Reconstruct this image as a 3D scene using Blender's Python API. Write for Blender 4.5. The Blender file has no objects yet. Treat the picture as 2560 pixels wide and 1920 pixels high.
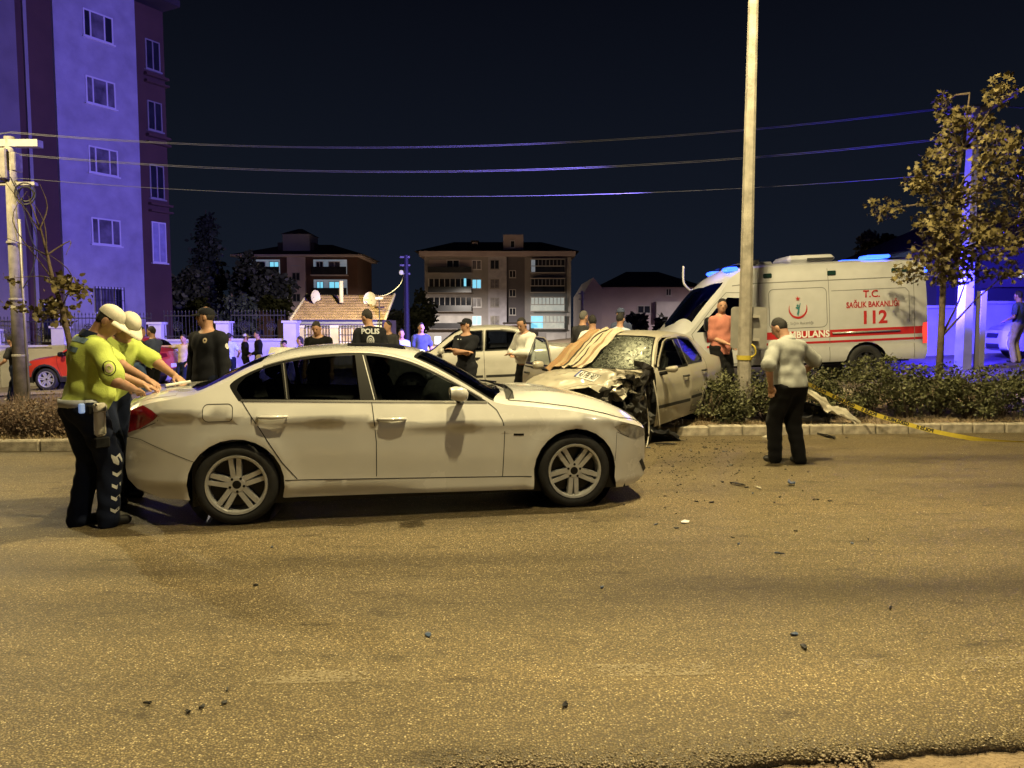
import bpy, math, random
import numpy as np
from mathutils import Vector, Matrix, noise as mnoise
from mathutils.geometry import delaunay_2d_cdt
random.seed(7)
RNG = np.random.default_rng(11)
sc = bpy.context.scene
COL = sc.collection
R = math.radians

# ------------------------------------------------------------------ camera
FPX, HZ, EYE = 1922.0, 812.0, 1.6            # focal length and horizon row in photo pixels, eye height in metres
PITCH = math.atan((960 - HZ) / FPX)
cam_d = bpy.data.cameras.new('camera')
cam_d.sensor_width = 36.0
cam_d.lens = FPX / 2560 * 36.0
cam_d.clip_start, cam_d.clip_end = 0.05, 2000
cam = bpy.data.objects.new('camera', cam_d)
COL.objects.link(cam)
cam.location = (0, 0, EYE)
cam.rotation_euler = (R(90) - PITCH, 0, 0)
sc.camera = cam

# ------------------------------------------------------------------ world: night sky
world = bpy.data.worlds.new('World')
sc.world = world
world.use_nodes = True
wn = world.node_tree
wn.nodes.clear()
wo = wn.nodes.new('ShaderNodeOutputWorld')
wb = wn.nodes.new('ShaderNodeBackground')
wt = wn.nodes.new('ShaderNodeTexCoord')
wx = wn.nodes.new('ShaderNodeSeparateXYZ')
wr = wn.nodes.new('ShaderNodeValToRGB')
wn.links.new(wt.outputs['Generated'], wx.inputs[0])
wn.links.new(wx.outputs['Z'], wr.inputs[0])
wr.color_ramp.elements[0].position = 0.0
wr.color_ramp.elements[0].color = (0.0078, 0.0112, 0.0200, 1)
wr.color_ramp.elements[1].position = 0.45
wr.color_ramp.elements[1].color = (0.0019, 0.0023, 0.0050, 1)
wn.links.new(wr.outputs[0], wb.inputs['Color'])
wb.inputs['Strength'].default_value = 1.0
wn.links.new(wb.outputs[0], wo.inputs[0])

# ------------------------------------------------------------------ exposure
vs = sc.view_settings
vs.view_transform = 'Standard'
vs.look = 'None'
vs.gamma = 1.0
vs.use_curve_mapping = False
vs.exposure = 0.0
sc.cycles.use_denoising = True
sc.cycles.max_bounces = 6
sc.cycles.transparent_max_bounces = 12
sc.cycles.sample_clamp_indirect = 4.0
sc.cycles.caustics_reflective = False
sc.cycles.caustics_refractive = False

# ------------------------------------------------------------------ lamps of the place (housings built further down) and two added fills without any
LAMP_WARM = (1.0, 0.81, 0.40)
LAMP_PALE = (1.0, 0.85, 0.62)
BLUE = (0.23, 0.175, 1.0)
BLUE_DEEP = (0.045, 0.03, 1.0)
STREET_AND_FILL_LAMPS = [  # head position, power in watts, colour; each throws its light downwards
    ((2.3, 8.4, 9.0), 6600.0, LAMP_WARM),
    ((-13.5, 15.5, 9.0), 5200.0, LAMP_WARM),
    ((11.0, -4.0, 8.5), 1300.0, LAMP_PALE),
    ((0.6, 4.1, 9.0), 3000.0, LAMP_WARM),
    ((-8.0, 97.0, 8.0), 36000.0, (1.0, 0.88, 0.76)),  # added fill for the far blocks
    ((16.8, 52.0, 5.0), 4500.0, (1.0, 0.84, 0.86)),  # added fill for the mauve house, tucked behind the ambulance
]

def light(name, kind, loc, power, col, radius=0.15, parent=None, aim=None, cone=None, blend=0.5):
    d = bpy.data.lights.new(name, kind)
    d.energy = power
    d.color = col
    d.shadow_soft_size = radius
    o = bpy.data.objects.new(name, d)
    COL.objects.link(o)
    o.location = loc
    if aim is not None:
        o.rotation_euler = (Vector(aim) - Vector(loc)).to_track_quat('-Z', 'Y').to_euler()
    if cone:
        d.spot_size = cone
        d.spot_blend = blend
    return o

# ------------------------------------------------------------------ pixel of the photo -> point of the place
_c, _s = math.cos(PITCH), math.sin(PITCH)
def _ray(u, v):
    a, b = (u - 1280) / FPX, (960 - v) / FPX
    return Vector((a, _c + b * _s, -_s + b * _c))
def gz(u, v, z=0.0):
    r = _ray(u, v)
    t = (z - EYE) / r.z
    return Vector((r.x * t, r.y * t, z))
def gy(u, v, Y):
    r = _ray(u, v)
    t = Y / r.y
    return Vector((r.x * t, Y, EYE + r.z * t))

def sstep(a, b, x):
    t = np.clip((np.asarray(x, float) - a) / (b - a), 0, 1)
    return t * t * (3 - 2 * t)

def zf(x, y):
    """height of the ground: the near road is level, the land beyond the median climbs to the right"""
    x = np.clip(x, -34, 16)
    return float(sstep(11.3, 14.5, y) * 0.044 * (x + 3.6) - 0.25 * sstep(16.5, 21, y) * sstep(-14, -4, x) * (1 - sstep(4, 9, x)) - sstep(34, 90, y) * 0.9)

# ------------------------------------------------------------------ materials
MATS = {}
def lin(r, g, b):
    f = lambda c: (c / 255 / 12.92) if c <= 10 else (((c / 255) + 0.055) / 1.055) ** 2.4
    return (f(r), f(g), f(b))

def mat(name, col, rough=0.6, metal=0.0, spec=0.5, var=0.0, vscale=6.0, bump=0.0, bscale=40.0, coat=0.0,
        emit=None, estr=0.0, alpha=1.0, glass=0.0, sheen=0.0, dirt=0.0, rvar=0.0):
    if name in MATS:
        return MATS[name]
    m = bpy.data.materials.new(name)
    m.use_nodes = True
    nt = m.node_tree
    b = nt.nodes['Principled BSDF']
    b.inputs['Base Color'].default_value = (*col, 1)
    b.inputs['Roughness'].default_value = rough
    b.inputs['Metallic'].default_value = metal
    b.inputs['Specular IOR Level'].default_value = spec
    b.inputs['Coat Weight'].default_value = coat
    b.inputs['Coat Roughness'].default_value = 0.08
    b.inputs['Sheen Weight'].default_value = sheen
    b.inputs['Alpha'].default_value = alpha
    if glass:
        b.inputs['Transmission Weight'].default_value = glass
    if emit:
        b.inputs['Emission Color'].default_value = (*emit, 1)
        b.inputs['Emission Strength'].default_value = estr
    tc = None
    if var or bump or dirt or rvar:
        tc = nt.nodes.new('ShaderNodeTexCoord')
    if var or rvar:
        n = nt.nodes.new('ShaderNodeTexNoise')
        n.inputs['Scale'].default_value = vscale
        n.inputs['Detail'].default_value = 5
        nt.links.new(tc.outputs['Object'], n.inputs['Vector'])
        if rvar:
            mr = nt.nodes.new('ShaderNodeMapRange')
            mr.inputs[1].default_value, mr.inputs[2].default_value = 0.3, 0.7
            mr.inputs[3].default_value, mr.inputs[4].default_value = rough - rvar, rough + rvar
            nt.links.new(n.outputs['Fac'], mr.inputs[0])
            nt.links.new(mr.outputs[0], b.inputs['Roughness'])
        if var:
            r = nt.nodes.new('ShaderNodeValToRGB')
            r.color_ramp.elements[0].position, r.color_ramp.elements[1].position = 0.3, 0.7
            r.color_ramp.elements[0].color = (*[max(0, c * (1 - var)) for c in col], 1)
            r.color_ramp.elements[1].color = (*[min(1, c * (1 + var)) for c in col], 1)
            nt.links.new(n.outputs['Fac'], r.inputs[0])
            nt.links.new(r.outputs[0], b.inputs['Base Color'])
    if bump:
        n2 = nt.nodes.new('ShaderNodeTexNoise')
        n2.inputs['Scale'].default_value = bscale
        n2.inputs['Detail'].default_value = 4
        nt.links.new(tc.outputs['Object'], n2.inputs['Vector'])
        bp = nt.nodes.new('ShaderNodeBump')
        bp.inputs['Strength'].default_value = bump
        bp.inputs['Distance'].default_value = 0.02
        nt.links.new(n2.outputs['Fac'], bp.inputs['Height'])
        nt.links.new(bp.outputs[0], b.inputs['Normal'])
    MATS[name] = m
    return m

# ------------------------------------------------------------------ objects
def tag(o, label=None, cat=None, group=None, kind=None):
    if label: o['label'] = label
    if cat: o['category'] = cat
    if group: o['group'] = group
    if kind: o['kind'] = kind
    return o

def empty(name, loc=(0, 0, 0), rz=0.0, label=None, cat=None, group=None, rot=None):
    o = bpy.data.objects.new(name, None)
    COL.objects.link(o)
    o.empty_display_size = 0.1
    o.location = loc
    o.rotation_euler = rot if rot else (0, 0, rz)
    return tag(o, label, cat, group)

def mk(name, verts, faces, m, parent=None, smooth=False, normals=None, loc=None, rot=None, midx=None):
    me = bpy.data.meshes.new(name)
    me.from_pydata([tuple(map(float, v)) for v in verts], [], [tuple(map(int, f)) for f in faces])
    for x in (m if isinstance(m, (list, tuple)) else [m]):
        me.materials.append(x)
    if midx is not None:
        me.polygons.foreach_set('material_index', np.asarray(midx, dtype=np.int32))
    if smooth:
        me.polygons.foreach_set('use_smooth', np.ones(len(me.polygons), dtype=bool))
    me.update()
    if normals is not None:
        me.normals_split_custom_set_from_vertices([tuple(map(float, n)) for n in normals])
    o = bpy.data.objects.new(name, me)
    COL.objects.link(o)
    if parent is not None:
        o.parent = parent
    if loc is not None: o.location = loc
    if rot is not None: o.rotation_euler = rot
    return o

def copy_tree(o, parent=None):
    c = o.copy()
    COL.objects.link(c)
    c.parent = parent
    for ch in list(o.children):
        copy_tree(ch, c)
    return c

class MB:
    """collects simple shapes into one mesh"""
    def __init__(s): s.v, s.f, s.mi = [], [], []
    def add(s, vs, fs, mi=0):
        k = len(s.v)
        s.v += [tuple(map(float, p)) for p in vs]
        s.f += [tuple(i + k for i in f) for f in fs]
        s.mi += [mi] * len(fs)
        return s
    def box(s, a, b, mi=0, bev=0.0):
        (x0, y0, z0), (x1, y1, z1) = a, b
        if bev > 0:
            e = min(bev, (x1 - x0) / 2.2, (y1 - y0) / 2.2, (z1 - z0) / 2.2)
            vs, idx = [], {}
            for sx in (0, 1):
                for sy in (0, 1):
                    for sz in (0, 1):
                        for ax in range(3):
                            p = [(x0, x1)[sx], (y0, y1)[sy], (z0, z1)[sz]]
                            for k2, s2 in enumerate((sx, sy, sz)):
                                if k2 != ax: p[k2] += e if s2 == 0 else -e
                            idx[(sx, sy, sz, ax)] = len(vs); vs.append(p)
            fs = []
            for ax in range(3):
                o1, o2 = [(1, 2), (0, 2), (0, 1)][ax]
                for sv in (0, 1):
                    q = []
                    for (p1, p2) in ((0, 0), (1, 0), (1, 1), (0, 1)):
                        k2 = [0, 0, 0]; k2[ax] = sv; k2[o1] = p1; k2[o2] = p2
                        q.append(idx[(*k2, ax)])
                    fs.append(q if (sv == 1) ^ (ax == 1) else q[::-1])
            for ax in range(3):
                o1, o2 = [(1, 2), (0, 2), (0, 1)][ax]
                for p1 in (0, 1):
                    for p2 in (0, 1):
                        k0 = [0, 0, 0]; k0[o1] = p1; k0[o2] = p2
                        k1 = list(k0); k1[ax] = 1
                        fs.append([idx[(*k0, o1)], idx[(*k1, o1)], idx[(*k1, o2)], idx[(*k0, o2)]])
            for sx in (0, 1):
                for sy in (0, 1):
                    for sz in (0, 1):
                        fs.append([idx[(sx, sy, sz, 0)], idx[(sx, sy, sz, 1)], idx[(sx, sy, sz, 2)]])
            return s.add(vs, fs, mi)
        vs = [(x0, y0, z0), (x1, y0, z0), (x1, y1, z0), (x0, y1, z0), (x0, y0, z1), (x1, y0, z1), (x1, y1, z1), (x0, y1, z1)]
        return s.add(vs, [(3, 2, 1, 0), (4, 5, 6, 7), (0, 1, 5, 4), (1, 2, 6, 5), (2, 3, 7, 6), (3, 0, 4, 7)], mi)
    def tube(s, pts, rad, n=8, mi=0, cap=True):
        pts = [Vector(p) for p in pts]
        rad = rad if isinstance(rad, (list, tuple)) else [rad] * len(pts)
        vs, fs = [], []
        ref = None
        for i, p in enumerate(pts):
            t = (pts[min(i + 1, len(pts) - 1)] - pts[max(i - 1, 0)]).normalized()
            if ref is None:
                ref = Vector((0, 0, 1)) if abs(t.z) < 0.9 else Vector((1, 0, 0))
            a = (ref - t * ref.dot(t)).normalized(); ref = a
            b = t.cross(a)
            for k in range(n):
                an = 2 * math.pi * k / n
                vs.append(p + (a * math.cos(an) + b * math.sin(an)) * rad[i])
        for i in range(len(pts) - 1):
            for k in range(n):
                fs.append((i * n + k, i * n + (k + 1) % n, (i + 1) * n + (k + 1) % n, (i + 1) * n + k))
        if cap:
            fs.append(tuple(range(n))[::-1]); fs.append(tuple((len(pts) - 1) * n + k for k in range(n)))
        return s.add(vs, fs, mi)
    def lathe(s, prof, n=24, axis='z', c=(0, 0, 0), mi=0):
        """prof: (radius, height) list turned about an axis through c"""
        vs, fs = [], []
        for r, h in prof:
            for k in range(n):
                a = 2 * math.pi * k / n
                x, y = r * math.cos(a), r * math.sin(a)
                p = {'z': (x, y, h), 'y': (x, h, y), 'x': (h, x, y)}[axis]
                vs.append((p[0] + c[0], p[1] + c[1], p[2] + c[2]))
        for i in range(len(prof) - 1):
            for k in range(n):
                fs.append((i * n + k, i * n + (k + 1) % n, (i + 1) * n + (k + 1) % n, (i + 1) * n + k))
        return s.add(vs, fs, mi)
    def prism(s, poly, h0, h1, plane='xz', mi=0):
        """poly in a plane, extruded along the third axis"""
        n = len(poly)
        def P(a, b, h): return {'xz': (a, h, b), 'xy': (a, b, h), 'yz': (h, a, b)}[plane]
        vs = [P(a, b, h0) for a, b in poly] + [P(a, b, h1) for a, b in poly]
        fs = [tuple(range(n)), tuple(range(2 * n - 1, n - 1, -1))] + [(i, n + i, n + (i + 1) % n, (i + 1) % n) for i in range(n)]
        return s.add(vs, fs, mi)
    def build(s, name, m, parent=None, smooth=False, **k):
        return mk(name, s.v, s.f, m, parent, smooth, midx=s.mi if isinstance(m, (list, tuple)) else None, **k)

def pchip(pts):
    xs = np.array([p[0] for p in pts], float); ys = np.array([p[1] for p in pts], float)
    h = np.diff(xs); d = np.diff(ys) / h
    m = np.zeros(len(xs))
    for i in range(1, len(xs) - 1):
        if d[i - 1] * d[i] > 0:
            w1, w2 = 2 * h[i] + h[i - 1], h[i] + 2 * h[i - 1]
            m[i] = (w1 + w2) / (w1 / d[i - 1] + w2 / d[i])
    m[0], m[-1] = d[0], d[-1]
    def f(x):
        x = np.clip(np.asarray(x, float), xs[0], xs[-1])
        i = np.clip(np.searchsorted(xs, x) - 1, 0, len(h) - 1)
        t = (x - xs[i]) / h[i]
        return ((2 * t**3 - 3 * t**2 + 1) * ys[i] + (t**3 - 2 * t**2 + t) * h[i] * m[i]
                + (-2 * t**3 + 3 * t**2) * ys[i + 1] + (t**3 - t**2) * h[i] * m[i + 1])
    return f

def in_poly(P, poly):
    P = np.asarray(P, float); poly = np.asarray(poly, float)
    x, y = P[:, 0], P[:, 1]
    ins = np.zeros(len(P), bool)
    j = len(poly) - 1
    for i in range(len(poly)):
        xi, yi = poly[i]; xj, yj = poly[j]
        if yi != yj:
            c = ((yi > y) != (yj > y)) & (x < (xj - xi) * (y - yi) / (yj - yi) + xi)
            ins ^= c
        j = i
    return ins

def densify(poly, step, closed=True):
    out = []
    n = len(poly)
    for i in range(n if closed else n - 1):
        a, b = np.array(poly[i], float), np.array(poly[(i + 1) % n], float)
        k = max(1, int(np.ceil(np.linalg.norm(b - a) / step)))
        out += [tuple(a + (b - a) * t / k) for t in range(k)]
    if not closed: out.append(tuple(poly[-1]))
    return out

def catmull(pts, n=6, closed=False):
    P = [np.array(p, float) for p in pts]
    out = []
    N = len(P)
    for i in range(N if closed else N - 1):
        g = (lambda k: P[k % N]) if closed else (lambda k: P[min(max(k, 0), N - 1)])
        p0, p1, p2, p3 = g(i - 1), g(i), g(i + 1), g(i + 2)
        for k in range(n):
            t = k / n
            out.append(tuple(0.5 * ((2 * p1) + (-p0 + p2) * t + (2 * p0 - 5 * p1 + 4 * p2 - p3) * t * t + (-p0 + 3 * p1 - 3 * p2 + p3) * t**3)))
    if not closed: out.append(tuple(P[-1]))
    return out

def tri_regions(outer, regions, step, seg=None):
    """constrained triangulation of a flat outline; returns points and, for each region, its triangles (last = remainder)"""
    seg = seg or step
    V, E = [], []
    for poly in [outer] + list(regions):
        d = densify(poly, seg)
        k = len(V); n = len(d)
        V += d
        E += [(k + i, k + (i + 1) % n) for i in range(n)]
    o = np.array(outer)
    lo, hi = o.min(0), o.max(0)
    gx, gy_ = np.meshgrid(np.arange(lo[0], hi[0], step) + step * .31, np.arange(lo[1], hi[1], step) + step * .37)
    gx = gx + (np.arange(gx.shape[0]) % 2)[:, None] * step * .5
    G = np.stack([gx.ravel(), gy_.ravel()], 1)
    G = G[in_poly(G, o)]
    bd = np.array(V)
    keep = np.ones(len(G), bool)
    for c in range(0, len(G), 400):
        dd = ((G[c:c + 400, None, :] - bd[None]) ** 2).sum(2).min(1)
        keep[c:c + 400] = dd > (step * .45) ** 2
    V += [tuple(g) for g in G[keep]]
    r = delaunay_2d_cdt([Vector(v) for v in V], E, [], 0, 1e-5)
    P = np.array([tuple(v) for v in r[0]])
    F = np.array([tuple(f) for f in r[2]])
    C = P[F].mean(1)
    ar = np.abs(np.cross(P[F[:, 1]] - P[F[:, 0]], P[F[:, 2]] - P[F[:, 0]]))
    ok = in_poly(C, o) & (ar > 1e-8)
    cls = np.full(len(F), len(regions))
    for i, rg in enumerate(regions):
        cls[in_poly(C, rg)] = i
    return P, [F[ok & (cls == i)] for i in range(len(regions) + 1)]

def lift(name, P, F, S, m, parent, off=0.0, out=None):
    """puts flat triangles onto the surface S(a,b)->xyz with normals taken from S"""
    if len(F) == 0: return None
    used = np.unique(F)
    rem = np.full(len(P), -1); rem[used] = np.arange(len(used))
    a, b = P[used, 0], P[used, 1]
    e = 1.5e-3
    X = S(a, b)
    N = np.cross(S(a + e, b) - S(a - e, b), S(a, b + e) - S(a, b - e))
    N /= np.maximum(np.linalg.norm(N, axis=1, keepdims=True), 1e-12)
    if out is not None:
        s = np.sign((N * out(X)).sum(1)); s[s == 0] = 1
        N *= s[:, None]
    X = X + N * off
    Fr = rem[F]
    fn = np.cross(X[Fr[:, 1]] - X[Fr[:, 0]], X[Fr[:, 2]] - X[Fr[:, 0]])
    flip = (fn * N[Fr].mean(1)).sum(1) < 0
    Fr[flip] = Fr[flip][:, ::-1]
    return mk(name, X, Fr, m, parent, True, normals=N)

def ribbon(name, line, S, w, m, parent, off=0.002, out=None, closed=False):
    """a thin strip laid along a line on the surface S"""
    L = np.array(densify(line, 0.04, closed), float)
    if closed: L = np.vstack([L, L[:1]])
    T = np.gradient(L, axis=0)
    T /= np.maximum(np.linalg.norm(T, axis=1, keepdims=True), 1e-9)
    Nn = np.stack([-T[:, 1], T[:, 0]], 1)
    A, B = L + Nn * w / 2, L - Nn * w / 2
    Q = np.vstack([A, B]); n = len(L)
    F = []
    for i in range(n - 1):
        F += [(i, i + 1, n + i + 1), (i, n + i + 1, n + i)]
    return lift(name, Q, np.array(F), S, m, parent, off, out)

def text_mesh(name, body, size, m, parent, loc, rot, extrude=0.0, align='CENTER', sx=1.0, bold=0.0):
    cu = bpy.data.curves.new(name, 'FONT')
    cu.body = body
    cu.size = size
    cu.extrude = extrude
    cu.offset = bold
    cu.align_x = align
    cu.align_y = 'CENTER'
    cu.resolution_u = 3
    to = bpy.data.objects.new(name, cu)
    COL.objects.link(to)
    dg = bpy.context.evaluated_depsgraph_get()
    me = bpy.data.meshes.new_from_object(to.evaluated_get(dg))
    bpy.data.objects.remove(to)
    me.materials.clear(); me.materials.append(m)
    o = bpy.data.objects.new(name, me)
    COL.objects.link(o)
    o.parent = parent
    o.location = loc
    o.rotation_euler = rot
    o.scale = (sx, 1, 1)
    return o
# ================================================================== ground, road, kerbs
def nodes_mat(name):
    m = bpy.data.materials.new(name); m.use_nodes = True
    nt = m.node_tree
    b = nt.nodes['Principled BSDF']
    def N(t, **k):
        n = nt.nodes.new('ShaderNode' + t)
        for a, v in k.items():
            if a in n.inputs: n.inputs[a].default_value = v
            else: setattr(n, a, v)
        return n
    return m, nt, b, N

def ramp(N, nt, src, stops):
    r = N('ValToRGB')
    el = r.color_ramp.elements
    while len(el) < len(stops): el.new(0.5)
    for e, (p, c) in zip(el, stops):
        e.position = p; e.color = (*c, 1)
    nt.links.new(src, r.inputs[0])
    return r.outputs[0]

def mix(N, nt, fac, a, b, mode='MIX'):
    m = N('Mix', data_type='RGBA', blend_type=mode)
    for s, v in ((0, fac), (6, a), (7, b)):
        if hasattr(v, 'node'): nt.links.new(v, m.inputs[s])
        else: m.inputs[s].default_value = v if s == 0 else (*v, 1)
    return m.outputs[2]

def asphalt_mat():
    m, nt, b, N = nodes_mat('asphalt')
    tc = N('TexCoord'); O = tc.outputs['Object']
    vo = N('TexVoronoi', Scale=108.0, Randomness=1.0); nt.links.new(O, vo.inputs['Vector'])
    v2 = N('TexVoronoi', Scale=190.0); nt.links.new(O, v2.inputs['Vector'])
    sep = N('SeparateColor'); nt.links.new(vo.outputs['Color'], sep.inputs[0])
    stone = ramp(N, nt, sep.outputs[0], [(0.0, (0.120, 0.094, 0.052)), (0.45, (0.190, 0.150, 0.080)), (0.86, (0.26, 0.208, 0.115)), (1.0, (0.56, 0.48, 0.31))])
    gap = ramp(N, nt, vo.outputs['Distance'], [(0.30, (1, 1, 1)), (0.62, (0.0, 0.0, 0.0))])
    base = mix(N, nt, gap, (0.078, 0.060, 0.034), stone)
    # worn wheel tracks and oily bands along the road
    mp = N('Mapping'); mp.inputs['Rotation'].default_value = (0, 0, R(-4)); mp.inputs['Scale'].default_value = (0.10, 0.85, 1)
    nt.links.new(O, mp.inputs[0])
    nb = N('TexNoise', Scale=1.0, Detail=3.0); nt.links.new(mp.outputs[0], nb.inputs['Vector'])
    band = ramp(N, nt, nb.outputs['Fac'], [(0.36, (0.50, 0.48, 0.46)), (0.50, (0.98, 0.97, 0.95)), (0.64, (1.30, 1.27, 1.22))])
    base = mix(N, nt, 1.0, base, band, 'MULTIPLY')
    # tyre-polished tracks running along the lanes
    mr_ = N('Mapping'); mr_.inputs['Rotation'].default_value = (0, 0, R(-4)); nt.links.new(O, mr_.inputs[0])
    sy = N('SeparateXYZ'); nt.links.new(mr_.outputs[0], sy.inputs[0])
    wob = N('MapRange'); wob.inputs[3].default_value, wob.inputs[4].default_value = -.35, .35
    nw = N('TexNoise', Scale=.45, Detail=3.0); nt.links.new(O, nw.inputs['Vector']); nt.links.new(nw.outputs['Fac'], wob.inputs[0])
    sm = N('Math', operation='ADD'); nt.links.new(sy.outputs['Y'], sm.inputs[0]); nt.links.new(wob.outputs[0], sm.inputs[1])
    nr = N('MapRange'); nr.inputs[1].default_value, nr.inputs[2].default_value = 2.0, 12.0; nt.links.new(sm.outputs[0], nr.inputs[0])
    tr_ = ramp(N, nt, nr.outputs[0], [(.0, (1.1, 1.1, 1.08)), (.19, (1.12, 1.12, 1.1)), (.245, (.70, .69, .68)), (.30, (1.05, 1.05, 1.04)), (.40, (1.0, 1.0, 1.0)), (.46, (.78, .77, .76)), (.55, (1, 1, 1)), (.78, (.82, .81, .8)), (1.0, (1, 1, 1))])
    base = mix(N, nt, 1.0, base, tr_, 'MULTIPLY')
    mp2 = N('Mapping'); mp2.inputs['Scale'].default_value = (1.1, 3.2, 1); nt.links.new(O, mp2.inputs[0])
    ns = N('TexNoise', Scale=2.2, Detail=7.0, Roughness=0.62); nt.links.new(mp2.outputs[0], ns.inputs['Vector'])
    blot = ramp(N, nt, ns.outputs['Fac'], [(0.30, (0.36, 0.34, 0.32)), (0.41, (0.92, 0.91, 0.9)), (0.62, (1.08, 1.07, 1.05))])
    base = mix(N, nt, 0.85, base, blot, 'MULTIPLY')
    nt.links.new(base, b.inputs['Base Color'])
    rr = N('MapRange'); rr.inputs[1].default_value, rr.inputs[2].default_value = 0.3, 0.7
    rr.inputs[3].default_value, rr.inputs[4].default_value = 0.40, 0.62
    nt.links.new(nb.outputs['Fac'], rr.inputs[0]); nt.links.new(rr.outputs[0], b.inputs['Roughness'])
    b.inputs['Specular IOR Level'].default_value = 0.35
    ad = N('Math', operation='ADD'); 
    m1 = N('Math', operation='MULTIPLY'); m1.inputs[1].default_value = -0.5
    nt.links.new(v2.outputs['Distance'], m1.inputs[0])
    nt.links.new(gap, ad.inputs[0]); nt.links.new(m1.outputs[0], ad.inputs[1])
    ad2 = N('Math', operation='MULTIPLY_ADD'); ad2.inputs[1].default_value = 1.6
    nt.links.new(sep.outputs[1], ad2.inputs[0]); nt.links.new(ad.outputs[0], ad2.inputs[2])
    bp = N('Bump', Strength=0.7, Distance=0.004); nt.links.new(ad2.outputs[0], bp.inputs['Height'])
    nt.links.new(bp.outputs[0], b.inputs['Normal'])
    MATS['asphalt'] = m
    return m
ASPHALT = asphalt_mat()
SOIL = mat('dry_soil', (0.17, 0.125, 0.08), 0.95, var=0.45, vscale=9, bump=0.9, bscale=35)
DIRT = mat('sandy_dirt', (0.23, 0.17, 0.105), 0.92, var=0.35, vscale=7, bump=1.0, bscale=55)
CONC = mat('kerb_concrete', (0.30, 0.265, 0.21), 0.85, var=0.45, vscale=8, bump=0.5, bscale=60)
PAVE = mat('pavement_dust', (0.30, 0.26, 0.20), 0.9, var=0.3, vscale=1.2, bump=0.6, bscale=20)
FARASPH = mat('far_asphalt', (0.12, 0.10, 0.078), 0.75, var=0.35, vscale=0.8, bump=0.4, bscale=60)

KX = [(-40, 7.7), (-14, 9.2), (-6.5, 9.65), (-5.5, 9.72), (-3.6, 9.86), (1.2, 10.9), (2.59, 11.04), (4.8, 11.17), (7.64, 11.38), (14, 11.8), (40, 13.5)]
kerb_y = pchip(KX)
far_kerb_y = lambda x: kerb_y(x) + 2.35

def sheet(name, xs, ylo, yhi, z, m, ny=8, kind='structure', thick=0.0, parent=None, jit=None):
    """a strip of ground between two lines y=ylo(x) and y=yhi(x)"""
    vs, fs = [], []
    nx = len(xs)
    for i, x in enumerate(xs):
        a, b = float(ylo(x)), float(yhi(x))
        for j in range(ny + 1):
            y = a + (b - a) * j / ny
            vs.append((x, y, z(x, y)))
    for i in range(nx - 1):
        for j in range(ny):
            k = i * (ny + 1) + j
            fs.append((k, k + ny + 1, k + ny + 2, k + 1))
    if thick:
        k0 = len(vs)
        for i, x in enumerate(xs):
            p = vs[i * (ny + 1)]
            vs.append((p[0], p[1] + 0.012, p[2] - thick))
        for i in range(nx - 1):
            fs.append((i * (ny + 1), k0 + i, k0 + i + 1, (i + 1) * (ny + 1)))
    return tag(mk(name, vs, fs, m, parent), kind=kind)

gx = sorted(set(list(np.linspace(-600, -60, 10)) + list(np.linspace(-60, 60, 81)) + list(np.linspace(60, 600, 10))))
gy_rows = sorted(set(list(np.linspace(-40, 0, 9)) + list(np.linspace(0, 30, 61)) + list(np.linspace(30, 120, 31)) + list(np.linspace(120, 900, 12))))
vs_, fs_ = [], []
for x in gx:
    for y in gy_rows:
        vs_.append((x, y, zf(x, y) - 0.05 - (0.03 if y > 9 else 0) + 0.006 * math.sin(3.1 * x + 1.3) * math.sin(4.7 * y)))
ny_ = len(gy_rows)
for i in range(len(gx) - 1):
    for j in range(ny_ - 1):
        k = i * ny_ + j
        fs_.append((k, k + ny_, k + ny_ + 1, k + 1))
tag(mk('ground', vs_, fs_, DIRT, None, True), kind='structure')

# near carriageway: ragged front edge broken away to dirt
EDGE = [(-30, 1.7), (-4, 2.25), (-1.2, 2.52), (-0.19, 2.67), (0.0, 2.70), (0.12, 2.675), (0.22, 2.68), (0.36, 2.672), (0.5, 2.695), (0.66, 2.69), (0.85, 2.735), (1.02, 2.765), (1.2, 2.79), (1.45, 2.82), (1.8, 2.85), (2.6, 2.92), (6, 3.2), (30, 4.6)]
edge_c = pchip(EDGE)
def edge_y(x):
    return float(edge_c(x)) + 0.016 * mnoise.noise(Vector((x * 7, 0.3, 0))) + 0.012 * mnoise.noise(Vector((x * 23, 1.3, 0))) + 0.006 * mnoise.noise(Vector((x * 61, 2.3, 0)))
xs_road = list(np.linspace(-60, -3, 60)) + list(np.arange(-2.98, 3.6, 0.012)) + list(np.linspace(3.7, 60, 60))
def road_z(x, y):
    e = edge_y(x)
    return -0.028 * math.exp(-max(0, y - e) / 0.07)
def road_strip():
    vs, fs = [], []
    ts = [0, .006, .014, .03, .06, .12, .3, 0.65, 1.0]
    for x in xs_road:
        a, b = edge_y(x), float(kerb_y(x)) + 0.02
        for t in ts:
            y = a + (b - a) * t
            vs.append((x, y, road_z(x, y)))
    n = len(ts)
    for i in range(len(xs_road) - 1):
        for j in range(n - 1):
            k = i * n + j
            fs.append((k, k + n, k + n + 1, k + 1))
    k0 = len(vs)
    for i, x in enumerate(xs_road):
        p = vs[i * n]
        vs.append((p[0], p[1] + 0.008, p[2] - 0.06))
    for i in range(len(xs_road) - 1):
        fs.append((i * n, k0 + i, k0 + i + 1, (i + 1) * n))
    return tag(mk('road', vs, fs, ASPHALT, None, True), kind='structure')
road_strip()

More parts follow.
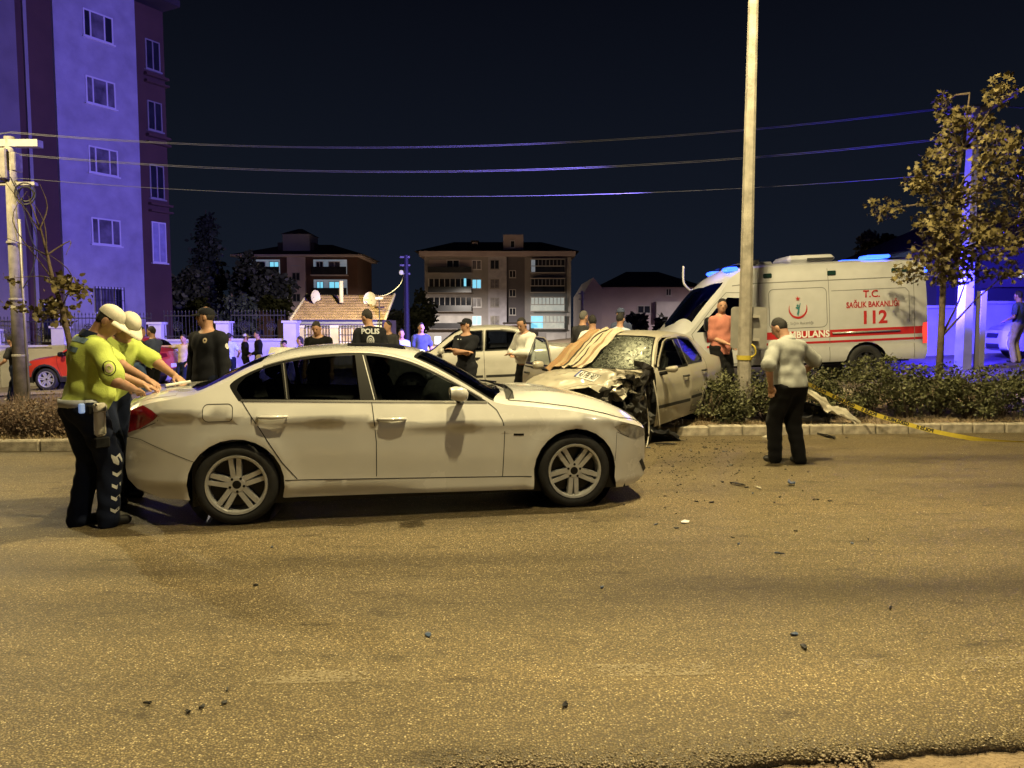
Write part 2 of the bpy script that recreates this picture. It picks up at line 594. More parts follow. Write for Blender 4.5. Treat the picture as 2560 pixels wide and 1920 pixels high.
# worn lane dashes
def paint_mat():
    m, nt, b, N = nodes_mat('worn_road_paint')
    tc = N('TexCoord')
    n = N('TexNoise', Scale=70.0, Detail=3.0); nt.links.new(tc.outputs['Object'], n.inputs['Vector'])
    n2 = N('TexNoise', Scale=2.6, Detail=2.0); nt.links.new(tc.outputs['Object'], n2.inputs['Vector'])
    ad = N('Math', operation='ADD'); nt.links.new(n.outputs['Fac'], ad.inputs[0]); nt.links.new(n2.outputs['Fac'], ad.inputs[1])
    f = ramp(N, nt, ad.outputs[0], [(0.99, (0, 0, 0)), (1.0, (0.0, 0.0, 0.0))])
    r = f.node.color_ramp.elements
    r[0].position, r[1].position = 0.98, 1.0
    mr = N('MapRange'); mr.inputs[1].default_value, mr.inputs[2].default_value = 0.98, 1.14
    nt.links.new(ad.outputs[0], mr.inputs[0])
    b.inputs['Base Color'].default_value = (0.34, 0.28, 0.18, 1); b.inputs['Roughness'].default_value = 0.7
    ml = N('Math', operation='MULTIPLY'); ml.inputs[1].default_value = 0.5
    nt.links.new(mr.outputs[0], ml.inputs[0])
    nt.links.new(ml.outputs[0], b.inputs['Alpha'])
    return m
PAINT = paint_mat()
for (x0, x1) in ((-3.3, -1.85), (-1.15, -0.42), (0.34, 0.95), (1.62, 3.2)):
    lo = lambda x: 3.32 + 0.045 * (x + 1) + (0.0)
    o = sheet('lane_marking', list(np.linspace(x0, x1, 9)), lo, lambda x: lo(x) + 0.13, lambda x, y: 0.004, PAINT, 1)

# median: kerbstones, soil between them
kerb = tag(empty('kerb', (0, 0, 0)), kind='structure')
def kerb_block(L, seed):
    rr = random.Random(seed)
    mb = MB()
    mb.box((0.004, -0.002 + rr.uniform(-.006, .006), -0.12), (L - 0.006, 0.15, 0.135 + rr.uniform(-.006, .006)), bev=0.018)
    me = bpy.data.meshes.new('kerbstone')
    me.from_pydata(mb.v, [], mb.f); me.materials.append(CONC); me.update()
    return me
blocks = [kerb_block(0.5, s) for s in range(6)]
def lay_kerb(fn, x0, x1, flip, zoff):
    x = x0
    i = 0
    while x < x1:
        y = float(fn(x)); dy = float(fn(x + 0.49)) - y
        ang = math.atan2(dy, 0.49)
        o = bpy.data.objects.new('kerbstone', blocks[random.randrange(6)])
        COL.objects.link(o); o.parent = kerb
        z = zoff(x, y)
        if flip:
            o.location = (x + 0.5 * math.cos(ang), y + 0.5 * math.sin(ang), z); o.rotation_euler = (0, 0, ang + math.pi)
        else:
            o.location = (x, y, z); o.rotation_euler = (random.uniform(-.01, .01), 0, ang)
        x += 0.5 * math.cos(ang); i += 1
lay_kerb(kerb_y, -9.5, 11.5, False, lambda x, y: 0.0)
lay_kerb(far_kerb_y, -16, 14, True, lambda x, y: zf(x, y) + 0.0)
def median_z(x, y):
    return max(zf(x, y), 0) * 0.9 + min(zf(x, y), 0) + 0.105 + 0.02 * mnoise.noise(Vector((x * 2.1, y * 2.1, 0))) + 0.012 * mnoise.noise(Vector((x * 9, y * 9, 4)))
sheet('median_soil', list(np.linspace(-30, 24, 220)), lambda x: kerb_y(x) + 0.14, lambda x: far_kerb_y(x) - 0.13, median_z, SOIL, 16)
# far carriageway and the footway in front of the walls
sheet('far_road', list(np.linspace(-60, 60, 60)), lambda x: far_kerb_y(x) - 0.02, lambda x: 22.6, lambda x, y: zf(x, y) - 0.01, FARASPH, 8)
sheet('footway', list(np.linspace(-60, 5.5, 60)), lambda x: 22.5, lambda x: 30.0, lambda x, y: zf(x, y) + 0.03 + 0.02 * mnoise.noise(Vector((x, y, 0))), PAVE, 10)
# ================================================================== buildings, walls, poles, wires
STUCCO_W = mat('white_stucco', (0.33, 0.32, 0.36), 0.9, var=0.16, vscale=1.5, bump=0.5, bscale=30)
STUCCO_P = mat('pale_stucco', (0.42, 0.40, 0.38), 0.9, var=0.15, vscale=0.9, bump=0.5, bscale=30)
STUCCO_B = mat('brown_stucco', (0.075, 0.038, 0.028), 0.9, var=0.15, vscale=0.8, bump=0.4, bscale=30)
STUCCO_G = mat('grey_stucco', (0.25, 0.235, 0.23), 0.9, var=0.12, vscale=0.6)
STUCCO_M = mat('mauve_stucco', (0.40, 0.33, 0.33), 0.9, var=0.12, vscale=0.6)
STUCCO_Y = mat('cream_plaster', (0.55, 0.50, 0.36), 0.9, var=0.18, vscale=1.4, bump=0.4, bscale=25)
ROOF_D = mat('dark_roof', (0.035, 0.028, 0.028), 0.9, var=0.3, vscale=1.0)
UPVC = mat('white_window_frame', (0.62, 0.61, 0.62), 0.5)
PANE_D = mat('dark_pane', (0.02, 0.022, 0.03), 0.08, var=0.4, vscale=1.3)
PANE_C = mat('curtained_pane', (0.13, 0.12, 0.14), 0.15, var=0.5, vscale=2.5)
PANE_LIT = mat('lit_pane', (0.2, 0.3, 0.35), 0.3, emit=(0.22, 0.72, 0.95), estr=0.95, var=0.3, vscale=1.5)
PANE_WARM = mat('lit_warm_pane', (0.3, 0.28, 0.2), 0.3, emit=(0.75, 0.85, 0.80), estr=0.35, var=0.3, vscale=1.5)
NICHE_GLOW = mat('glowing_balcony_wall', (0.5, 0.5, 0.5), 0.8, emit=(0.45, 0.62, 0.78), estr=0.20, var=0.2, vscale=1.0)  # glow in the wall stands in for an unbuilt balcony lamp
RAIL_D = mat('dark_balcony_glass', (0.02, 0.02, 0.024), 0.25, var=0.3, vscale=1.0)
RAIL_P = mat('pale_rail', (0.42, 0.40, 0.38), 0.6)
IRON = mat('fence_iron', (0.05, 0.05, 0.055), 0.5, metal=0.5, var=0.3, vscale=8)
POLE_C = mat('pole_concrete', (0.235, 0.215, 0.185), 0.85, var=0.35, vscale=5, bump=0.4, bscale=40)
POLE_S = mat('grey_steel_pole', (0.34, 0.32, 0.29), 0.55, metal=0.3, var=0.2, vscale=4)
WIRE = mat('power_wire', (0.10, 0.10, 0.11), 0.6)

def bld(name, label, cat, loc, rz, group=None):
    return empty(name, loc, rz, label, cat, group)
def slab(root, name, x0, x1, z0, z1, y0, y1, m, bev=0.0):
    return MB().box((x0, y0, z0), (x1, y1, z1), bev=bev).build(name, m, root)
def window(root, x0, x1, z0, z1, y, cols=(1,), pane=PANE_D, fr=0.06, m=UPVC, sill=True, bars=False):
    """frame standing proud of the wall at y (facing -y), panes under it"""
    mb = MB()
    mb.box((x0, y - .05, z0), (x1, y + .04, z0 + fr)); mb.box((x0, y - .05, z1 - fr), (x1, y + .04, z1))
    tot = sum(cols); xs = [x0]
    for c in cols: xs.append(xs[-1] + (x1 - x0) * c / tot)
    for i, x in enumerate(xs):
        a, b = (x, x + fr) if i == 0 else ((x - fr, x) if i == len(xs) - 1 else (x - fr / 2, x + fr / 2))
        mb.box((a, y - .048, z0 + fr), (b, y + .04, z1 - fr))
    w = mb.build('window', m, root)
    for i in range(len(cols)):
        p = pane[i % len(pane)] if isinstance(pane, (list, tuple)) else pane
        MB().box((xs[i] + fr * .4, y - .018, z0 + fr * .5), (xs[i + 1] - fr * .4, y + .03, z1 - fr * .5)).build('pane', p, w)
    if sill: MB().box((x0 - .06, y - .11, z0 - .06), (x1 + .06, y + .04, z0 - .002)).build('sill', m, w)
    if bars:
        n = int((x1 - x0) / .14)
        for i in range(n + 1):
            xx = x0 + (x1 - x0) * i / n
            MB().box((xx - .012, y - .13, z0 - .02), (xx + .012, y - .105, z1 + .02)).build('bar', IRON, w)
        for zz in (z0 + .1, (z0 + z1) / 2, z1 - .1):
            MB().box((x0 - .02, y - .104, zz - .012), (x1 + .02, y - .09, zz + .012)).build('bar', IRON, w)
    return w
def hip_roof(root, x0, x1, y0, y1, z0, h, m, inset=None, over=.6):
    x0 -= over; x1 += over; y0 -= over; y1 += over
    d = (y1 - y0) / 2 if inset is None else inset
    ym = (y0 + y1) / 2
    vs = [(x0, y0, z0), (x1, y0, z0), (x1, y1, z0), (x0, y1, z0), (x0 + d, ym, z0 + h), (x1 - d, ym, z0 + h)]
    return mk('roof', vs, [(0, 1, 5, 4), (1, 2, 5), (2, 3, 4, 5), (3, 0, 4), (3, 2, 1, 0)], m, root)

# ---- tall apartment block on the left
def left_block():
    r = bld('apartment_building', 'tall apartment block on the left with a white strip of windows lit violet', 'building', (-17.4, 33.7, -.75), math.atan2(.88, .476))
    slab(r, 'wall', -2.18, 1.48, 0, 16.75, -.12, .5, STUCCO_W)
    slab(r, 'wall', -3.75, -2.182, 0, 16.8, .0, .5, STUCCO_B)
    slab(r, 'wall', -14, -3.752, 0, 20, -.30, .5, mat('shaded_pale_stucco', (.17, .15, .15), .9, var=.15, vscale=.8, bump=.4, bscale=30))  # shade on the pale left wall is put into its colour
    slab(r, 'wall', 1.482, 3.0, 0, 16.6, .0, .5, STUCCO_B)
    slab(r, 'wall', -14, 2.99, -.1, 16.55, .501, 12, STUCCO_B)
    slab(r, 'eave', -3.7, 3.4, 16.82, 17.1, -.7, 12, ROOF_D)
    slab(r, 'downpipe', -3.35, -3.22, 0, 16.8, -.12, -.001, STUCCO_G)
    for i, zc in enumerate((14.85, 12.15, 9.29, 6.32, 3.40)):
        window(r, -.94, .39, zc - .56, zc + .56, -.12, (.8, 1.6, 1), [PANE_D if i in (0,) else PANE_C, PANE_C, PANE_D if i in (0, 4) else PANE_C], bars=(i == 4))
    for i, (a, b) in enumerate(((15.15, 13.83), (12.45, 11.15), (9.62, 8.10), (7.05, 5.2))):
        window(r, 2.02, 2.76, b, a, 0, (1, 1), PANE_D if i < 3 else mat('blue_lit_pane', (.30, .30, .42), .5, var=.2, vscale=3), .05, m=UPVC if i == 3 else STUCCO_G)  # bluish light on the lowest pane is put into its colour
        if i < 3:
            slab(r, 'balcony_slab', 1.9, 3.05, b - .32, b - .22, -.25, -.001, STUCCO_B)
            slab(r, 'balcony_slab', 1.9, 3.05, b - .62, b - .54, -.25, -.001, STUCCO_B)
    for z0 in (1.5, 4.4, 7.4, 10.4):
        window(r, -6.4, -5.1, z0 + .6, z0 + 2.0, -.30, (1, 1), PANE_D, bars=(z0 < 2))
    for z0 in (1.7,):
        window(r, -3.1, -2.4, z0, z0 + 1.5, 0, (1,), PANE_D, bars=True)
left_block()

# ---- boundary wall with pillars and iron fence
def boundary():
    Y = 27.0
    WALLM = mat('white_garden_wall', (.62, .60, .58), .9, var=.14, vscale=1.2, bump=.4, bscale=25)
    wl = bld('boundary_wall', 'white rendered garden wall with pillars behind the parked red car', 'wall', (0, 0, 0), 0)
    px = [-25.0, -21.5, -18.2, -15.85, -12.45, -10.1, -7.75]
    for i in range(len(px) - 1):
        a, b = px[i], px[i + 1]
        zm = zf((a + b) / 2, Y)
        MB().box((a + .22, Y, zm - .6), (b - .22, Y + .22, zm + 1.40)).build('wall_panel', WALLM, wl)
        MB().box((a + .22, Y - .06, zm + 1.402), (b - .22, Y + .28, zm + 1.48)).build('coping', WALLM, wl)
        f = bld('iron_fence', ['iron fence panel of spear-topped bars at the far left', 'iron fence panel left of the concrete pole', 'iron fence panel behind the concrete pole', 'iron fence panel above the wall between the bare tree and officers', 'iron fence panel above the wall right behind the officers', 'iron fence panel above the wall behind the black-jacketed pair'][i], 'fence', ((a + b) / 2, Y + .11, zm + 1.48), 0, 'fence panels on the garden wall')
        L = b - a - .46
        n = int(L / .125)
        bar = None
        for k in range(n + 1):
            x = -L / 2 + L * k / n
            if bar is None:
                mb = MB(); mb.tube([(0, 0, .02), (0, 0, .92)], .010, 6); mb.tube([(0, 0, .92), (0, 0, .95), (0, 0, 1.02)], [.012, .022, .002], 6)
                bar = mb.build('bar', IRON, f); bar.location = (x, 0, 0)
            else:
                o = bar.copy(); COL.objects.link(o); o.location = (x, 0, 0)
        for z in (.08, .80):
            mb = MB(); mb.box((-L / 2, -.015, z), (L / 2, .015, z + .035)); mb.build('rail', IRON, f)
        for q in (-.25, .25):
            for rr in (.16, .09):
                mb = MB(); mb.tube([(q * L + rr * math.cos(2 * math.pi * j / 20), -.02, .45 + rr * math.sin(2 * math.pi * j / 20)) for j in range(21)], .013, 5)
                mb.build('ornament', IRON, f)
            for j in range(4):
                an = math.pi * j / 4
                mb = MB(); mb.tube([(q * L - .2 * math.cos(an), -.02, .45 - .2 * math.sin(an)), (q * L + .2 * math.cos(an), -.02, .45 + .2 * math.sin(an))], .010, 5)
                mb.build('ornament', IRON, f)
    for x in px:
        z = zf(x, Y)
        MB().box((x - .22, Y - .14, z - .6), (x + .22, Y + .30, z + 2.02)).build('pillar', WALLM, wl)
        MB().box((x - .27, Y - .19, z + 2.022), (x + .27, Y + .35, z + 2.10)).build('pillar_cap', WALLM, wl)
boundary()

# ---- low cream house with tiled roof
def house():
    Y = 40.0
    k = Y / FPX
    X = lambda u: (u - 1280) * k
    Z = lambda v: EYE + (812 - v) * k
    r = bld('house', 'low cream house with brown corrugated tile roof and barred windows', 'house', (0, Y, 0), 0)
    x0, x1 = X(747), X(955)
    ze = Z(799)
    slab(r, 'wall', x0, x1, -1.9, ze - .02, 0, 5, STUCCO_Y)
    slab(r, 'fascia', x0 - .05, x1 + .05, ze - .22, ze + .02, -.16, -.002, mat('blue_grey_fascia', (.22, .24, .27), .7))
    slab(r, 'light_lintel', x0, x1, ze - .42, ze - .30, -.05, -.002, UPVC)
    for a, b in ((767, 826), (851, 910)):
        window(r, X(a), X(b), Z(858), Z(814), 0, (1, 1), mat('lit_curtain', (.42, .32, .24), .8, emit=(.8, .6, .42), estr=.16, var=.3, vscale=4), bars=True)
    TILE = mat('roof_tiles', (.33, .235, .13), .85, var=.3, vscale=3)
    rise = Z(740) - ze + .12
    n = 42
    roof = empty('roof', (0, 0, 0)); roof.parent = r
    w = (x1 - x0 + .4) / n
    base = None
    for row in range(9):
        z0, z1 = ze + rise * row / 9, ze + rise * (row + 1) / 9
        ya, yb = -.35 + 3.2 * row / 9, -.35 + 3.2 * (row + 1) / 9
        mb = MB()
        vs, fs = [], []
        m_ = n * 4
        for i in range(m_ + 1):
            x = x0 - .2 + (x1 - x0 + .4) * i / m_
            c = .045 * abs(math.sin(math.pi * i / 4))
            vs += [(x, ya - .04, z0 + c + .035), (x, yb, z1 + c), (x, ya - .04, z0 + c * .2 - .01)]
        for i in range(m_):
            k3 = i * 3
            fs += [(k3, k3 + 3, k3 + 4, k3 + 1), (k3 + 2, k3 + 5, k3 + 3, k3)]
        mk('tile_row', vs, fs, TILE, roof)
    slab(r, 'gable_trim', x0 - .30, x0 - .201, ze - .1, ze + .12, -.4, -.3, STUCCO_Y)
    for xx in (x0 - .26, x1 + .26):
        mb = MB(); mb.tube([(xx, -.40, ze + .04), (xx, 2.85, ze + rise + .06)], .075, 6); mb.build('verge_tiles', STUCCO_Y, r)
    cx = X(843)
    mb = MB(); mb.tube([(cx, 1.2, ze + .9), (cx, 1.2, ze + 2.05)], .11, 10); mb.build('chimney', STUCCO_Y, r)
    DISH = mat('dish_white', (.6, .58, .54), .5)
    for u_, v_, yy, s_ in ((915, 753, 1.4, .42), (770, 743, 1.7, .38)):
        d = bld('satellite_dish', 'white satellite dish on the right of the cream house roof' if u_ > 900 else 'satellite dish seen edge-on at the left end of the cream house roof', 'satellite dish', (X(u_), Y + yy, Z(v_) + (0.1 if u_ > 900 else .05)), R(-25 if u_ > 900 else 65))
        mb = MB(); mb.lathe([(0, .10), (s_ * .4, .085), (s_ * .75, .04), (s_, -.03), (s_ * 1.02, -.035)], 20, 'y'); mb.build('bowl', DISH, d, True)
        mb = MB(); mb.tube([(0, .1, 0), (0, .25, -.2), (0, .3, -1.0)], .03, 6); mb.build('mast', IRON, d)
        mb = MB(); mb.tube([(0, .05, -s_ * .9), (0, -.45, -.1)], .018, 6); mb.build('feed_arm', IRON, d)
house()

# ---- pair of apartment blocks far behind
def block_a():
    Y = 110.0; k = Y / FPX
    X = lambda u: (u - 1280) * k
    Z = lambda v: EYE + (812 - v) * k
    r = bld('apartment_building', 'brown apartment block with hipped roof and blue-lit balconies behind the dark trees', 'building', (0, Y, 0), 0)
    x0, x1 = X(612), X(897)
    slab(r, 'wall', x0, X(724), -4, Z(645), 0, 11, STUCCO_B)
    slab(r, 'wall', X(724) + .01, X(769) - .01, -4, Z(645), -.35, 11, STUCCO_M)
    slab(r, 'wall', X(769), x1, -4, Z(645), 0, 11, STUCCO_B)
    slab(r, 'eave', x0 - 1.3, x1 + .7, Z(645) + .01, Z(640), -1.2, 12, STUCCO_M)
    hip_roof(r, x0, x1, 0, 11, Z(640) + .01, 2.0, ROOF_D, 6.0, 1.2)
    slab(r, 'roof_tower', X(707), X(774), Z(638), Z(586), 1.2, 6, STUCCO_G)
    slab(r, 'roof_tower', X(692), X(783), Z(638), Z(606), 1.6, 7, ROOF_D)
    hip_roof(r, X(709), X(772), 1.2, 6, Z(586) + .01, 1.0, ROOF_D, 1.8, .3)
    for a, b, v0, v1, lit in ((788, 871, 651, 687, 1), (788, 871, 700, 737, 2), (612, 705, 651, 687, 1), (640, 705, 700, 737, 0)):
        o = empty('balcony', (0, 0, 0)); o.parent = r
        slab(o, 'back_wall', X(a), X(b), Z(v1), Z(v0), -.05, -.02, NICHE_GLOW if lit else STUCCO_G)
        slab(o, 'balustrade', X(a) - .1, X(b) + .1, Z(v1) - .1, Z(v1) + (1.0 if lit < 2 else .9), -1.0, -.92, RAIL_D)
        slab(o, 'balcony_slab', X(a) - .2, X(b) + .2, Z(v1) - .25, Z(v1) - .101, -1.1, -.051, STUCCO_M)
        n = 2
        for (fa, fb, pm) in ((.08, .30, PANE_LIT if lit == 2 else PANE_D), (.45, .80, PANE_LIT if lit == 2 else PANE_C)):
            if a < 700: fa, fb, pm = ((.28, .62, PANE_D) if fa < .3 else (.72, .98, PANE_LIT if lit else PANE_D))
            window(o, X(a + (b - a) * fa), X(a + (b - a) * fb), Z(v1) + .35, Z(v0) - .25, -.05, (1, 1), pm, .1, sill=False)
    for v in (665, 693, 717, 745):
        window(r, X(736), X(756), Z(v + 10), Z(v - 10), -.35, (1, 1), PANE_D, .08, STUCCO_G) if v in (693, 745) else slab(r, 'string_course', X(734), X(757), Z(v + 3), Z(v), -.40, -.352, STUCCO_W)
    slab(r, 'lit_room', X(654), X(668), Z(722), Z(712), -.09, -.052, PANE_LIT)
block_a()

def block_b():
    Y = 118.0; k = Y / FPX
    X = lambda u: (u - 1280) * k
    Z = lambda v: EYE + (812 - v) * k
    q = lambda zx: 980 + zx / 4.148
    w_ = lambda zy: 560 + zy / 4.148
    r = bld('apartment_building', 'five-storey grey and white apartment block in the middle distance', 'building', (0, Y, 0), 0)
    base = -3.2
    top = Z(w_(350))
    slab(r, 'wall', X(q(345)), X(q(1000)), base, top, 0, 12, STUCCO_G)
    slab(r, 'wall', X(q(1000)) + .01, X(q(1190)) - .01, base, top, -.5, 12, STUCCO_W)
    slab(r, 'wall', X(q(1190)), X(q(1375)), base, top, .3, 12, mat('slate_stucco', (.11, .10, .11), .9, var=.1, vscale=.6))
    slab(r, 'wall', X(q(1375)) + .01, X(q(1830)), base, top, 0, 12, STUCCO_G)
    slab(r, 'wall', X(q(1810)), X(q(1830)) + .3, base, top - .05, -.3, -.002, STUCCO_P)
    slab(r, 'eave', X(q(300)), X(q(1890)), top + .01, top + .75, -1.4, 13, STUCCO_M)
    hip_roof(r, X(q(330)), X(q(1850)), 0, 12, top + .76, 2.1, ROOF_D, 5.5, 1.2)
    slab(r, 'roof_tower', X(q(1155)), X(q(1360)), top + .8, Z(w_(125)), -.2, 5, STUCCO_M)
    window(r, X(q(1225)), X(q(1275)), Z(w_(260)), Z(w_(185)), -.2, (1,), PANE_D, .1)
    slab(r, 'chimney', X(q(830)), X(q(890)), top + 2, Z(w_(195)), .5, 2.5, STUCCO_M)
    slab(r, 'chimney_cap', X(q(820)), X(q(900)), Z(w_(195)) + .01, Z(w_(180)), .3, 2.7, ROOF_D)
    rows = ((380, 515), (575, 715), (765, 905), (950, 1085))
    for i, (a, b) in enumerate(rows):
        # left balconies
        o = empty('balcony', (0, 0, 0)); o.parent = r
        xa, xb = X(q(395)), X(q(830))
        slab(o, 'back_wall', xa, xb, Z(w_(b)), Z(w_(a)), -.05, -.02, STUCCO_M if i == 0 else (STUCCO_P if i == 3 else PANE_D))
        slab(o, 'balustrade', xa - .1, xb, Z(w_(b)), Z(w_(b - 58)), -1.3, -1.2, RAIL_D)
        slab(o, 'balcony_slab', xa - .3, xb + .1, Z(w_(b + 6)), Z(w_(b)) - .01, -1.4, -.051, STUCCO_G)
        if i in (1, 2):
            for j in range(9):
                x = xa + (xb - xa) * j / 8
                slab(o, 'mullion', x - .05, x + .05, Z(w_(b - 58)), Z(w_(a)), -1.28, -1.22, RAIL_P)
        if i == 0: window(o, X(q(572)), X(q(705)), Z(w_(b)) + .1, Z(w_(a)), -.06, (1, 1), PANE_D, .1, sill=False)
        if i == 1: slab(o, 'lit_doorway', X(q(755)), X(q(778)), Z(w_(b - 62)), Z(w_(a)), -1.4, -1.301, PANE_LIT)
        # window columns
        window(r, X(q(832)), X(q(930)), Z(w_(a + 100)), Z(w_(a + 2)), 0, (1, 1), PANE_LIT if i in (1, 3) else PANE_C, .1)
        window(r, X(q(1020)), X(q(1115)), Z(w_(a + 100)), Z(w_(a + 2)), -.5, (1, 1), PANE_D if i < 1 else PANE_C, .1, STUCCO_G)
        if i < 3: window(r, X(q(1215)), X(q(1285)), Z(w_(a + 182)), Z(w_(a + 105)), .3, (1, 1), PANE_D, .1, STUCCO_P)
        # right balconies, glazed
        o = empty('balcony', (0, 0, 0)); o.parent = r
        xa, xb = X(q(1437)), X(q(1780))
        pm = [PANE_D, PANE_D, PANE_WARM, PANE_WARM][i]
        slab(o, 'glazing', xa, xb, Z(w_(b)), Z(w_(a)), -1.1, -.02, pm)
        slab(o, 'rail', xa - .1, xb + .1, Z(w_(b - 62)), Z(w_(b - 70)), -1.25, -1.101, RAIL_P)
        slab(o, 'rail', xa - .1, xb + .1, Z(w_(b + 4)), Z(w_(b - 4)), -1.25, -1.101, RAIL_P)
        slab(o, 'rail', xa - .1, xb + .1, Z(w_(a + 4)), Z(w_(a - 6)), -1.25, -1.101, RAIL_P)
        for j in range(10):
            x = xa + (xb - xa) * j / 9
            slab(o, 'mullion', x - .05, x + .05, Z(w_(b - 60)), Z(w_(a + 6)), -1.18, -1.101, RAIL_P if i > 1 else STUCCO_G)
        if i in (0, 3): slab(o, 'lit_doorway', xa + .05, X(q(1480 if i == 0 else 1560)), Z(w_(b - 6)), Z(w_(a + 6)), -1.19, -1.181, PANE_LIT if i == 3 else NICHE_GLOW)
    slab(r, 'porch', X(q(1170)), X(q(1420)), Z(w_(1095)), Z(w_(1035)), -2.5, -.01, STUCCO_W)
    slab(r, 'porch_roof', X(q(1150)), X(q(1440)), Z(w_(1034)), Z(w_(1020)), -2.8, 0, ROOF_D)
    slab(r, 'house_sign', X(q(1230)), X(q(1330)), Z(w_(1085)), Z(w_(1050)), -2.56, -2.51, STUCCO_B)
    slab(r, 'lit_doorway', X(q(445)), X(q(510)), Z(w_(1290)), Z(w_(1165)), -.09, -.02, mat('bright_doorway', (.8, .8, .8), .5, emit=(.9, .97, 1.0), estr=1.1))
    slab(r, 'pale_gate', X(q(1600)), X(q(1800)), Z(w_(1240)), Z(w_(1130)), -.12, -.02, STUCCO_P)
block_b()

def block_c():
    Y = 62.0; k = Y / FPX
    X = lambda u: (u - 1280) * k
    Z = lambda v: EYE + (812 - v) * k
    r = bld('house', 'low mauve house block with dark roof behind the wrecked car', 'house', (0, Y, 0), 0)
    slab(r, 'wall', X(1500), X(1752), -3, Z(719), 0, 9, STUCCO_M)
    mb = MB(); mb.prism([(X(1455), -3), (X(1455), Z(735)), (X(1478), Z(697)), (X(1500) - .02, Z(722)), (X(1500) - .02, -3)], -1.2, 9); mb.build('gable', STUCCO_M, r)
    hip_roof(r, X(1500), X(1752), 0, 9, Z(718), 1.5, ROOF_D, 3, .3)
    for u0, u1, v0, v1 in ((1592, 1625, 764, 784), (1662, 1676, 722, 740), (1724, 1740, 722, 740), (1708, 1722, 762, 782), (1640, 1658, 757, 766)):
        window(r, X(u0), X(u1), Z(v1), Z(v0), 0, (1, 1), PANE_D, .06, STUCCO_P)
    slab(r, 'balcony', X(1636), X(1695), Z(806), Z(755), -.6, -.002, STUCCO_P)
    r2 = bld('house', 'dark two-storey house with one lit window behind the blue-lit pole', 'house', (0, 34, 0), 0)
    k2 = 34 / FPX
    X2 = lambda u: (u - 1280) * k2
    Z2 = lambda v: EYE + (812 - v) * k2
    slab(r2, 'wall', X2(2335), X2(2800), -1, Z2(620), 0, 9, STUCCO_G)
    hip_roof(r2, X2(2335), X2(2800), 0, 9, Z2(619), 2.2, ROOF_D, 4, .6)
    slab(r2, 'balcony', X2(2440), X2(2800), Z2(722), Z2(700), -1.4, -.002, STUCCO_M)
    window(r2, X2(2532), X2(2580), Z2(700), Z2(684), 0, (1, 1), mat('white_lit_pane', (.5, .5, .5), .3, emit=(.9, .92, .85), estr=.9), .06)
    window(r2, X2(2380), X2(2425), Z2(760), Z2(715), 0, (1, 1), PANE_D, .06, STUCCO_M)
    r3 = bld('boundary_wall', 'long plain garden wall lit blue behind the ambulance', 'wall', (0, 0, 0), 0)
    for i in range(6):
        x = 11.0 + i * 3.0
        g = zf(min(x, 16), 23)
        MB().box((x, 23, g - .5), (x + 2.99, 23.2, g + 1.45)).build('wall_panel', STUCCO_W, r3)
        MB().box((x, 22.94, g + 1.452), (x + 2.99, 23.26, g + 1.53)).build('coping', STUCCO_P, r3)
block_c()

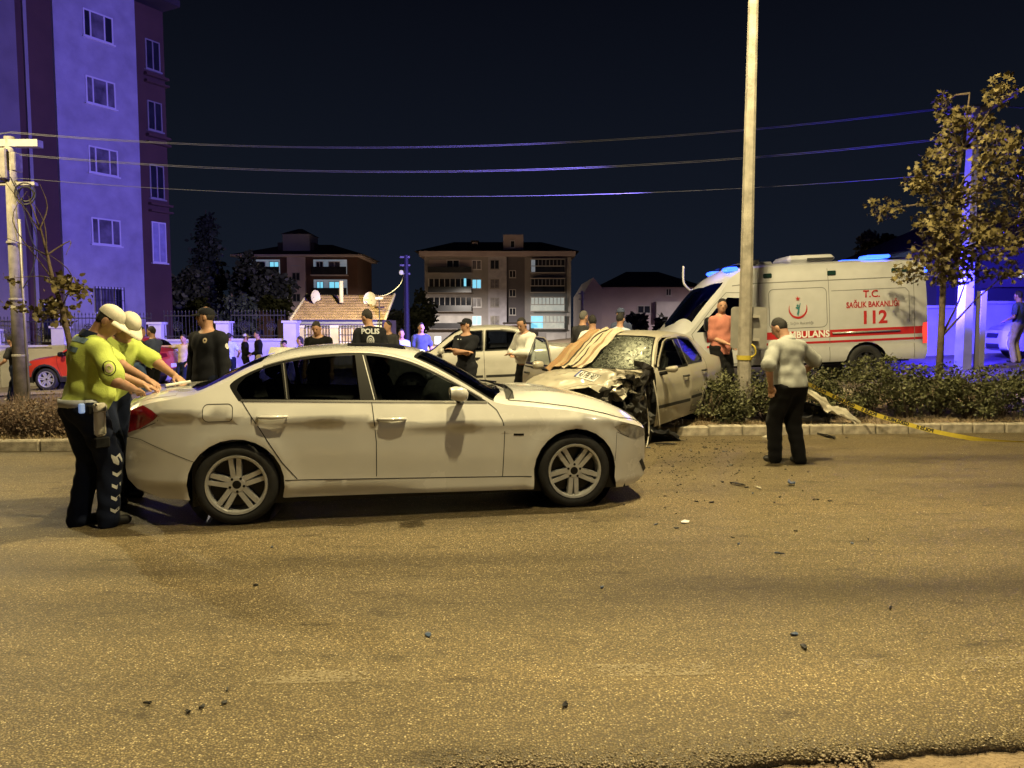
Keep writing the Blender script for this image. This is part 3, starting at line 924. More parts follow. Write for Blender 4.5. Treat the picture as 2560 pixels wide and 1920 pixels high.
# ---- poles
def poles():
    # street lamp on the median, its head out of the picture above
    p = bld('street_lamp', 'grey tapered lamp post rising from the hedge in front of the ambulance', 'street lamp', (3.60, 11.9, .12), 0)
    mb = MB(); mb.tube([(0, 0, -.1), (0, 0, 4.0), (.02, 0, 8.9)], [.115, .090, .060], 10); mb.build('post', POLE_C, p, False)
    mb = MB(); mb.tube(catmull([(.02, 0, 8.8), (-.1, -.5, 9.05), (-.6, -1.8, 9.1), (-1.25, -3.6, 9.05)], 5), .04, 8); mb.build('arm', POLE_S, p, True)
    mb = MB(); mb.box((-1.47, -4.2, 8.98), (-1.12, -3.5, 9.08), bev=.03); mb.build('lamp_head', POLE_S, p)
    # traffic sign fixed to the post, seen from behind
    s = bld('traffic_sign', 'grey back of a rectangular sign plate fixed to the lamp post', 'sign', (3.72, 12.02, 1.05), R(4))
    mb = MB(); mb.prism(rounded(-.29, .18, .29, .83, .05), .06, .075); mb.build('sign_plate', mat('grey_sign_back', (.30, .29, .27), .5, metal=.4, var=.15, vscale=5), s)
    mb = MB(); mb.box((-.14, -.02, .30), (.14, .06, .34)); mb.box((-.14, -.02, .66), (.14, .06, .70)); mb.build('bracket', POLE_S, s)
    # concrete pole on the left with transformer gear
    x, y = -12.35, 19.3
    p = bld('utility_pole', 'concrete utility pole with brackets and cable coils at the left edge', 'utility pole', (x, y, zf(x, y)), 0)
    mb = MB(); mb.tube([(0, 0, -.1), (0, 0, 6.6)], [.18, .125], 14); mb.build('pole', POLE_C, p, True)
    mb = MB(); mb.tube([(.20, -.03, 0), (.17, -.03, 4.6)], .03, 8); mb.build('conduit', POLE_S, p, True)
    for z in (1.2, 2.6, 4.0):
        mb = MB(); mb.lathe([(.175, z), (.185, z + .01), (.185, z + .05), (.175, z + .06)], 14, 'z'); mb.build('band', POLE_S, p)
    mb = MB(); mb.box((-.65, -.12, 6.35), (.75, .12, 6.52)); mb.build('crossarm', POLE_S, p)
    mb = MB(); mb.box((-.3, -.22, 5.55), (.02, .16, 6.3), bev=.03); mb.box((.12, -.2, 5.75), (.24, .1, 6.2), bev=.02); mb.build('fuse_box', POLE_C, p)
    mb = MB(); mb.box((-.5, -.10, 5.42), (.62, .06, 5.50)); mb.build('crossarm', POLE_S, p)
    for i, (rr, zz) in enumerate(((.26, 5.2), (.22, 5.15), (.18, 5.2))):
        mb = MB(); mb.tube([(.42 + rr * math.cos(2 * math.pi * j / 18), -.16 + .02 * i, zz + rr * math.sin(2 * math.pi * j / 18)) for j in range(19)], .018, 5); mb.build('cable_coil', BLACK_PLASTIC, p)
    for pts in ([(.3, -.1, 5.1), (.5, -.12, 4.6), (.62, -.1, 4.1), (.5, -.1, 3.4), (.22, -.1, 2.9)], [(.1, -.2, 5.6), (.35, -.2, 5.0), (.55, -.15, 4.0), (.9, -.1, 3.5)]):
        mb = MB(); mb.tube(catmull(pts, 5), .015, 5); mb.build('hanging_cable', BLACK_PLASTIC, p)
    # blue-lit pole on the right
    x, y = 10.15, 17.3
    p = bld('utility_pole', 'tall square pole with slanted arm lit bright blue behind the maple', 'utility pole', (x, y, zf(x, y)), 0)
    mb = MB(); mb.tube([(0, 0, -.1), (0, 0, 5.75)], [.20, .13], 6); mb.build('pole', mat('pale_square_pole', (.24, .24, .27), .7, var=.15, vscale=4), p)
    mb = MB(); mb.tube([(-.15, 0, 5.6), (.25, 0, 5.72), (.85, -.1, 6.05)], [.10, .09, .06], 6); mb.build('arm', POLE_S, p)
    for z in (5.0, 4.4, 3.9): 
        mb = MB(); mb.tube([(-.05, 0, z), (.30, -.05, z + .08)], .06, 6); mb.build('arm', POLE_S, p)
    mb = MB(); mb.box((.30, -.1, 0), (.42, .1, 1.75)); mb.build('meter_box', STUCCO_G, p)
    # dark pole in the middle distance
    Y = 36.0; k = Y / FPX
    xx = (1018 - 1280) * k
    p = bld('utility_pole', 'dark steel utility pole with crossarms left of the grey apartment block', 'utility pole', (xx, Y, -1.2), 0)
    ztop = EYE + (812 - 640) * k + 1.2
    mb = MB(); mb.tube([(0, 0, 0), (0, 0, ztop)], [.17, .11], 8); mb.build('pole', mat('dark_steel', (.05, .05, .055), .6, metal=.3), p)
    for v in (645, 665, 686):
        z = EYE + (812 - v) * k + 1.2
        mb = MB(); mb.box((-.28, -.06, z - .04), (.18, .06, z + .04)); mb.build('crossarm', POLE_S, p)
    mb = MB(); mb.lathe([(0, -.1), (.09, -.08), (.12, 0), (.09, .08), (0, .1)], 10, 'x', (-.22, -.1, EYE + (812 - 683) * k + 1.2)); mb.build('lamp_head', mat('lamp_globe', (.6, .6, .5), .4, emit=(1, .85, .5), estr=.5), p, True)
    light('pole_lamp_light', 'SPOT', (xx - 1.0, Y - 1.6, EYE + (812 - 683) * k + .4), 5200.0, LAMP_WARM, .1, aim=(-9.0, 40.5, 1.0), cone=R(88))
    Y = 46.0; k = Y / FPX
    p = bld('utility_pole', 'thin pale pole standing at the right corner of the grey apartment block', 'utility pole', ((1455 - 1280) * k, Y, -1.2), 0)
    mb = MB(); mb.tube([(0, 0, 0), (0, 0, EYE + (812 - 728) * k + 1.2)], [.13, .09], 8); mb.build('pole', mat('pale_pole', (.55, .52, .40), .8), p)
    for v in (735, 748): 
        z = EYE + (812 - v) * k + 1.2
        mb = MB(); mb.box((-.25, -.05, z - .03), (.2, .05, z + .03)); mb.build('crossarm', POLE_S, p)
# poles() is called after the vehicles

def lamps_offscreen():
    """the other street lamps whose light reaches the place, with their posts, and the light of all of them and the added fills"""
    posts = {1: ((-14.6, 12.9, 0), 'lamp post on the median beyond the left edge of the picture'), 2: ((12.6, -6.5, 0), 'lamp post on the near roadside behind the camera, right one'),
             3: ((0.9, -2.2, 0), 'lamp post on the near roadside behind the camera, left one')}
    for i, (b, lb) in posts.items():
        hx, hy, hz = STREET_AND_FILL_LAMPS[i][0]
        p = bld('street_lamp', lb, 'street lamp', b, 0)
        d = Vector((hx - b[0], hy - b[1], hz - b[2]))
        PM = POLE_S
        MB().tube([(0, 0, 0), (0, 0, d.z - .2)], [.10, .06], 8).build('post', PM, p)
        MB().tube([(0, 0, d.z - .25), (d.x * .5, d.y * .5, d.z + .05), (d.x, d.y, d.z + .05)], .04, 6).build('arm', PM, p)
        MB().box((d.x - .18, d.y - .3, d.z - .03), (d.x + .18, d.y + .3, d.z + .08), bev=.03).build('lamp_head', POLE_S, p)
    for i, (pos, w, c) in enumerate(STREET_AND_FILL_LAMPS):
        light('street_and_fill_light', 'SPOT', (pos[0], pos[1], pos[2] - .12), w, c, .14, aim=(pos[0], pos[1], 0), cone=R(158 if i < 4 else 178), blend=.35)
lamps_offscreen()

def wires():
    A_, B_ = Vector((-12.35, 19.3, 0)), Vector((10.2, 17.3, 0))
    g = 'overhead wires between the poles'
    names = ['topmost pair line of the overhead wires', 'middle pair line of the overhead wires', 'lowest of the overhead wires crossing the dark sky']
    for i, (za, zb, sag) in enumerate(((6.30, 6.42, .62), (5.78, 5.75, .60), (5.22, 4.98, .50))):
        for s_ in ((0, .07) if i < 2 else (0,)):
            pts = []
            for j in range(41):
                t = -.35 + 1.75 * j / 40
                tt = min(max(t, 0), 1)
                if t < 0: q = A_ + (A_ - B_) * (-t) * 1.0
                elif t > 1: q = B_ + (B_ - A_) * (t - 1)
                else: q = A_.lerp(B_, t)
                fr = t - math.floor(t)
                z = za + (zb - za) * t - sag * 4 * fr * (1 - fr)
                pts.append((q.x, q.y + s_, z + s_ * .6))
            mb = MB(); mb.tube(pts, .006, 5)
            tag(mb.build('power_wire', WIRE, None, True), ('upper strand of the ' if s_ else 'lower strand of the ') + names[i] if i < 2 else names[i], 'wire', g)
    # service drop from the house mast
    mb = MB(); mb.tube(catmull([(-6.8, 39, 3.0), (-6.0, 38, 3.15), (-5.3, 37, 3.6), (-4.95, 36, 4.3)], 6), .018, 5)
    tag(mb.build('power_wire', mat('pale_cable', (.6, .6, .55), .5), None, True), 'pale drooping cable from the cream house to the dark pole', 'wire')
    m = bld('roof_mast', 'thin cable mast at the right corner of the cream house', 'mast', (-6.8, 39.6, 1.0), 0)
    mb = MB(); mb.tube([(0, 0, 0), (0, 0, 2.0)], .03, 6); mb.build('mast', IRON, m)
    mb = MB(); mb.box((-.2, -.03, 1.9), (.2, .03, 2.0), bev=.01); mb.build('insulator', UPVC, m)
wires()
# ================================================================== vehicles
PAINT_WHITE = mat('white_car_paint', (0.58, 0.575, 0.56), 0.22, spec=0.8, coat=1.0, var=0.04, vscale=3.0, rvar=0.08)
PAINT_SILVER = mat('dusty_pale_car_paint', (0.33, 0.305, 0.25), 0.38, metal=0.0, coat=0.5, var=0.07, vscale=4.0, rvar=0.08)
PAINT_DULL = mat('dull_white_car_paint', (0.47, 0.46, 0.43), 0.4, coat=0.5, var=0.07, vscale=4.0, rvar=0.08)  # darker and rougher than the white paint above
PAINT_RED = mat('orange_red_car_paint', (0.52, 0.045, 0.02), 0.3, coat=0.8, var=0.08, vscale=3.0)
BLACK_TRIM = mat('black_trim', (0.007, 0.007, 0.008), 0.28, spec=0.25)
BLACK_PLASTIC = mat('black_plastic', (0.018, 0.018, 0.019), 0.6, var=0.3, vscale=20, bump=0.2, bscale=90)
GAP = mat('panel_gap', (0.006, 0.006, 0.006), 0.9)
CHROME = mat('bright_trim', (0.72, 0.70, 0.66), 0.22, metal=1.0)
RUBBER = mat('tyre_rubber', (0.014, 0.014, 0.015), 0.75, var=0.35, vscale=25, bump=0.25, bscale=120)
ALLOY = mat('alloy_wheel', (0.48, 0.48, 0.48), 0.3, metal=0.35, var=0.15, vscale=12)
ALLOY_DARK = mat('dark_alloy', (0.035, 0.035, 0.037), 0.5, metal=0.4)
DISC = mat('brake_disc', (0.20, 0.18, 0.16), 0.45, metal=0.9, var=0.2, vscale=15)
RED_LENS = mat('red_lamp_lens', (0.20, 0.010, 0.014), 0.12, coat=0.6)
CLEAR_LENS = mat('clear_lamp_lens', (0.30, 0.30, 0.31), 0.08, metal=0.35, coat=1.0, var=0.5, vscale=18)
INTERIOR = mat('car_interior', (0.02, 0.02, 0.021), 0.85)
AIRBAG = mat('deployed_airbag', (0.42, 0.40, 0.35), 0.8, var=0.2, vscale=9, bump=0.5, bscale=14)
PLATE = mat('number_plate_white', (0.72, 0.71, 0.66), 0.45)
INK = mat('black_ink', (0.01, 0.01, 0.01), 0.6)

def tint_glass(name, tint, keep):
    m, nt, b, N = nodes_mat(name)
    nt.nodes.remove(b)
    out = [n for n in nt.nodes if n.type == 'OUTPUT_MATERIAL'][0]
    tr = N('BsdfTransparent'); tr.inputs[0].default_value = (*[keep * c for c in tint], 1)
    gl = N('BsdfGlossy'); gl.inputs['Roughness'].default_value = 0.03; gl.inputs[0].default_value = (0.9, 0.92, 0.95, 1)
    fr = N('Fresnel', IOR=1.5)
    ms = N('MixShader')
    nt.links.new(fr.outputs[0], ms.inputs[0]); nt.links.new(tr.outputs[0], ms.inputs[1]); nt.links.new(gl.outputs[0], ms.inputs[2])
    nt.links.new(ms.outputs[0], out.inputs[0])
    MATS[name] = m
    return m
GLASS_DARK = tint_glass('tinted_glass', (0.75, 0.85, 0.9), 0.16)
GLASS = tint_glass('car_glass', (0.85, 0.95, 0.92), 0.62)

class Car:
    """A car body from its side view: half width W(x,z), edge line between side and top, centre line of hood, glass and roof."""
    def __init__(s, root, W, edge, ctr, side, xr, xf, br=0.08, bf=0.06, n=4.0, deform=None, tsh=None):
        s.root, s.W, s.edge, s.ctr, s.side = root, W, pchip(edge), pchip(ctr), side
        s.x0, s.x1, s.br, s.bf, s.n = edge[0][0], edge[-1][0], br, bf, n
        s.xr, s.xf = pchip(xr), pchip(xf)      # x of the rear and front silhouette as a function of z
        s.zr, s.zf_ = xr[0][0], xf[0][0]
        s.D = deform or (lambda P: P)
        s.tsh = tsh
    def S(s, sg):
        def f(x, z):
            x, z = np.asarray(x, float), np.asarray(z, float)
            return s.D(np.stack([x, sg * s.W(x, z), z], -1))
        return f
    def T(s, x, t):
        x, t = np.asarray(x, float), np.asarray(t, float)
        e, c = s.edge(x), s.ctr(x)
        w = s.W(x, e)
        z = e + (c - e) * (1 - np.abs(t) ** s.n * 0.55 - 0.45 * t * t)
        if s.tsh is not None: z = z + s.tsh(x, t)
        k = sstep(s.x1 - 0.45, s.x1, x) * s.bf - (1 - sstep(s.x0, s.x0 + 0.45, x)) * s.br
        return s.D(np.stack([x + k * (1 - t * t), t * w, z], -1))
    def E(s, front):
        xe = s.x1 if front else s.x0
        X = s.xf if front else s.xr
        zlo = s.zf_ if front else s.zr
        B = s.bf if front else -s.br
        def f(t, q):
            t, q = np.asarray(t, float), np.asarray(q, float)
            e, c = s.edge(xe), s.ctr(xe)
            zt = e + (c - e) * (1 - np.abs(t) ** s.n * 0.55 - 0.45 * t * t)
            z = zlo + q * (zt - zlo)
            zs = zlo + q * (e - zlo)
            x = X(zs)
            return s.D(np.stack([x + B * (1 - t * t), t * s.W(x, zs), z], -1))
        return f
    def out(s):
        return lambda X: X - np.array([[0, 0, 0.55]]) * np.ones((len(X), 1)) - np.stack([X[:, 0] * 0.75, 0 * X[:, 0], 0 * X[:, 0]], 1)

def build_sides(car, parts, paint, sides=(-1, 1), step=0.07, skip=None):
    """parts: list of (name, outline, material, offset, parent index or None). The remainder becomes the body."""
    made = {}
    P, tris = tri_regions(car.side, [p[1] for p in parts], step, step * .8)
    for sg in sides:
        S = car.S(sg)
        o2 = lambda X, sg=sg: np.tile(np.array([[0, sg, 0.0]]), (len(X), 1))
        lift('body', P, tris[-1], S, paint, car.root, 0, o2)
        objs = []
        for i, (nm, poly, m, off, par) in enumerate(parts):
            if skip and (sg, nm) in skip: objs.append(None); continue
            pr = car.root if par is None or objs[par] is None else objs[par]
            objs.append(lift(nm, P, tris[i], S, m, pr, off, o2))
        made[sg] = objs
    return made

def build_top(car, parts, paint, step=0.09):
    """parts: (name, outline in (x,t), material, offset); remainder is body"""
    outer = [(car.x0, -1), (car.x1, -1), (car.x1, 1), (car.x0, 1)]
    P, tris = tri_regions(outer, [p[1] for p in parts], step, step * .7)
    S = lambda a, b: car.T(a, np.clip(b, -1, 1))
    S2 = lambda a, b: car.T(a, b)
    o2 = lambda X: np.tile(np.array([[0, 0, 1.0]]), (len(X), 1))
    lift('body', P, tris[-1], S2, paint, car.root, 0, o2)
    return [lift(nm, P, tris[i], S2, m, car.root, off, o2) for i, (nm, poly, m, off) in enumerate(parts)]

def build_end(car, front, parts, paint, step=0.12):
    outer = [(-1, 0), (1, 0), (1, 1), (-1, 1)]
    P, tris = tri_regions(outer, [p[1] for p in parts], step)
    S = car.E(front)
    sg = 1 if front else -1
    o2 = lambda X: np.tile(np.array([[sg, 0, 0.0]]), (len(X), 1))
    lift('bumper', P, tris[-1], S, paint, car.root, 0, o2)
    return [lift(nm, P, tris[i], S, m, car.root, off, o2) for i, (nm, poly, m, off) in enumerate(parts)]

def arch_pts(cx, cz, r, a0, a1, n=16):
    return [(cx + r * math.cos(R(a0 + (a1 - a0) * i / n)), cz + r * math.sin(R(a0 + (a1 - a0) * i / n))) for i in range(n + 1)]

def underbody(car, x0, x1, w, z0, z1, wheels, r, m=None):
    mb = MB()
    mb.box((x0, -w, z0), (x1, w, z1))
    mb.build('underbody', m or BLACK_TRIM, car.root)

def wheel(parent, c, sg, Rt, Rr, width, spokes=5, style='double', rot=0.0, alloy=None):
    """hub with disc as the part, tyre and rim under it; axis along y, outer face towards sg*y"""
    root = MB()
    yo = sg * width / 2
    root.lathe([(0.0, yo * .55), (0.06, yo * .55), (0.06, yo * .2)], 16, 'y')
    root.lathe([(Rr * .62, -yo * .1), (Rr * .62, yo * .05), (0.05, yo * .05)], 24, 'y')
    w = root.build('wheel', DISC, parent, True, loc=c)
    t = MB()
    hw = width / 2
    pr = [(Rr * 1.02, -hw * .86), (Rr + .02, -hw), (Rt - .045, -hw * 1.04), (Rt - .012, -hw * .9), (Rt, -hw * .6), (Rt - .001, 0), (Rt, hw * .6), (Rt - .012, hw * .9), (Rt - .045, hw * 1.04), (Rr + .02, hw), (Rr * 1.02, hw * .86)]
    t.lathe(pr, 40, 'y')
    t.build('tyre', RUBBER, w, True)
    rm = MB()
    q = sg
    rm.lathe([(Rr * .93, -q * hw * .9), (Rr * .90, q * hw * .1), (Rr * .925, q * hw * .82), (Rr * .96, q * hw * 1.0), (Rr * 1.035, q * hw * 1.03), (Rr * 1.05, q * hw * .9)], 40, 'y')
    yf = q * hw * .86
    for k in range(spokes):
        a = rot + 2 * math.pi * k / spokes
        ca, sa = math.cos(a), math.sin(a)
        def pt(r_, s_, y_): return (ca * r_ - sa * s_, y_, sa * r_ + ca * s_)
        offs = ((-.027, .0225), (.027, .0225)) if style == 'double' else ((0, .042),)
        for (o_, hw_) in offs:
            r0, r1 = .045, Rr * .95
            o0 = o_ * .75; h0 = hw_ * .9
            vs = [pt(r0, o0 - h0, yf * .86), pt(r0, o0 + h0, yf * .86), pt(r1, o_ * 1.15 + hw_ * .8, yf), pt(r1, o_ * 1.15 - hw_ * .8, yf),
                  pt(r0, o0 - h0 * 1.2, yf * .4), pt(r0, o0 + h0 * 1.2, yf * .4), pt(r1, o_ * 1.15 + hw_, yf * .55), pt(r1, o_ * 1.15 - hw_, yf * .55)]
            rm.add(vs, [(0, 1, 2, 3), (7, 6, 5, 4), (0, 4, 5, 1), (1, 5, 6, 2), (2, 6, 7, 3), (3, 7, 4, 0)])
    rm.lathe([(.068, yf * .4), (.072, yf * .82), (.060, yf * .9), (.034, yf * .9)], 24, 'y')
    rim = rm.build('rim', alloy or ALLOY, w, False)
    cp = MB()
    cp.lathe([(.0, yf * .93), (.026, yf * .93), (.034, yf * .88)], 20, 'y')
    for k in range(5):
        a = rot + math.pi / 5 + 2 * math.pi * k / 5
        cp.lathe([(0, yf * .915), (.011, yf * .915), (.011, yf * .8)], 10, 'y', (math.cos(a) * .056, 0, math.sin(a) * .056))
    cp.build('hub_cap', BLACK_TRIM, w, False)
    return w

def rounded(x0, z0, x1, z1, r=0.03, n=4):
    out = []
    for cx, cz, a in ((x1 - r, z1 - r, 0), (x0 + r, z1 - r, 90), (x0 + r, z0 + r, 180), (x1 - r, z0 + r, 270)):
        out += [(cx + r * math.cos(R(a + 90 * i / n)), cz + r * math.sin(R(a + 90 * i / n))) for i in range(n + 1)]
    return out

def handle(parent, car, x, z, sg, L=0.22, m=None, drop=0.0):
    mb = MB()
    w = float(car.W(np.array(x), np.array(z)))
    y = sg * (w + 0.028)
    P = car.D(np.array([[x - L / 2, sg * (w + .0), z + drop], [x - L / 2 + .03, y, z], [x, y + sg * .006, z - .002], [x + L / 2 - .03, y, z], [x + L / 2, sg * (w + 0), z]]))
    mb.tube([tuple(p) for p in P], [.010, .014, .016, .014, .010], 8)
    return mb.build('handle', m or PAINT_WHITE, parent, True)

def mirror_part(parent, car, x, z, sg, m, L=0.17, h=0.12, d=0.20):
    w = float(car.W(np.array(x), np.array(z - .06)))
    vs, fs = [], []
    rings = [(0.0, .75), (.25, .96), (.6, 1.0), (.88, .8), (1.0, .35)]
    n = 12
    for (t, k) in rings:
        for i in range(n):
            a = 2 * math.pi * i / n
            c_, s_ = math.cos(a), math.sin(a)
            ex = math.copysign(abs(c_) ** .6, c_); ez = math.copysign(abs(s_) ** .6, s_)
            vs.append((x - .03 + (t - .2) * L * 1.0 * .75, sg * (w + .07 + d / 2 + ex * d / 2 * k), z + ez * h / 2 * k - t * .012))
    for j in range(len(rings) - 1):
        for i in range(n):
            fs.append((j * n + i, j * n + (i + 1) % n, (j + 1) * n + (i + 1) % n, (j + 1) * n + i))
    fs.append(tuple(range(n))); fs.append(tuple((len(rings) - 1) * n + i for i in range(n)))
    vs = car.D(np.array(vs))
    o = mk('mirror', vs, fs, m, parent, True)
    mb = MB(); 
    P = car.D(np.array([[x + .06, sg * (w - .01), z - .09], [x + .02, sg * (w + .1), z - .065]]))
    mb.tube([tuple(p) for p in P], [.03, .025], 8)
    mb.build('mirror_arm', BLACK_TRIM, o)
    return o

# ------------------------------------------------------------------ the white saloon in front
def bmw():
    pr, pf = gz(593.7, 1212.4, .325), gz(1434.6, 1177.3, .325)
    dv = pf - pr
    yaw = math.atan2(dv.y, dv.x)
    nrm = Vector((-math.sin(yaw), math.cos(yaw), 0))
    o = (pr + pf) / 2 + nrm * .87; o.z = 0
    root = empty('parked_car', o, yaw, 'white four-door saloon with dark glass and five-spoke wheels, side-on in the foreground', 'car')
    zc = lambda x: np.clip(.79 - .062 * (x + .3), .735, .93)
    zb = lambda x: .972 - .029 * (x + .43)
    plan = lambda x: 1 - .30 * np.clip((x - 1.45) / .72, 0, 2) ** 2.6 - .27 * np.clip((-x - 1.5) / .80, 0, 2) ** 2.6
    prof = pchip([(-.75, .845), (-.6, .862), (-.52, .893), (-.42, .889), (-.25, .892), (-.12, .886), (-.045, .884), (-.018, .890), (.0, .903), (.010, .904), (.05, .888), (.10, .863), (.16, .832), (.22, .80)])
    def W(x, z):
        x, z = np.asarray(x, float), np.asarray(z, float)
        b = zb(x)
        base = prof(np.minimum(z, b) - zc(x))
        for cx in (-1.405, 1.405):
            r = np.hypot(x - cx, z - .325)
            base = base + .016 * np.exp(-((r - .40) / .07) ** 2) * (z < .85)
        w = base - np.maximum(z - b, 0) * .56
        return w * plan(x)
    edge = [(-2.20, .93), (-2.05, .985), (-1.86, 1.02), (-1.70, 1.055), (-1.5, 1.135), (-1.37, 1.208), (-1.23, 1.272), (-1.05, 1.327), (-.83, 1.366), (-.56, 1.386), (-.42, 1.388), (-.3, 1.382), (-.17, 1.362), (.01, 1.312), (.167, 1.244), (.312, 1.168), (.456, 1.086), (.6, .998), (.70, .942), (.82, .915), (1.0, .898), (1.35, .858), (1.6, .81), (1.85, .745), (2.04, .69), (2.13, .655)]
    ctr = [(-2.20, .985), (-2.05, 1.055), (-1.9, 1.078), (-1.78, 1.085), (-1.5, 1.215), (-1.24, 1.325), (-.93, 1.402), (-.6, 1.427), (-.3, 1.428), (.03, 1.402), (.2, 1.352), (.5, 1.205), (.86, 1.018), (.95, 1.02), (1.2, 1.016), (1.43, .99), (1.64, .945), (1.78, .90), (1.92, .832), (2.05, .745), (2.13, .675)]
    ec = pchip(edge)
    rear = [(-1.811, .22), (-1.982, .228), (-2.187, .305), (-2.25, .379), (-2.268, .462), (-2.262, .574), (-2.24, .705), (-2.215, .82), (-2.20, .93)]
    front = [(2.13, .655), (2.14, .6), (2.145, .50), (2.14, .33), (2.15, .255), (2.12, .216), (2.0, .16), (1.887, .15)]
    ra = arch_pts(-1.405, .325, .372, 205, -18)
    fa = arch_pts(1.405, .325, .376, 203, -25)
    side = [(-1.76, .215)] + ra[1:] + [(-1.037, .205), (1.03, .185)] + fa[1:-1] + [(1.80, .155), (1.887, .15)]
    side += front[::-1][1:-1] + [(x, float(ec(x))) for x in np.linspace(2.13, -2.20, 90)] + rear[::-1][1:-1] + [(-1.811, .22)]
    car = Car(root, W, edge, ctr, side, [(.22, -1.9), (.25, -2.08), (.305, -2.187), (.379, -2.25), (.462, -2.268), (.574, -2.262), (.705, -2.24), (.82, -2.215), (.93, -2.20)],
              [(.15, 1.95), (.17, 2.02), (.216, 2.12), (.255, 2.15), (.33, 2.14), (.5, 2.145), (.6, 2.14), (.655, 2.13)], br=.10, bf=.10, n=5,
              tsh=lambda x, t: sstep(.95, 1.3, x) * (1 - sstep(1.75, 2.1, x)) * (.016 * np.exp(-((np.abs(t) - .62) / .10) ** 2) - .010 * np.exp(-((np.abs(t) - .86) / .07) ** 2)))
    dlo_top = [(-1.376, .992), (-1.444, 1.095), (-1.436, 1.134), (-1.369, 1.182), (-1.233, 1.246), (-1.048, 1.301), (-.83, 1.341), (-.561, 1.362), (-.417, 1.363), (-.306, 1.357), (-.175, 1.336), (.009, 1.285), (.167, 1.215), (.312, 1.139), (.456, 1.057), (.588, .978), (.655, .936)]
    # C-post kink etc.: glass areas inside the dark surround
    b_rear, b_front = -.385, -.335
    topc = catmull(dlo_top[3:], 4)
    tz = pchip(sorted({round(p[0], 4): p[1] for p in topc}.items()))
    T_ = lambda x: float(tz(x)) - .020
    B_ = lambda x: float(zb(np.array(x))) + .012
    q_glass = [(-1.345, B_(-1.345)), (-1.395, 1.08), (-1.385, 1.12), (-1.33, T_(-1.33) - .003)] + [(x, T_(x)) for x in (-1.25, -1.15, -1.06)] + [(-1.02, B_(-1.02))]
    r_glass = [(-.985, B_(-.985)), (-1.025, T_(-1.025))] + [(x, T_(x)) for x in (-.9, -.75, -.6, -.48)] + [(-.46, T_(-.46)), (-.425, B_(-.425))]
    f_glass = [(-.285, B_(-.285)), (-.37, T_(-.37))] + [(x, T_(x)) for x in (-.3, -.2, -.1, 0, .1, .2, .3, .4, .5)] + [(.575, B_(.575))]
    surround = catmull(dlo_top, 3) + [(.4, float(zb(.4))), (-.4, float(zb(-.4))), (-1.2, float(zb(-1.2)))]
    rdoor = [(-.335, .974), (-.315, .785), (-.302, .638), (-.304, .352), (-.935, .358), (-1.05, .50), (-1.165, .686), (-1.276, .872), (-1.352, .992)]
    fdoor = [(.647, .936), (.716, .875), (.759, .786), (.778, .687), (.758, .310), (-.304, .352), (-.302, .638), (-.315, .785), (-.335, .974)]
    sill = [(-1.035, .352), (1.012, .298), (1.03, .185), (-1.037, .205)]
    tail = [(-2.24, 1.0), (-2.13, .985), (-2.03, .935), (-1.975, .892), (-2.02, .85), (-2.13, .785), (-2.24, .745)]
    head = [(1.775, .700), (1.86, .722), (1.96, .712), (2.16, .672), (2.16, .59), (2.02, .572), (1.93, .60), (1.83, .652)]
    fuel = rounded(-1.64, .838, -1.418, .975, .04)
    bumper_f = [(1.80, .12), (1.80, .34), (1.775, .40), (1.80, .655), (1.93, .598), (2.02, .57), (2.3, .59), (2.3, .1)]
    bumper_r = [(-1.70, .52), (-1.9, .60), (-2.13, .70), (-2.4, .74), (-2.4, .1), (-1.74, .1), (-1.765, .30)]
    parts = [('sill', sill, PAINT_WHITE, 0, None), ('front_bumper', bumper_f, PAINT_WHITE, 0, None), ('rear_bumper', bumper_r, PAINT_WHITE, 0, None),
             ('door', rdoor, PAINT_WHITE, 0, None), ('door', fdoor, PAINT_WHITE, 0, None),
             ('fuel_flap', fuel, PAINT_WHITE, 0, None), ('window_surround', surround, BLACK_TRIM, 0, None),
             ('quarter_window', q_glass, GLASS_DARK, -.006, None), ('window', r_glass, GLASS_DARK, -.006, 3), ('window', f_glass, GLASS_DARK, -.006, 4),
             ('tail_light', tail, RED_LENS, .004, None), ('headlight', head, CLEAR_LENS, .003, None)]
    made = build_sides(car, parts, PAINT_WHITE)
    for sg in (-1, 1):
        S = car.S(sg); o2 = lambda X, sg=sg: np.tile(np.array([[0, sg, 0.0]]), (len(X), 1))
        g = .007
        ribbon('panel_gap', rdoor[:4] , S, g, GAP, root, .0015, o2)
        ribbon('panel_gap', rdoor[4:], S, g, GAP, root, .0015, o2)
        ribbon('panel_gap', fdoor[:5], S, g, GAP, root, .0015, o2)
        ribbon('panel_gap', [(-1.03, .353), (1.01, .299)], S, g, GAP, root, .0015, o2)
        ribbon('panel_gap', fuel, S, .0055, GAP, root, .0015, o2, True)
        ribbon('panel_gap', [(-1.97, .89), (-1.99, .84), (-2.13, .78)], S, .005, GAP, root, .0015, o2)
        ribbon('panel_gap', bumper_r[:4], S, .0045, GAP, root, .0015, o2)
        ribbon('panel_gap', bumper_f[2:5], S, .0045, GAP, root, .0015, o2)
        ribbon('window_trim', [(x, float(zb(x)) - .002) for x in np.linspace(-1.36, .64, 16)], S, .016, CHROME, root, .004, o2)
        ribbon('window_trim', [(x, float(tz(x)) + .004) for x in np.linspace(-1.2, .60, 24)], S, .007, CHROME, root, .003, o2)
        for ln in ([(-1.005, B_(-1.0)), (-1.04, T_(-1.04))], [(-.31, B_(-.31)), (-.395, T_(-.395))]):
            ribbon('window_post', ln, S, .007, CHROME if ln[0][0] < -.5 else ALLOY, root, .003, o2)
        ribbon('side_marker', [(.855, .665), (.945, .662)], S, .018, BLACK_TRIM, root, .003, o2)
        ribbon('intake_grille', [(2.085, .37), (2.12, .31), (2.142, .265)], S, .045, BLACK_PLASTIC, root, .002, o2)
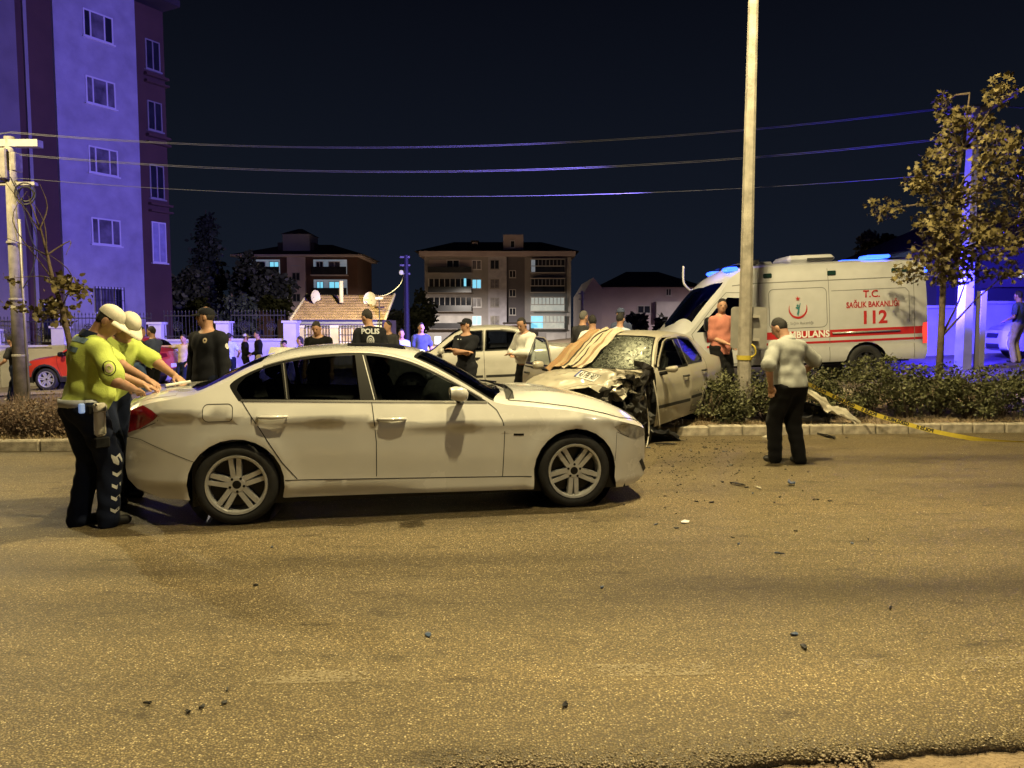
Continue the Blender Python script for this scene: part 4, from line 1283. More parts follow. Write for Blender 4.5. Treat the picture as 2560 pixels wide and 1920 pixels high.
        dr = made[sg]
        handle(dr[3], car, -1.116, .868, sg, .235)
        handle(dr[4], car, -.175, .826, sg, .235)
        mirror_part(dr[4], car, .36, 1.035, sg, PAINT_WHITE, .20, .125, .19)
    # top: rear glass, boot lid, roof with sunroof, windscreen, bonnet
    def band(xa, xb, ta, ka, kb, n=9):
        tt = np.linspace(-ta, ta, n)
        return [(xa + ka * (1 - (t / ta) ** 2), t) for t in tt] + [(xb + kb * (1 - (t / ta) ** 2), t) for t in tt[::-1]]
    wind = [(.70, -.97), (.05, -.93), (.15, -.5), (.175, 0), (.15, .5), (.05, .93), (.70, .97), (.82, .6), (.87, 0), (.82, -.6)]
    rglass = [(-1.70, -.90), (-1.80, -.5), (-1.82, 0), (-1.80, .5), (-1.70, .90), (-1.22, .88), (-1.16, .4), (-1.15, 0), (-1.16, -.4), (-1.22, -.88)]
    roofg = rounded(-.52, -.72, -.02, .72, .08)
    bonnet = [(.84, -.90), (.93, -.6), (.96, 0), (.93, .6), (.84, .90), (1.3, .93), (1.85, .93), (2.06, .80), (2.08, 0), (2.06, -.80), (1.85, -.93), (1.3, -.93)]
    boot = [(-2.18, -.86), (-2.18, .86), (-1.86, .9), (-1.87, 0), (-1.86, -.9)]
    cowl = [(.82, -.88), (.88, -.4), (.885, 0), (.88, .4), (.82, .88), (.90, .86), (.945, .5), (.955, 0), (.945, -.5), (.90, -.86)]
    build_top(car, [('windscreen', wind, GLASS_DARK, -.002), ('rear_window', rglass, GLASS_DARK, -.002), ('sunroof', roofg, BLACK_TRIM, .004), ('bonnet', bonnet, PAINT_WHITE, .003), ('boot_lid', boot, PAINT_WHITE, .002), ('wiper_cowl', cowl, BLACK_PLASTIC, -.006)], PAINT_WHITE, .07)
    oT = lambda X: np.tile(np.array([[0, 0, 1.0]]), (len(X), 1))
    ribbon('panel_gap', bonnet, lambda a, b: car.T(a, b), .011, GAP, root, .004, oT, True)
    ribbon('windscreen_seal', [(.70, -.98), (.4, -.965), (.05, -.94), (.15, -.5), (.175, 0)], lambda a, b: car.T(a, b), .03, BLACK_TRIM, root, .003, oT)
    mb = MB()
    for y0, x1_, y1 in ((-.55, .78, .05), (.05, .80, .62)):
        a, b2 = car.T(np.array(.88), np.array(y0)), car.T(np.array(x1_), np.array(y1))
        mb.tube([tuple(a + [0, 0, .03]), tuple(b2 + [0, 0, .03])], .009, 6)
    mb.build('wiper', BLACK_TRIM, root)
    build_end(car, True, [('kidney_grille', rounded(.08, .62, .36, .93, .06), BLACK_TRIM, -.01), ('kidney_grille', rounded(-.36, .62, -.08, .93, .06), BLACK_TRIM, -.01), ('lower_grille', rounded(-.62, .10, .62, .36, .06), BLACK_PLASTIC, -.01)], PAINT_WHITE)
    build_end(car, False, [('tail_light', [(-1, .78), (-.62, .80), (-.6, .98), (-1, .99)], RED_LENS, .004), ('tail_light', [(1, .78), (.62, .80), (.6, .98), (1, .99)], RED_LENS, .004), ('number_plate', rounded(-.32, .62, .32, .76, .02), PLATE, .006), ('diffuser', rounded(-.75, .02, .75, .18, .04), BLACK_PLASTIC, .002)], PAINT_WHITE)
    # antenna fin
    mb = MB()
    mb.add([(-1.22, -.03, 1.335), (-1.22, .03, 1.335), (-.98, .03, 1.395), (-.98, -.03, 1.395), (-1.20, 0, 1.40), (-1.12, 0, 1.398)], [(0, 3, 5, 4), (1, 4, 5, 2), (0, 4, 1), (3, 2, 5), (0, 1, 2, 3)])
    mb.build('antenna_fin', PAINT_WHITE, root, False)
    # interior
    mb = MB()
    mb.box((-1.75, -.80, .15), (1.9, .80, .55))
    for cx in (-1.405, 1.405):
        mb.lathe([(.40, -.80), (.40, .80)], 28, 'y', (cx, 0, .325))
    mb.build('underbody', BLACK_TRIM, root)
    mb = MB()
    for x in (-.95, .0):
        for y in ((-.36, .36)):
            mb.box((x - .1, y - .24, .5), (x + .35, y + .24, .72), bev=.05)
            mb.add([(x - .12, y - .23, .65), (x + .02, y - .23, .62), (x - .16, y - .2, 1.14), (x - .26, y - .2, 1.12), (x - .12, y + .23, .65), (x + .02, y + .23, .62), (x - .16, y + .2, 1.14), (x - .26, y + .2, 1.12)],
                   [(0, 1, 2, 3), (7, 6, 5, 4), (0, 4, 5, 1), (1, 5, 6, 2), (2, 6, 7, 3), (3, 7, 4, 0)])
            mb.box((x - .26, y - .12, 1.15), (x - .16, y + .12, 1.28), bev=.04)
    mb.box((.45, -.7, .6), (.9, .7, .92), bev=.06)
    mb.build('seats', INTERIOR, root)
    V = []
    mb = MB()
    mb.lathe([(0, -.13), (.10, -.125), (.19, -.08), (.235, 0), (.19, .08), (.1, .125), (0, .13)], 20, 'x')
    vs = [(x * 1.1 + .26 + .02 * math.sin(9 * y + 7 * z), y - .36, z * .9 + .92 + .02 * math.sin(11 * y)) for x, y, z in mb.v]
    mk('airbag', vs, mb.f, AIRBAG, root, True)
    vs = [(x * .8 + .38, y * .8 + .36, z * .8 + .95) for x, y, z in mb.v]
    mk('airbag', vs, mb.f, AIRBAG, root, True)
    for cx, rot in ((-1.405, 1.62), (1.405, .9)):
        for sg in (-1, 1):
            wheel(root, (cx, sg * (.775), .325), sg, .328, .230, .215, 5, 'double', rot)
    return root
bmw()
# ------------------------------------------------------------------ small saloons
def saloon_spec(k=1.0, h=1.0):
    edge = [(-2.12, .90), (-1.95, .955), (-1.6, .985), (-1.42, 1.03), (-1.15, 1.20), (-.92, 1.335), (-.6, 1.392), (0, 1.398), (.2, 1.368), (.38, 1.29), (.6, 1.145), (.82, .985), (.95, .925), (1.4, .865), (1.75, .79), (1.97, .69)]
    ctr = [(-2.12, .95), (-1.95, 1.015), (-1.6, 1.045), (-1.5, 1.055), (-1.0, 1.345), (-.7, 1.435), (-.2, 1.462), (.15, 1.445), (.3, 1.405), (.98, .985), (1.1, .975), (1.4, .935), (1.75, .85), (1.97, .735)]
    return edge, ctr
def saloon_W(x, z):
    x, z = np.asarray(x, float), np.asarray(z, float)
    prof = pchip([(.2, .775), (.3, .80), (.42, .822), (.55, .832), (.62, .838), (.66, .832), (.78, .828), (.86, .815), (.94, .79)])
    b = prof(np.minimum(z, .94))
    for cx in (-1.22, 1.22):
        r = np.hypot(x - cx, z - .29)
        b = b + .018 * np.exp(-((r - .34) / .05) ** 2) * (z < .72)
    w = b - np.maximum(z - .94, 0) * .46
    return w * (1 - .24 * np.clip((x - 1.3) / .7, 0, 2) ** 2.5 - .20 * np.clip((-x - 1.4) / .75, 0, 2) ** 2.5)

def saloon(root, paint, deform=None, crash=False, glass=None, alloy=None, strip=BLACK_PLASTIC):
    edge, ctr = saloon_spec()
    ec = pchip(edge)
    rear = [(-1.65, .24), (-2.0, .25), (-2.14, .32), (-2.165, .45), (-2.16, .62), (-2.13, .80), (-2.12, .90)]
    front = [(1.97, .69), (2.0, .6), (2.02, .5), (2.02, .34), (1.98, .24), (1.64, .2)]
    ra, fa = arch_pts(-1.22, .29, .335, 200, -15), arch_pts(1.22, .29, .335, 198, -18)
    side = [(-1.56, .22)] + ra[1:] + [(-.89, .2), (.89, .2)] + fa[1:] + [(1.6, .19)] + front[::-1][1:-1] + [(x, float(ec(x))) for x in np.linspace(1.97, -2.12, 60)] + rear[::-1][1:-1]
    car = Car(root, saloon_W, edge, ctr, side, [(.24, -1.95), (.25, -2.0), (.32, -2.14), (.45, -2.165), (.62, -2.16), (.8, -2.13), (.90, -2.12)], [(.2, 1.85), (.24, 1.98), (.34, 2.02), (.5, 2.02), (.6, 2.0), (.69, 1.97)], .07, .09, 5, deform)
    gl = glass or GLASS_DARK
    rw = [(-.98, .965), (-1.02, 1.02), (-.88, 1.25), (-.82, 1.305), (-.55, 1.345), (-.27, 1.35), (-.24, .965)]
    fw = [(-.19, .965), (-.19, 1.35), (.08, 1.345), (.2, 1.315), (.42, 1.17), (.66, .99), (.67, .965)]
    fd = [(-.215, 1.37), (.1, 1.372), (.26, 1.325), (.48, 1.175), (.78, .96), (.82, .80), (.80, .26), (-.215, .26)]
    rd = [(-.215, 1.37), (-.215, .26), (-.82, .26), (-.88, .45), (-1.0, .60), (-1.09, .75), (-1.10, .96), (-.92, 1.27), (-.82, 1.33), (-.55, 1.368)]
    ff = [(.80, .26), (.82, .80), (.78, .94), (.95, .93), (1.4, .87), (1.75, .80), (1.70, .60), (1.58, .5), (1.58, .15), (.80, .15)]
    fb = [(1.58, .5), (1.70, .60), (2.2, .55), (2.2, .1), (1.56, .1)]
    rb = [(-1.56, .5), (-1.7, .6), (-2.3, .58), (-2.3, .1), (-1.56, .1)]
    hd = [(1.66, .72), (1.74, .79), (1.95, .72), (2.1, .66), (2.1, .57), (1.75, .59)]
    tl = [(-1.93, .94), (-2.3, .98), (-2.3, .62), (-2.02, .66), (-1.93, .8)]
    parts = [('fender', ff, paint, 0, None), ('front_bumper', fb, paint, 0, None), ('rear_bumper', rb, paint, 0, None), ('headlight', hd, CLEAR_LENS, .003, None), ('tail_light', tl, RED_LENS, .003, None),
             ('door', fd, paint, 0, None), ('door', rd, paint, 0, None), ('window', fw, gl, -.006, 5), ('window', rw, gl, -.006, 6)]
    skip = {(1, 'fender'), (1, 'front_bumper'), (1, 'headlight'), (-1, 'headlight')} if crash else None
    made = build_sides(car, parts, paint, step=.10, skip=skip)
    for sg in (-1, 1):
        S = car.S(sg); o2 = lambda X, sg=sg: np.tile(np.array([[0, sg, 0.0]]), (len(X), 1))
        for ln in (rd[2:], rd[:3]):
            ribbon('panel_gap', ln, S, .008, GAP, root, .0015, o2)
        dr = made[sg]
        ribbon('window_frame', fw, S, .026, BLACK_TRIM, dr[5], .002, o2, True)
        ribbon('window_frame', rw, S, .026, BLACK_TRIM, dr[6], .002, o2, True)
        ribbon('side_strip', [(-.18, .47), (.78, .47)], S, .045, strip, dr[5], .006, o2)
        ribbon('side_strip', [(-.24, .47), (-.86, .47)], S, .045, strip, dr[6], .006, o2)
        for d_, x in ((5, -.05), (6, -.95)):
            handle(dr[d_], car, x, .83, sg, .17, BLACK_PLASTIC)
        mirror_part(dr[5], car, .60, 1.0, sg, paint, .16, .12, .17)
    wind = [(.82, -.96), (.24, -.92), (.29, -.5), (.3, 0), (.29, .5), (.24, .92), (.82, .96), (.93, .6), (.96, 0), (.93, -.6)]
    rg = [(-1.36, -.9), (-1.44, 0), (-1.36, .9), (-1.0, .88), (-.98, 0), (-1.0, -.88)]
    hood = [(.96, -.92), (1.03, 0), (.96, .92), (1.9, .92), (1.93, 0), (1.9, -.92)]
    boot = [(-2.1, -.88), (-2.1, .88), (-1.52, .9), (-1.53, 0), (-1.52, -.9)]
    tops = build_top(car, [('windscreen', wind, (SHATTER if crash else gl), -.002), ('rear_window', rg, gl, -.002), ('bonnet', hood, paint, .004), ('boot_lid', boot, paint, .002)], paint, .09 if not crash else .05)
    oT = lambda X: np.tile(np.array([[0, 0, 1.0]]), (len(X), 1))
    ribbon('windscreen_seal', wind, lambda a, b: car.T(a, b), .03, BLACK_TRIM, root, .004, oT, True)
    if not crash:
        build_end(car, True, [('grille', rounded(-.5, .62, .5, .86, .05), BLACK_PLASTIC, .002), ('lower_grille', rounded(-.6, .1, .6, .36, .05), BLACK_PLASTIC, .002)], paint)
    build_end(car, False, [('tail_light', [(-1, .6), (-.68, .6), (-.66, .97), (-1, .98)], RED_LENS, .004), ('tail_light', [(1, .6), (.68, .6), (.66, .97), (1, .98)], RED_LENS, .004), ('number_plate', rounded(-.34, .62, .34, .78, .02), PLATE, .006)], paint)
    mb = MB(); mb.box((-1.9, -.66, .2), (.85 if crash else 1.8, .66, .5))
    for cx in ((-1.22,) if crash else (-1.22, 1.22)):
        mb.lathe([(.345, -.74), (.345, .74)], 24, 'y', (cx, 0, .29))
    mb.build('underbody', BLACK_TRIM, root)
    for x in (-.9, -.05):
        for y in (-.34, .34):
            mb = MB()
            mb.box((x - .1, y - .22, .45), (x + .32, y + .22, .66), bev=.05)
            mb.add([(x - .12, y - .21, .6), (x + .02, y - .21, .58), (x - .16, y - .18, 1.08), (x - .26, y - .18, 1.06), (x - .12, y + .21, .6), (x + .02, y + .21, .58), (x - .16, y + .18, 1.08), (x - .26, y + .18, 1.06)],
                   [(0, 1, 2, 3), (7, 6, 5, 4), (0, 4, 5, 1), (1, 5, 6, 2), (2, 6, 7, 3), (3, 7, 4, 0)])
            mb.box((x - .26, y - .11, 1.09), (x - .17, y + .11, 1.2), bev=.03)
            mb.build('seat', INTERIOR, root)
    for cx in (-1.22, 1.22):
        for sg in (-1, 1):
            if crash and cx > 0 and sg > 0: continue
            wheel(root, (cx, sg * .72, .29), sg, .29, .19, .185, 7, 'single', .3, alloy or ALLOY)
    return car, made, tops

SHATTER = None
def shatter_mat():
    m, nt, b, N = nodes_mat('shattered_glass')
    out = [n for n in nt.nodes if n.type == 'OUTPUT_MATERIAL'][0]
    tc = N('TexCoord'); O = tc.outputs['Object']
    v1 = N('TexVoronoi', Scale=16.0, feature='DISTANCE_TO_EDGE'); nt.links.new(O, v1.inputs['Vector'])
    v2 = N('TexVoronoi', Scale=55.0, feature='DISTANCE_TO_EDGE'); nt.links.new(O, v2.inputs['Vector'])
    # distance from the point of impact on the driver's side
    gr = N('Mapping'); gr.inputs['Location'].default_value = (-.62, -.42, -1.18); nt.links.new(O, gr.inputs[0])
    ln = N('VectorMath', operation='LENGTH'); nt.links.new(gr.outputs[0], ln.inputs[0])
    near = N('MapRange'); near.inputs[1].default_value, near.inputs[2].default_value, near.inputs[3].default_value, near.inputs[4].default_value = .18, .75, .030, .004
    nt.links.new(ln.outputs['Value'], near.inputs[0])
    c1 = N('Math', operation='LESS_THAN'); nt.links.new(v2.outputs['Distance'], c1.inputs[0]); nt.links.new(near.outputs[0], c1.inputs[1])
    c2 = N('Math', operation='LESS_THAN'); nt.links.new(v1.outputs['Distance'], c2.inputs[0]); c2.inputs[1].default_value = .016
    mx = N('Math', operation='MAXIMUM'); nt.links.new(c1.outputs[0], mx.inputs[0]); nt.links.new(c2.outputs[0], mx.inputs[1])
    mm = N('Math', operation='MULTIPLY'); nt.links.new(mx.outputs[0], mm.inputs[0]); mm.inputs[1].default_value = .55
    ce = N('MapRange'); ce.inputs[1].default_value, ce.inputs[2].default_value, ce.inputs[3].default_value, ce.inputs[4].default_value = .06, .40, .55, .0
    nt.links.new(ln.outputs['Value'], ce.inputs[0])
    v3 = N('TexVoronoi', Scale=30.0); nt.links.new(O, v3.inputs['Vector'])
    s3 = N('SeparateColor'); nt.links.new(v3.outputs['Color'], s3.inputs[0])
    cr = N('Math', operation='MULTIPLY'); nt.links.new(ce.outputs[0], cr.inputs[0]); nt.links.new(s3.outputs[0], cr.inputs[1])
    cr2 = N('Math', operation='MULTIPLY'); nt.links.new(cr.outputs[0], cr2.inputs[0]); cr2.inputs[1].default_value = 1.7
    m2 = N('Math', operation='MAXIMUM'); nt.links.new(mm.outputs[0], m2.inputs[0]); nt.links.new(cr2.outputs[0], m2.inputs[1])
    b.inputs['Base Color'].default_value = (.50, .54, .46, 1); b.inputs['Roughness'].default_value = .35
    ge = GLASS.node_tree
    tr = N('BsdfTransparent'); tr.inputs[0].default_value = (.34, .40, .36, 1)
    gl = N('BsdfGlossy'); gl.inputs['Roughness'].default_value = .08
    fr = N('Fresnel', IOR=1.5)
    bp = N('Bump', Strength=.35, Distance=.006); nt.links.new(v2.outputs['Distance'], bp.inputs['Height'])
    nt.links.new(bp.outputs[0], b.inputs['Normal']); nt.links.new(bp.outputs[0], gl.inputs['Normal'])
    s1 = N('MixShader'); nt.links.new(fr.outputs[0], s1.inputs[0]); nt.links.new(tr.outputs[0], s1.inputs[1]); nt.links.new(gl.outputs[0], s1.inputs[2])
    s2 = N('MixShader'); nt.links.new(m2.outputs[0], s2.inputs[0]); nt.links.new(s1.outputs[0], s2.inputs[1]); nt.links.new(b.outputs[0], s2.inputs[2])
    nt.links.new(s2.outputs[0], out.inputs[0])
    return m
SHATTER = shatter_mat()

def blanket_mat():
    m, nt, b, N = nodes_mat('striped_blanket')
    at = N('Attribute', attribute_name='across')
    r = N('ValToRGB'); r.color_ramp.interpolation = 'CONSTANT'
    cols = [(0, (.34, .20, .10)), (.10, (.40, .25, .13)), (.18, (.46, .33, .18)), (.30, (.36, .22, .11)), (.40, (.05, .04, .03)), (.43, (.55, .47, .34)), (.52, (.05, .04, .03)), (.56, (.60, .52, .38)), (.66, (.04, .03, .025)), (.71, (.56, .46, .32)), (.80, (.30, .20, .12)), (.84, (.60, .52, .40))]
    el = r.color_ramp.elements
    while len(el) < len(cols): el.new(.5)
    for e, (p, c) in zip(el, cols): e.position = p; e.color = (*[q * .68 for q in c], 1)
    nt.links.new(at.outputs['Fac'], r.inputs[0])
    tc = N('TexCoord'); n = N('TexNoise', Scale=60.0, Detail=3.0); nt.links.new(tc.outputs['Object'], n.inputs['Vector'])
    c = mix(N, nt, .35, r.outputs[0], n.outputs['Color'], 'OVERLAY')
    nt.links.new(c, b.inputs['Base Color']); b.inputs['Roughness'].default_value = .95
    bp = N('Bump', Strength=.5, Distance=.005); nt.links.new(n.outputs['Fac'], bp.inputs['Height']); nt.links.new(bp.outputs[0], b.inputs['Normal'])
    return m

def nz(P, s, q=0.0):
    return np.array([mnoise.noise(Vector((p[0] * s + q, p[1] * s - q, p[2] * s + 2 * q))) for p in np.atleast_2d(P)])

def crash_deform(P):
    sh = P.shape
    Q = P.reshape(-1, 3).copy()
    x, y, z = Q[:, 0].copy(), Q[:, 1].copy(), Q[:, 2].copy()
    w = sstep(.78, 1.9, x) * sstep(-.55, .55, y)
    f = sstep(.95, 1.5, x)
    n1, n2 = nz(Q, 2.6), nz(Q, 6.0, 3.3)
    n1, n2 = .5 - 2.2 * np.abs(n1), .25 - 1.1 * np.abs(n2)      # ridged: sharp creases
    fold = np.sin(13 * x + 5 * y) * sstep(1.0, 1.25, x)
    Q[:, 0] -= .62 * w + .10 * f
    Q[:, 1] -= .12 * w
    Q[:, 2] += (.085 * n1 + .05 * n2 + .012 * fold) * np.maximum(w, .22 * f) * 1.3 + .07 * w * np.exp(-((x - 1.35) / .3) ** 2)
    Q[:, 0] += .05 * n2 * np.maximum(w, .2 * f)
    # windscreen post on the driver's side pushed back a little, pane bowed in
    g = sstep(.25, .6, x) * (1 - sstep(.8, 1.0, x)) * sstep(.1, .45, y) * sstep(.98, 1.08, z)
    Q[:, 2] -= .045 * g * (1 + n1)
    return Q.reshape(sh)

def crumple(name, m, parent, centre, size, seed, amp=.25, n=14, verts_fn=None, smooth=False):
    vs, fs = [], []
    for i in range(n + 1):
        for j in range(n + 1):
            a, b = i / n - .5, j / n - .5
            p = Vector((a * size[0], b * size[1] * .0 + 0, b * size[2]))
            q = Vector((a * 3.1 + seed, b * 3.1, seed * .7))
            d = Vector((mnoise.noise(q), mnoise.noise(q + Vector((5, 3, 1))), mnoise.noise(q + Vector((9, 1, 7))))) + .5 * Vector((mnoise.noise(q * 2.7), mnoise.noise(q * 2.7 + Vector((5, 3, 1))), mnoise.noise(q * 2.7 + Vector((9, 1, 7)))))
            p += Vector((d.x * amp * .6, d.y * amp + size[1] * (a + .3 * b), d.z * amp * .5))
            vs.append(tuple(Vector(centre) + p))
    for i in range(n):
        for j in range(n):
            k = i * (n + 1) + j
            fs.append((k, k + 1, k + n + 2, k + n + 1))
    return mk(name, vs, fs, m, parent, smooth)

def wreck():
    yaw = math.atan2(-.825, -.565)
    root = empty('wrecked_car', (1.73, 11.43, .05), label='wrecked pale saloon with shattered windscreen and torn-off front corner, half on the median', cat='car', rot=(R(0), R(2.2), yaw))
    car, made, tops = saloon(root, PAINT_SILVER, crash_deform, True, GLASS)
    # doors swung on their hinges
    def swing(o, ang, sg):
        h = Vector((.80, sg * .80, 0))
        M = Matrix.Translation(h) @ Matrix.Rotation(R(ang), 4, 'Z') @ Matrix.Translation(-h)
        o.matrix_local = M
    swing(made[-1][5], 58, -1)
    swing(made[1][5], -5, 1)
    made[-1][5]['label'] = 'opened passenger door'
    # inner lining of the opened door
    mb = MB(); mb.box((-.19, -.80, .28), (.78, -.755, .93))
    mb.build('door_lining', INTERIOR, made[-1][5])
    # torn front corner: firewall, inner wing, hanging liner and strips
    WRK = mat('torn_dark_metal', (.022, .020, .018), .55, metal=.3, var=.6, vscale=9, bump=.6, bscale=20)
    WRP = mat('bent_pale_sheet', (.42, .39, .33), .4, metal=.2, coat=.3, var=.25, vscale=8)
    mb = MB(); mb.box((.70, -.70, .25), (.86, .70, .90))
    mb.build('firewall', WRK, root)
    crumple('inner_wing', WRK, root, (.98, .50, .55), (.55, .35, .75), 1.3, .30)
    crumple('inner_wing', WRK, root, (1.08, .30, .45), (.6, .2, .7), 4.1, .28)
    crumple('inner_wing', WRK, root, (.86, .68, .50), (.22, .16, .95), 8.8, .16, 12)
    crumple('wheel_liner', BLACK_PLASTIC, root, (1.02, .66, .32), (.45, .15, .5), 6.2, .22, 12)
    crumple('inner_wing', WRK, root, (1.02, .74, .52), (.42, .25, 1.05), 12.4, .20, 14)
    crumple('wheel_liner', BLACK_PLASTIC, root, (1.22, .66, .28), (.5, .25, .6), 15.1, .22, 14)
    crumple('engine_block', WRK, root, (1.25, .0, .5), (.8, .6, .5), 2.7, .35)
    crumple('fender', WRP, root, (1.12, .42, .80), (.50, .22, .22), 5.5, .26, 12)
    crumple('fender', WRP, root, (1.02, .60, .66), (.30, .12, .42), 3.9, .20, 12)
    crumple('front_bumper', PAINT_SILVER, root, (1.55, -.25, .42), (.35, 1.0, .35), 7.4, .14, 12)
    w = wheel(root, (1.12, .62, .27), 1, .28, .185, .18, 7, 'single', .3, ALLOY_DARK)
    w.rotation_euler = (R(14), 0, R(24))
    for i, pts in enumerate([[(.95, .70, .95), (1.05, .78, .6), (1.0, .80, .25), (1.1, .82, .02), (1.3, .86, -.02)], [(1.1, .6, .85), (1.22, .72, .5), (1.12, .74, .2), (1.25, .78, .0)], [(.84, .78, .9), (.86, .86, .55), (.83, .88, .2)], [(1.2, .5, .8), (1.35, .62, .55), (1.3, .66, .15)]]):
        mb = MB(); mb.tube(catmull(pts, 5), .010 + .003 * (i % 2), 6)
        mb.build('hanging_cable', WRK if i % 2 else WRP, root, True)
    # blanket over the left half of the windscreen
    n1, n2 = 40, 34
    vs, ac, fs = [], [], []
    for i in range(n1 + 1):
        for j in range(n2 + 1):
            a, b = i / n1, j / n2
            x = .02 + a * 1.02 + .10 * (b - .5)
            t = -1.02 + b * 1.02 - .18 * a * b
            P = car.T(np.array(x), np.array(np.clip(t, -.99, 1)))
            fold = .014 * math.sin(17 * b + 3 * a) + .012 * math.sin(31 * b - 5 * a) + .036 * mnoise.noise(Vector((a * 4, b * 4, 0))) + .018 * mnoise.noise(Vector((a * 11, b * 9, 3)))
            vs.append((P[0], P[1] - max(0, -.99 - t) * 1.0, P[2] + .034 + fold + (.03 if .45 < a < .8 else 0) * math.sin((a - .45) / .35 * math.pi)))
            ac.append(b)
    for i in range(n1):
        for j in range(n2):
            k = i * (n2 + 1) + j
            fs.append((k, k + 1, k + n2 + 2, k + n2 + 1))
    bl = mk('blanket', [root.matrix_basis @ Vector(v) for v in vs], fs, blanket_mat(), None, True)
    at = bl.data.attributes.new('across', 'FLOAT', 'POINT'); at.data.foreach_set('value', np.array(ac, dtype=np.float32))
    tag(bl, 'brown striped blanket spread over the windscreen of the wrecked car', 'blanket')
    md = bl.modifiers.new('thickness', 'SOLIDIFY'); md.thickness = .008
    # number plate thrown onto the bonnet
    pa, pb = gz(1436, 931, 1.08), gz(1504, 951, 1.04)
    pv = pb - pa
    pl = empty('number_plate', (pa + pb) / 2, label='loose white number plate reading 43 FB 907 lying on the wrecked bonnet', cat='number plate', rot=(R(38), R(3), math.atan2(pv.y, pv.x)))
    mb = MB(); mb.box((-.26, -.056, 0), (.26, .056, .004), bev=.002); pp = mb.build('plate', PLATE, pl)
    mb = MB()
    for (a, b) in (((-.26, -.056), (.26, -.049)), ((-.26, .049), (.26, .056)), ((-.26, -.049), (-.253, .049)), ((.253, -.049), (.26, .049))):
        mb.box((a[0], a[1], .0045), (b[0], b[1], .006))
    mb.build('plate_border', INK, pl)
    mb = MB(); mb.box((-.252, -.048, .0045), (-.222, .048, .006)); mb.build('blue_band', mat('plate_blue', (.02, .05, .35), .4), pl)
    text_mesh('plate_lettering', '43 FB 907', .105, INK, pl, (.015, 0, .0065), (0, 0, 0), bold=.002)
wreck()

def white_saloon():
    x, y = -.72, 15.7
    root = empty('parked_car', (x, y, zf(x, y) + .0), label='pale saloon standing beyond the median behind the officer with folded arms', cat='car', rot=(0, R(2.4), R(180)))
    saloon(root, PAINT_DULL, None, False, GLASS_DARK)
white_saloon()

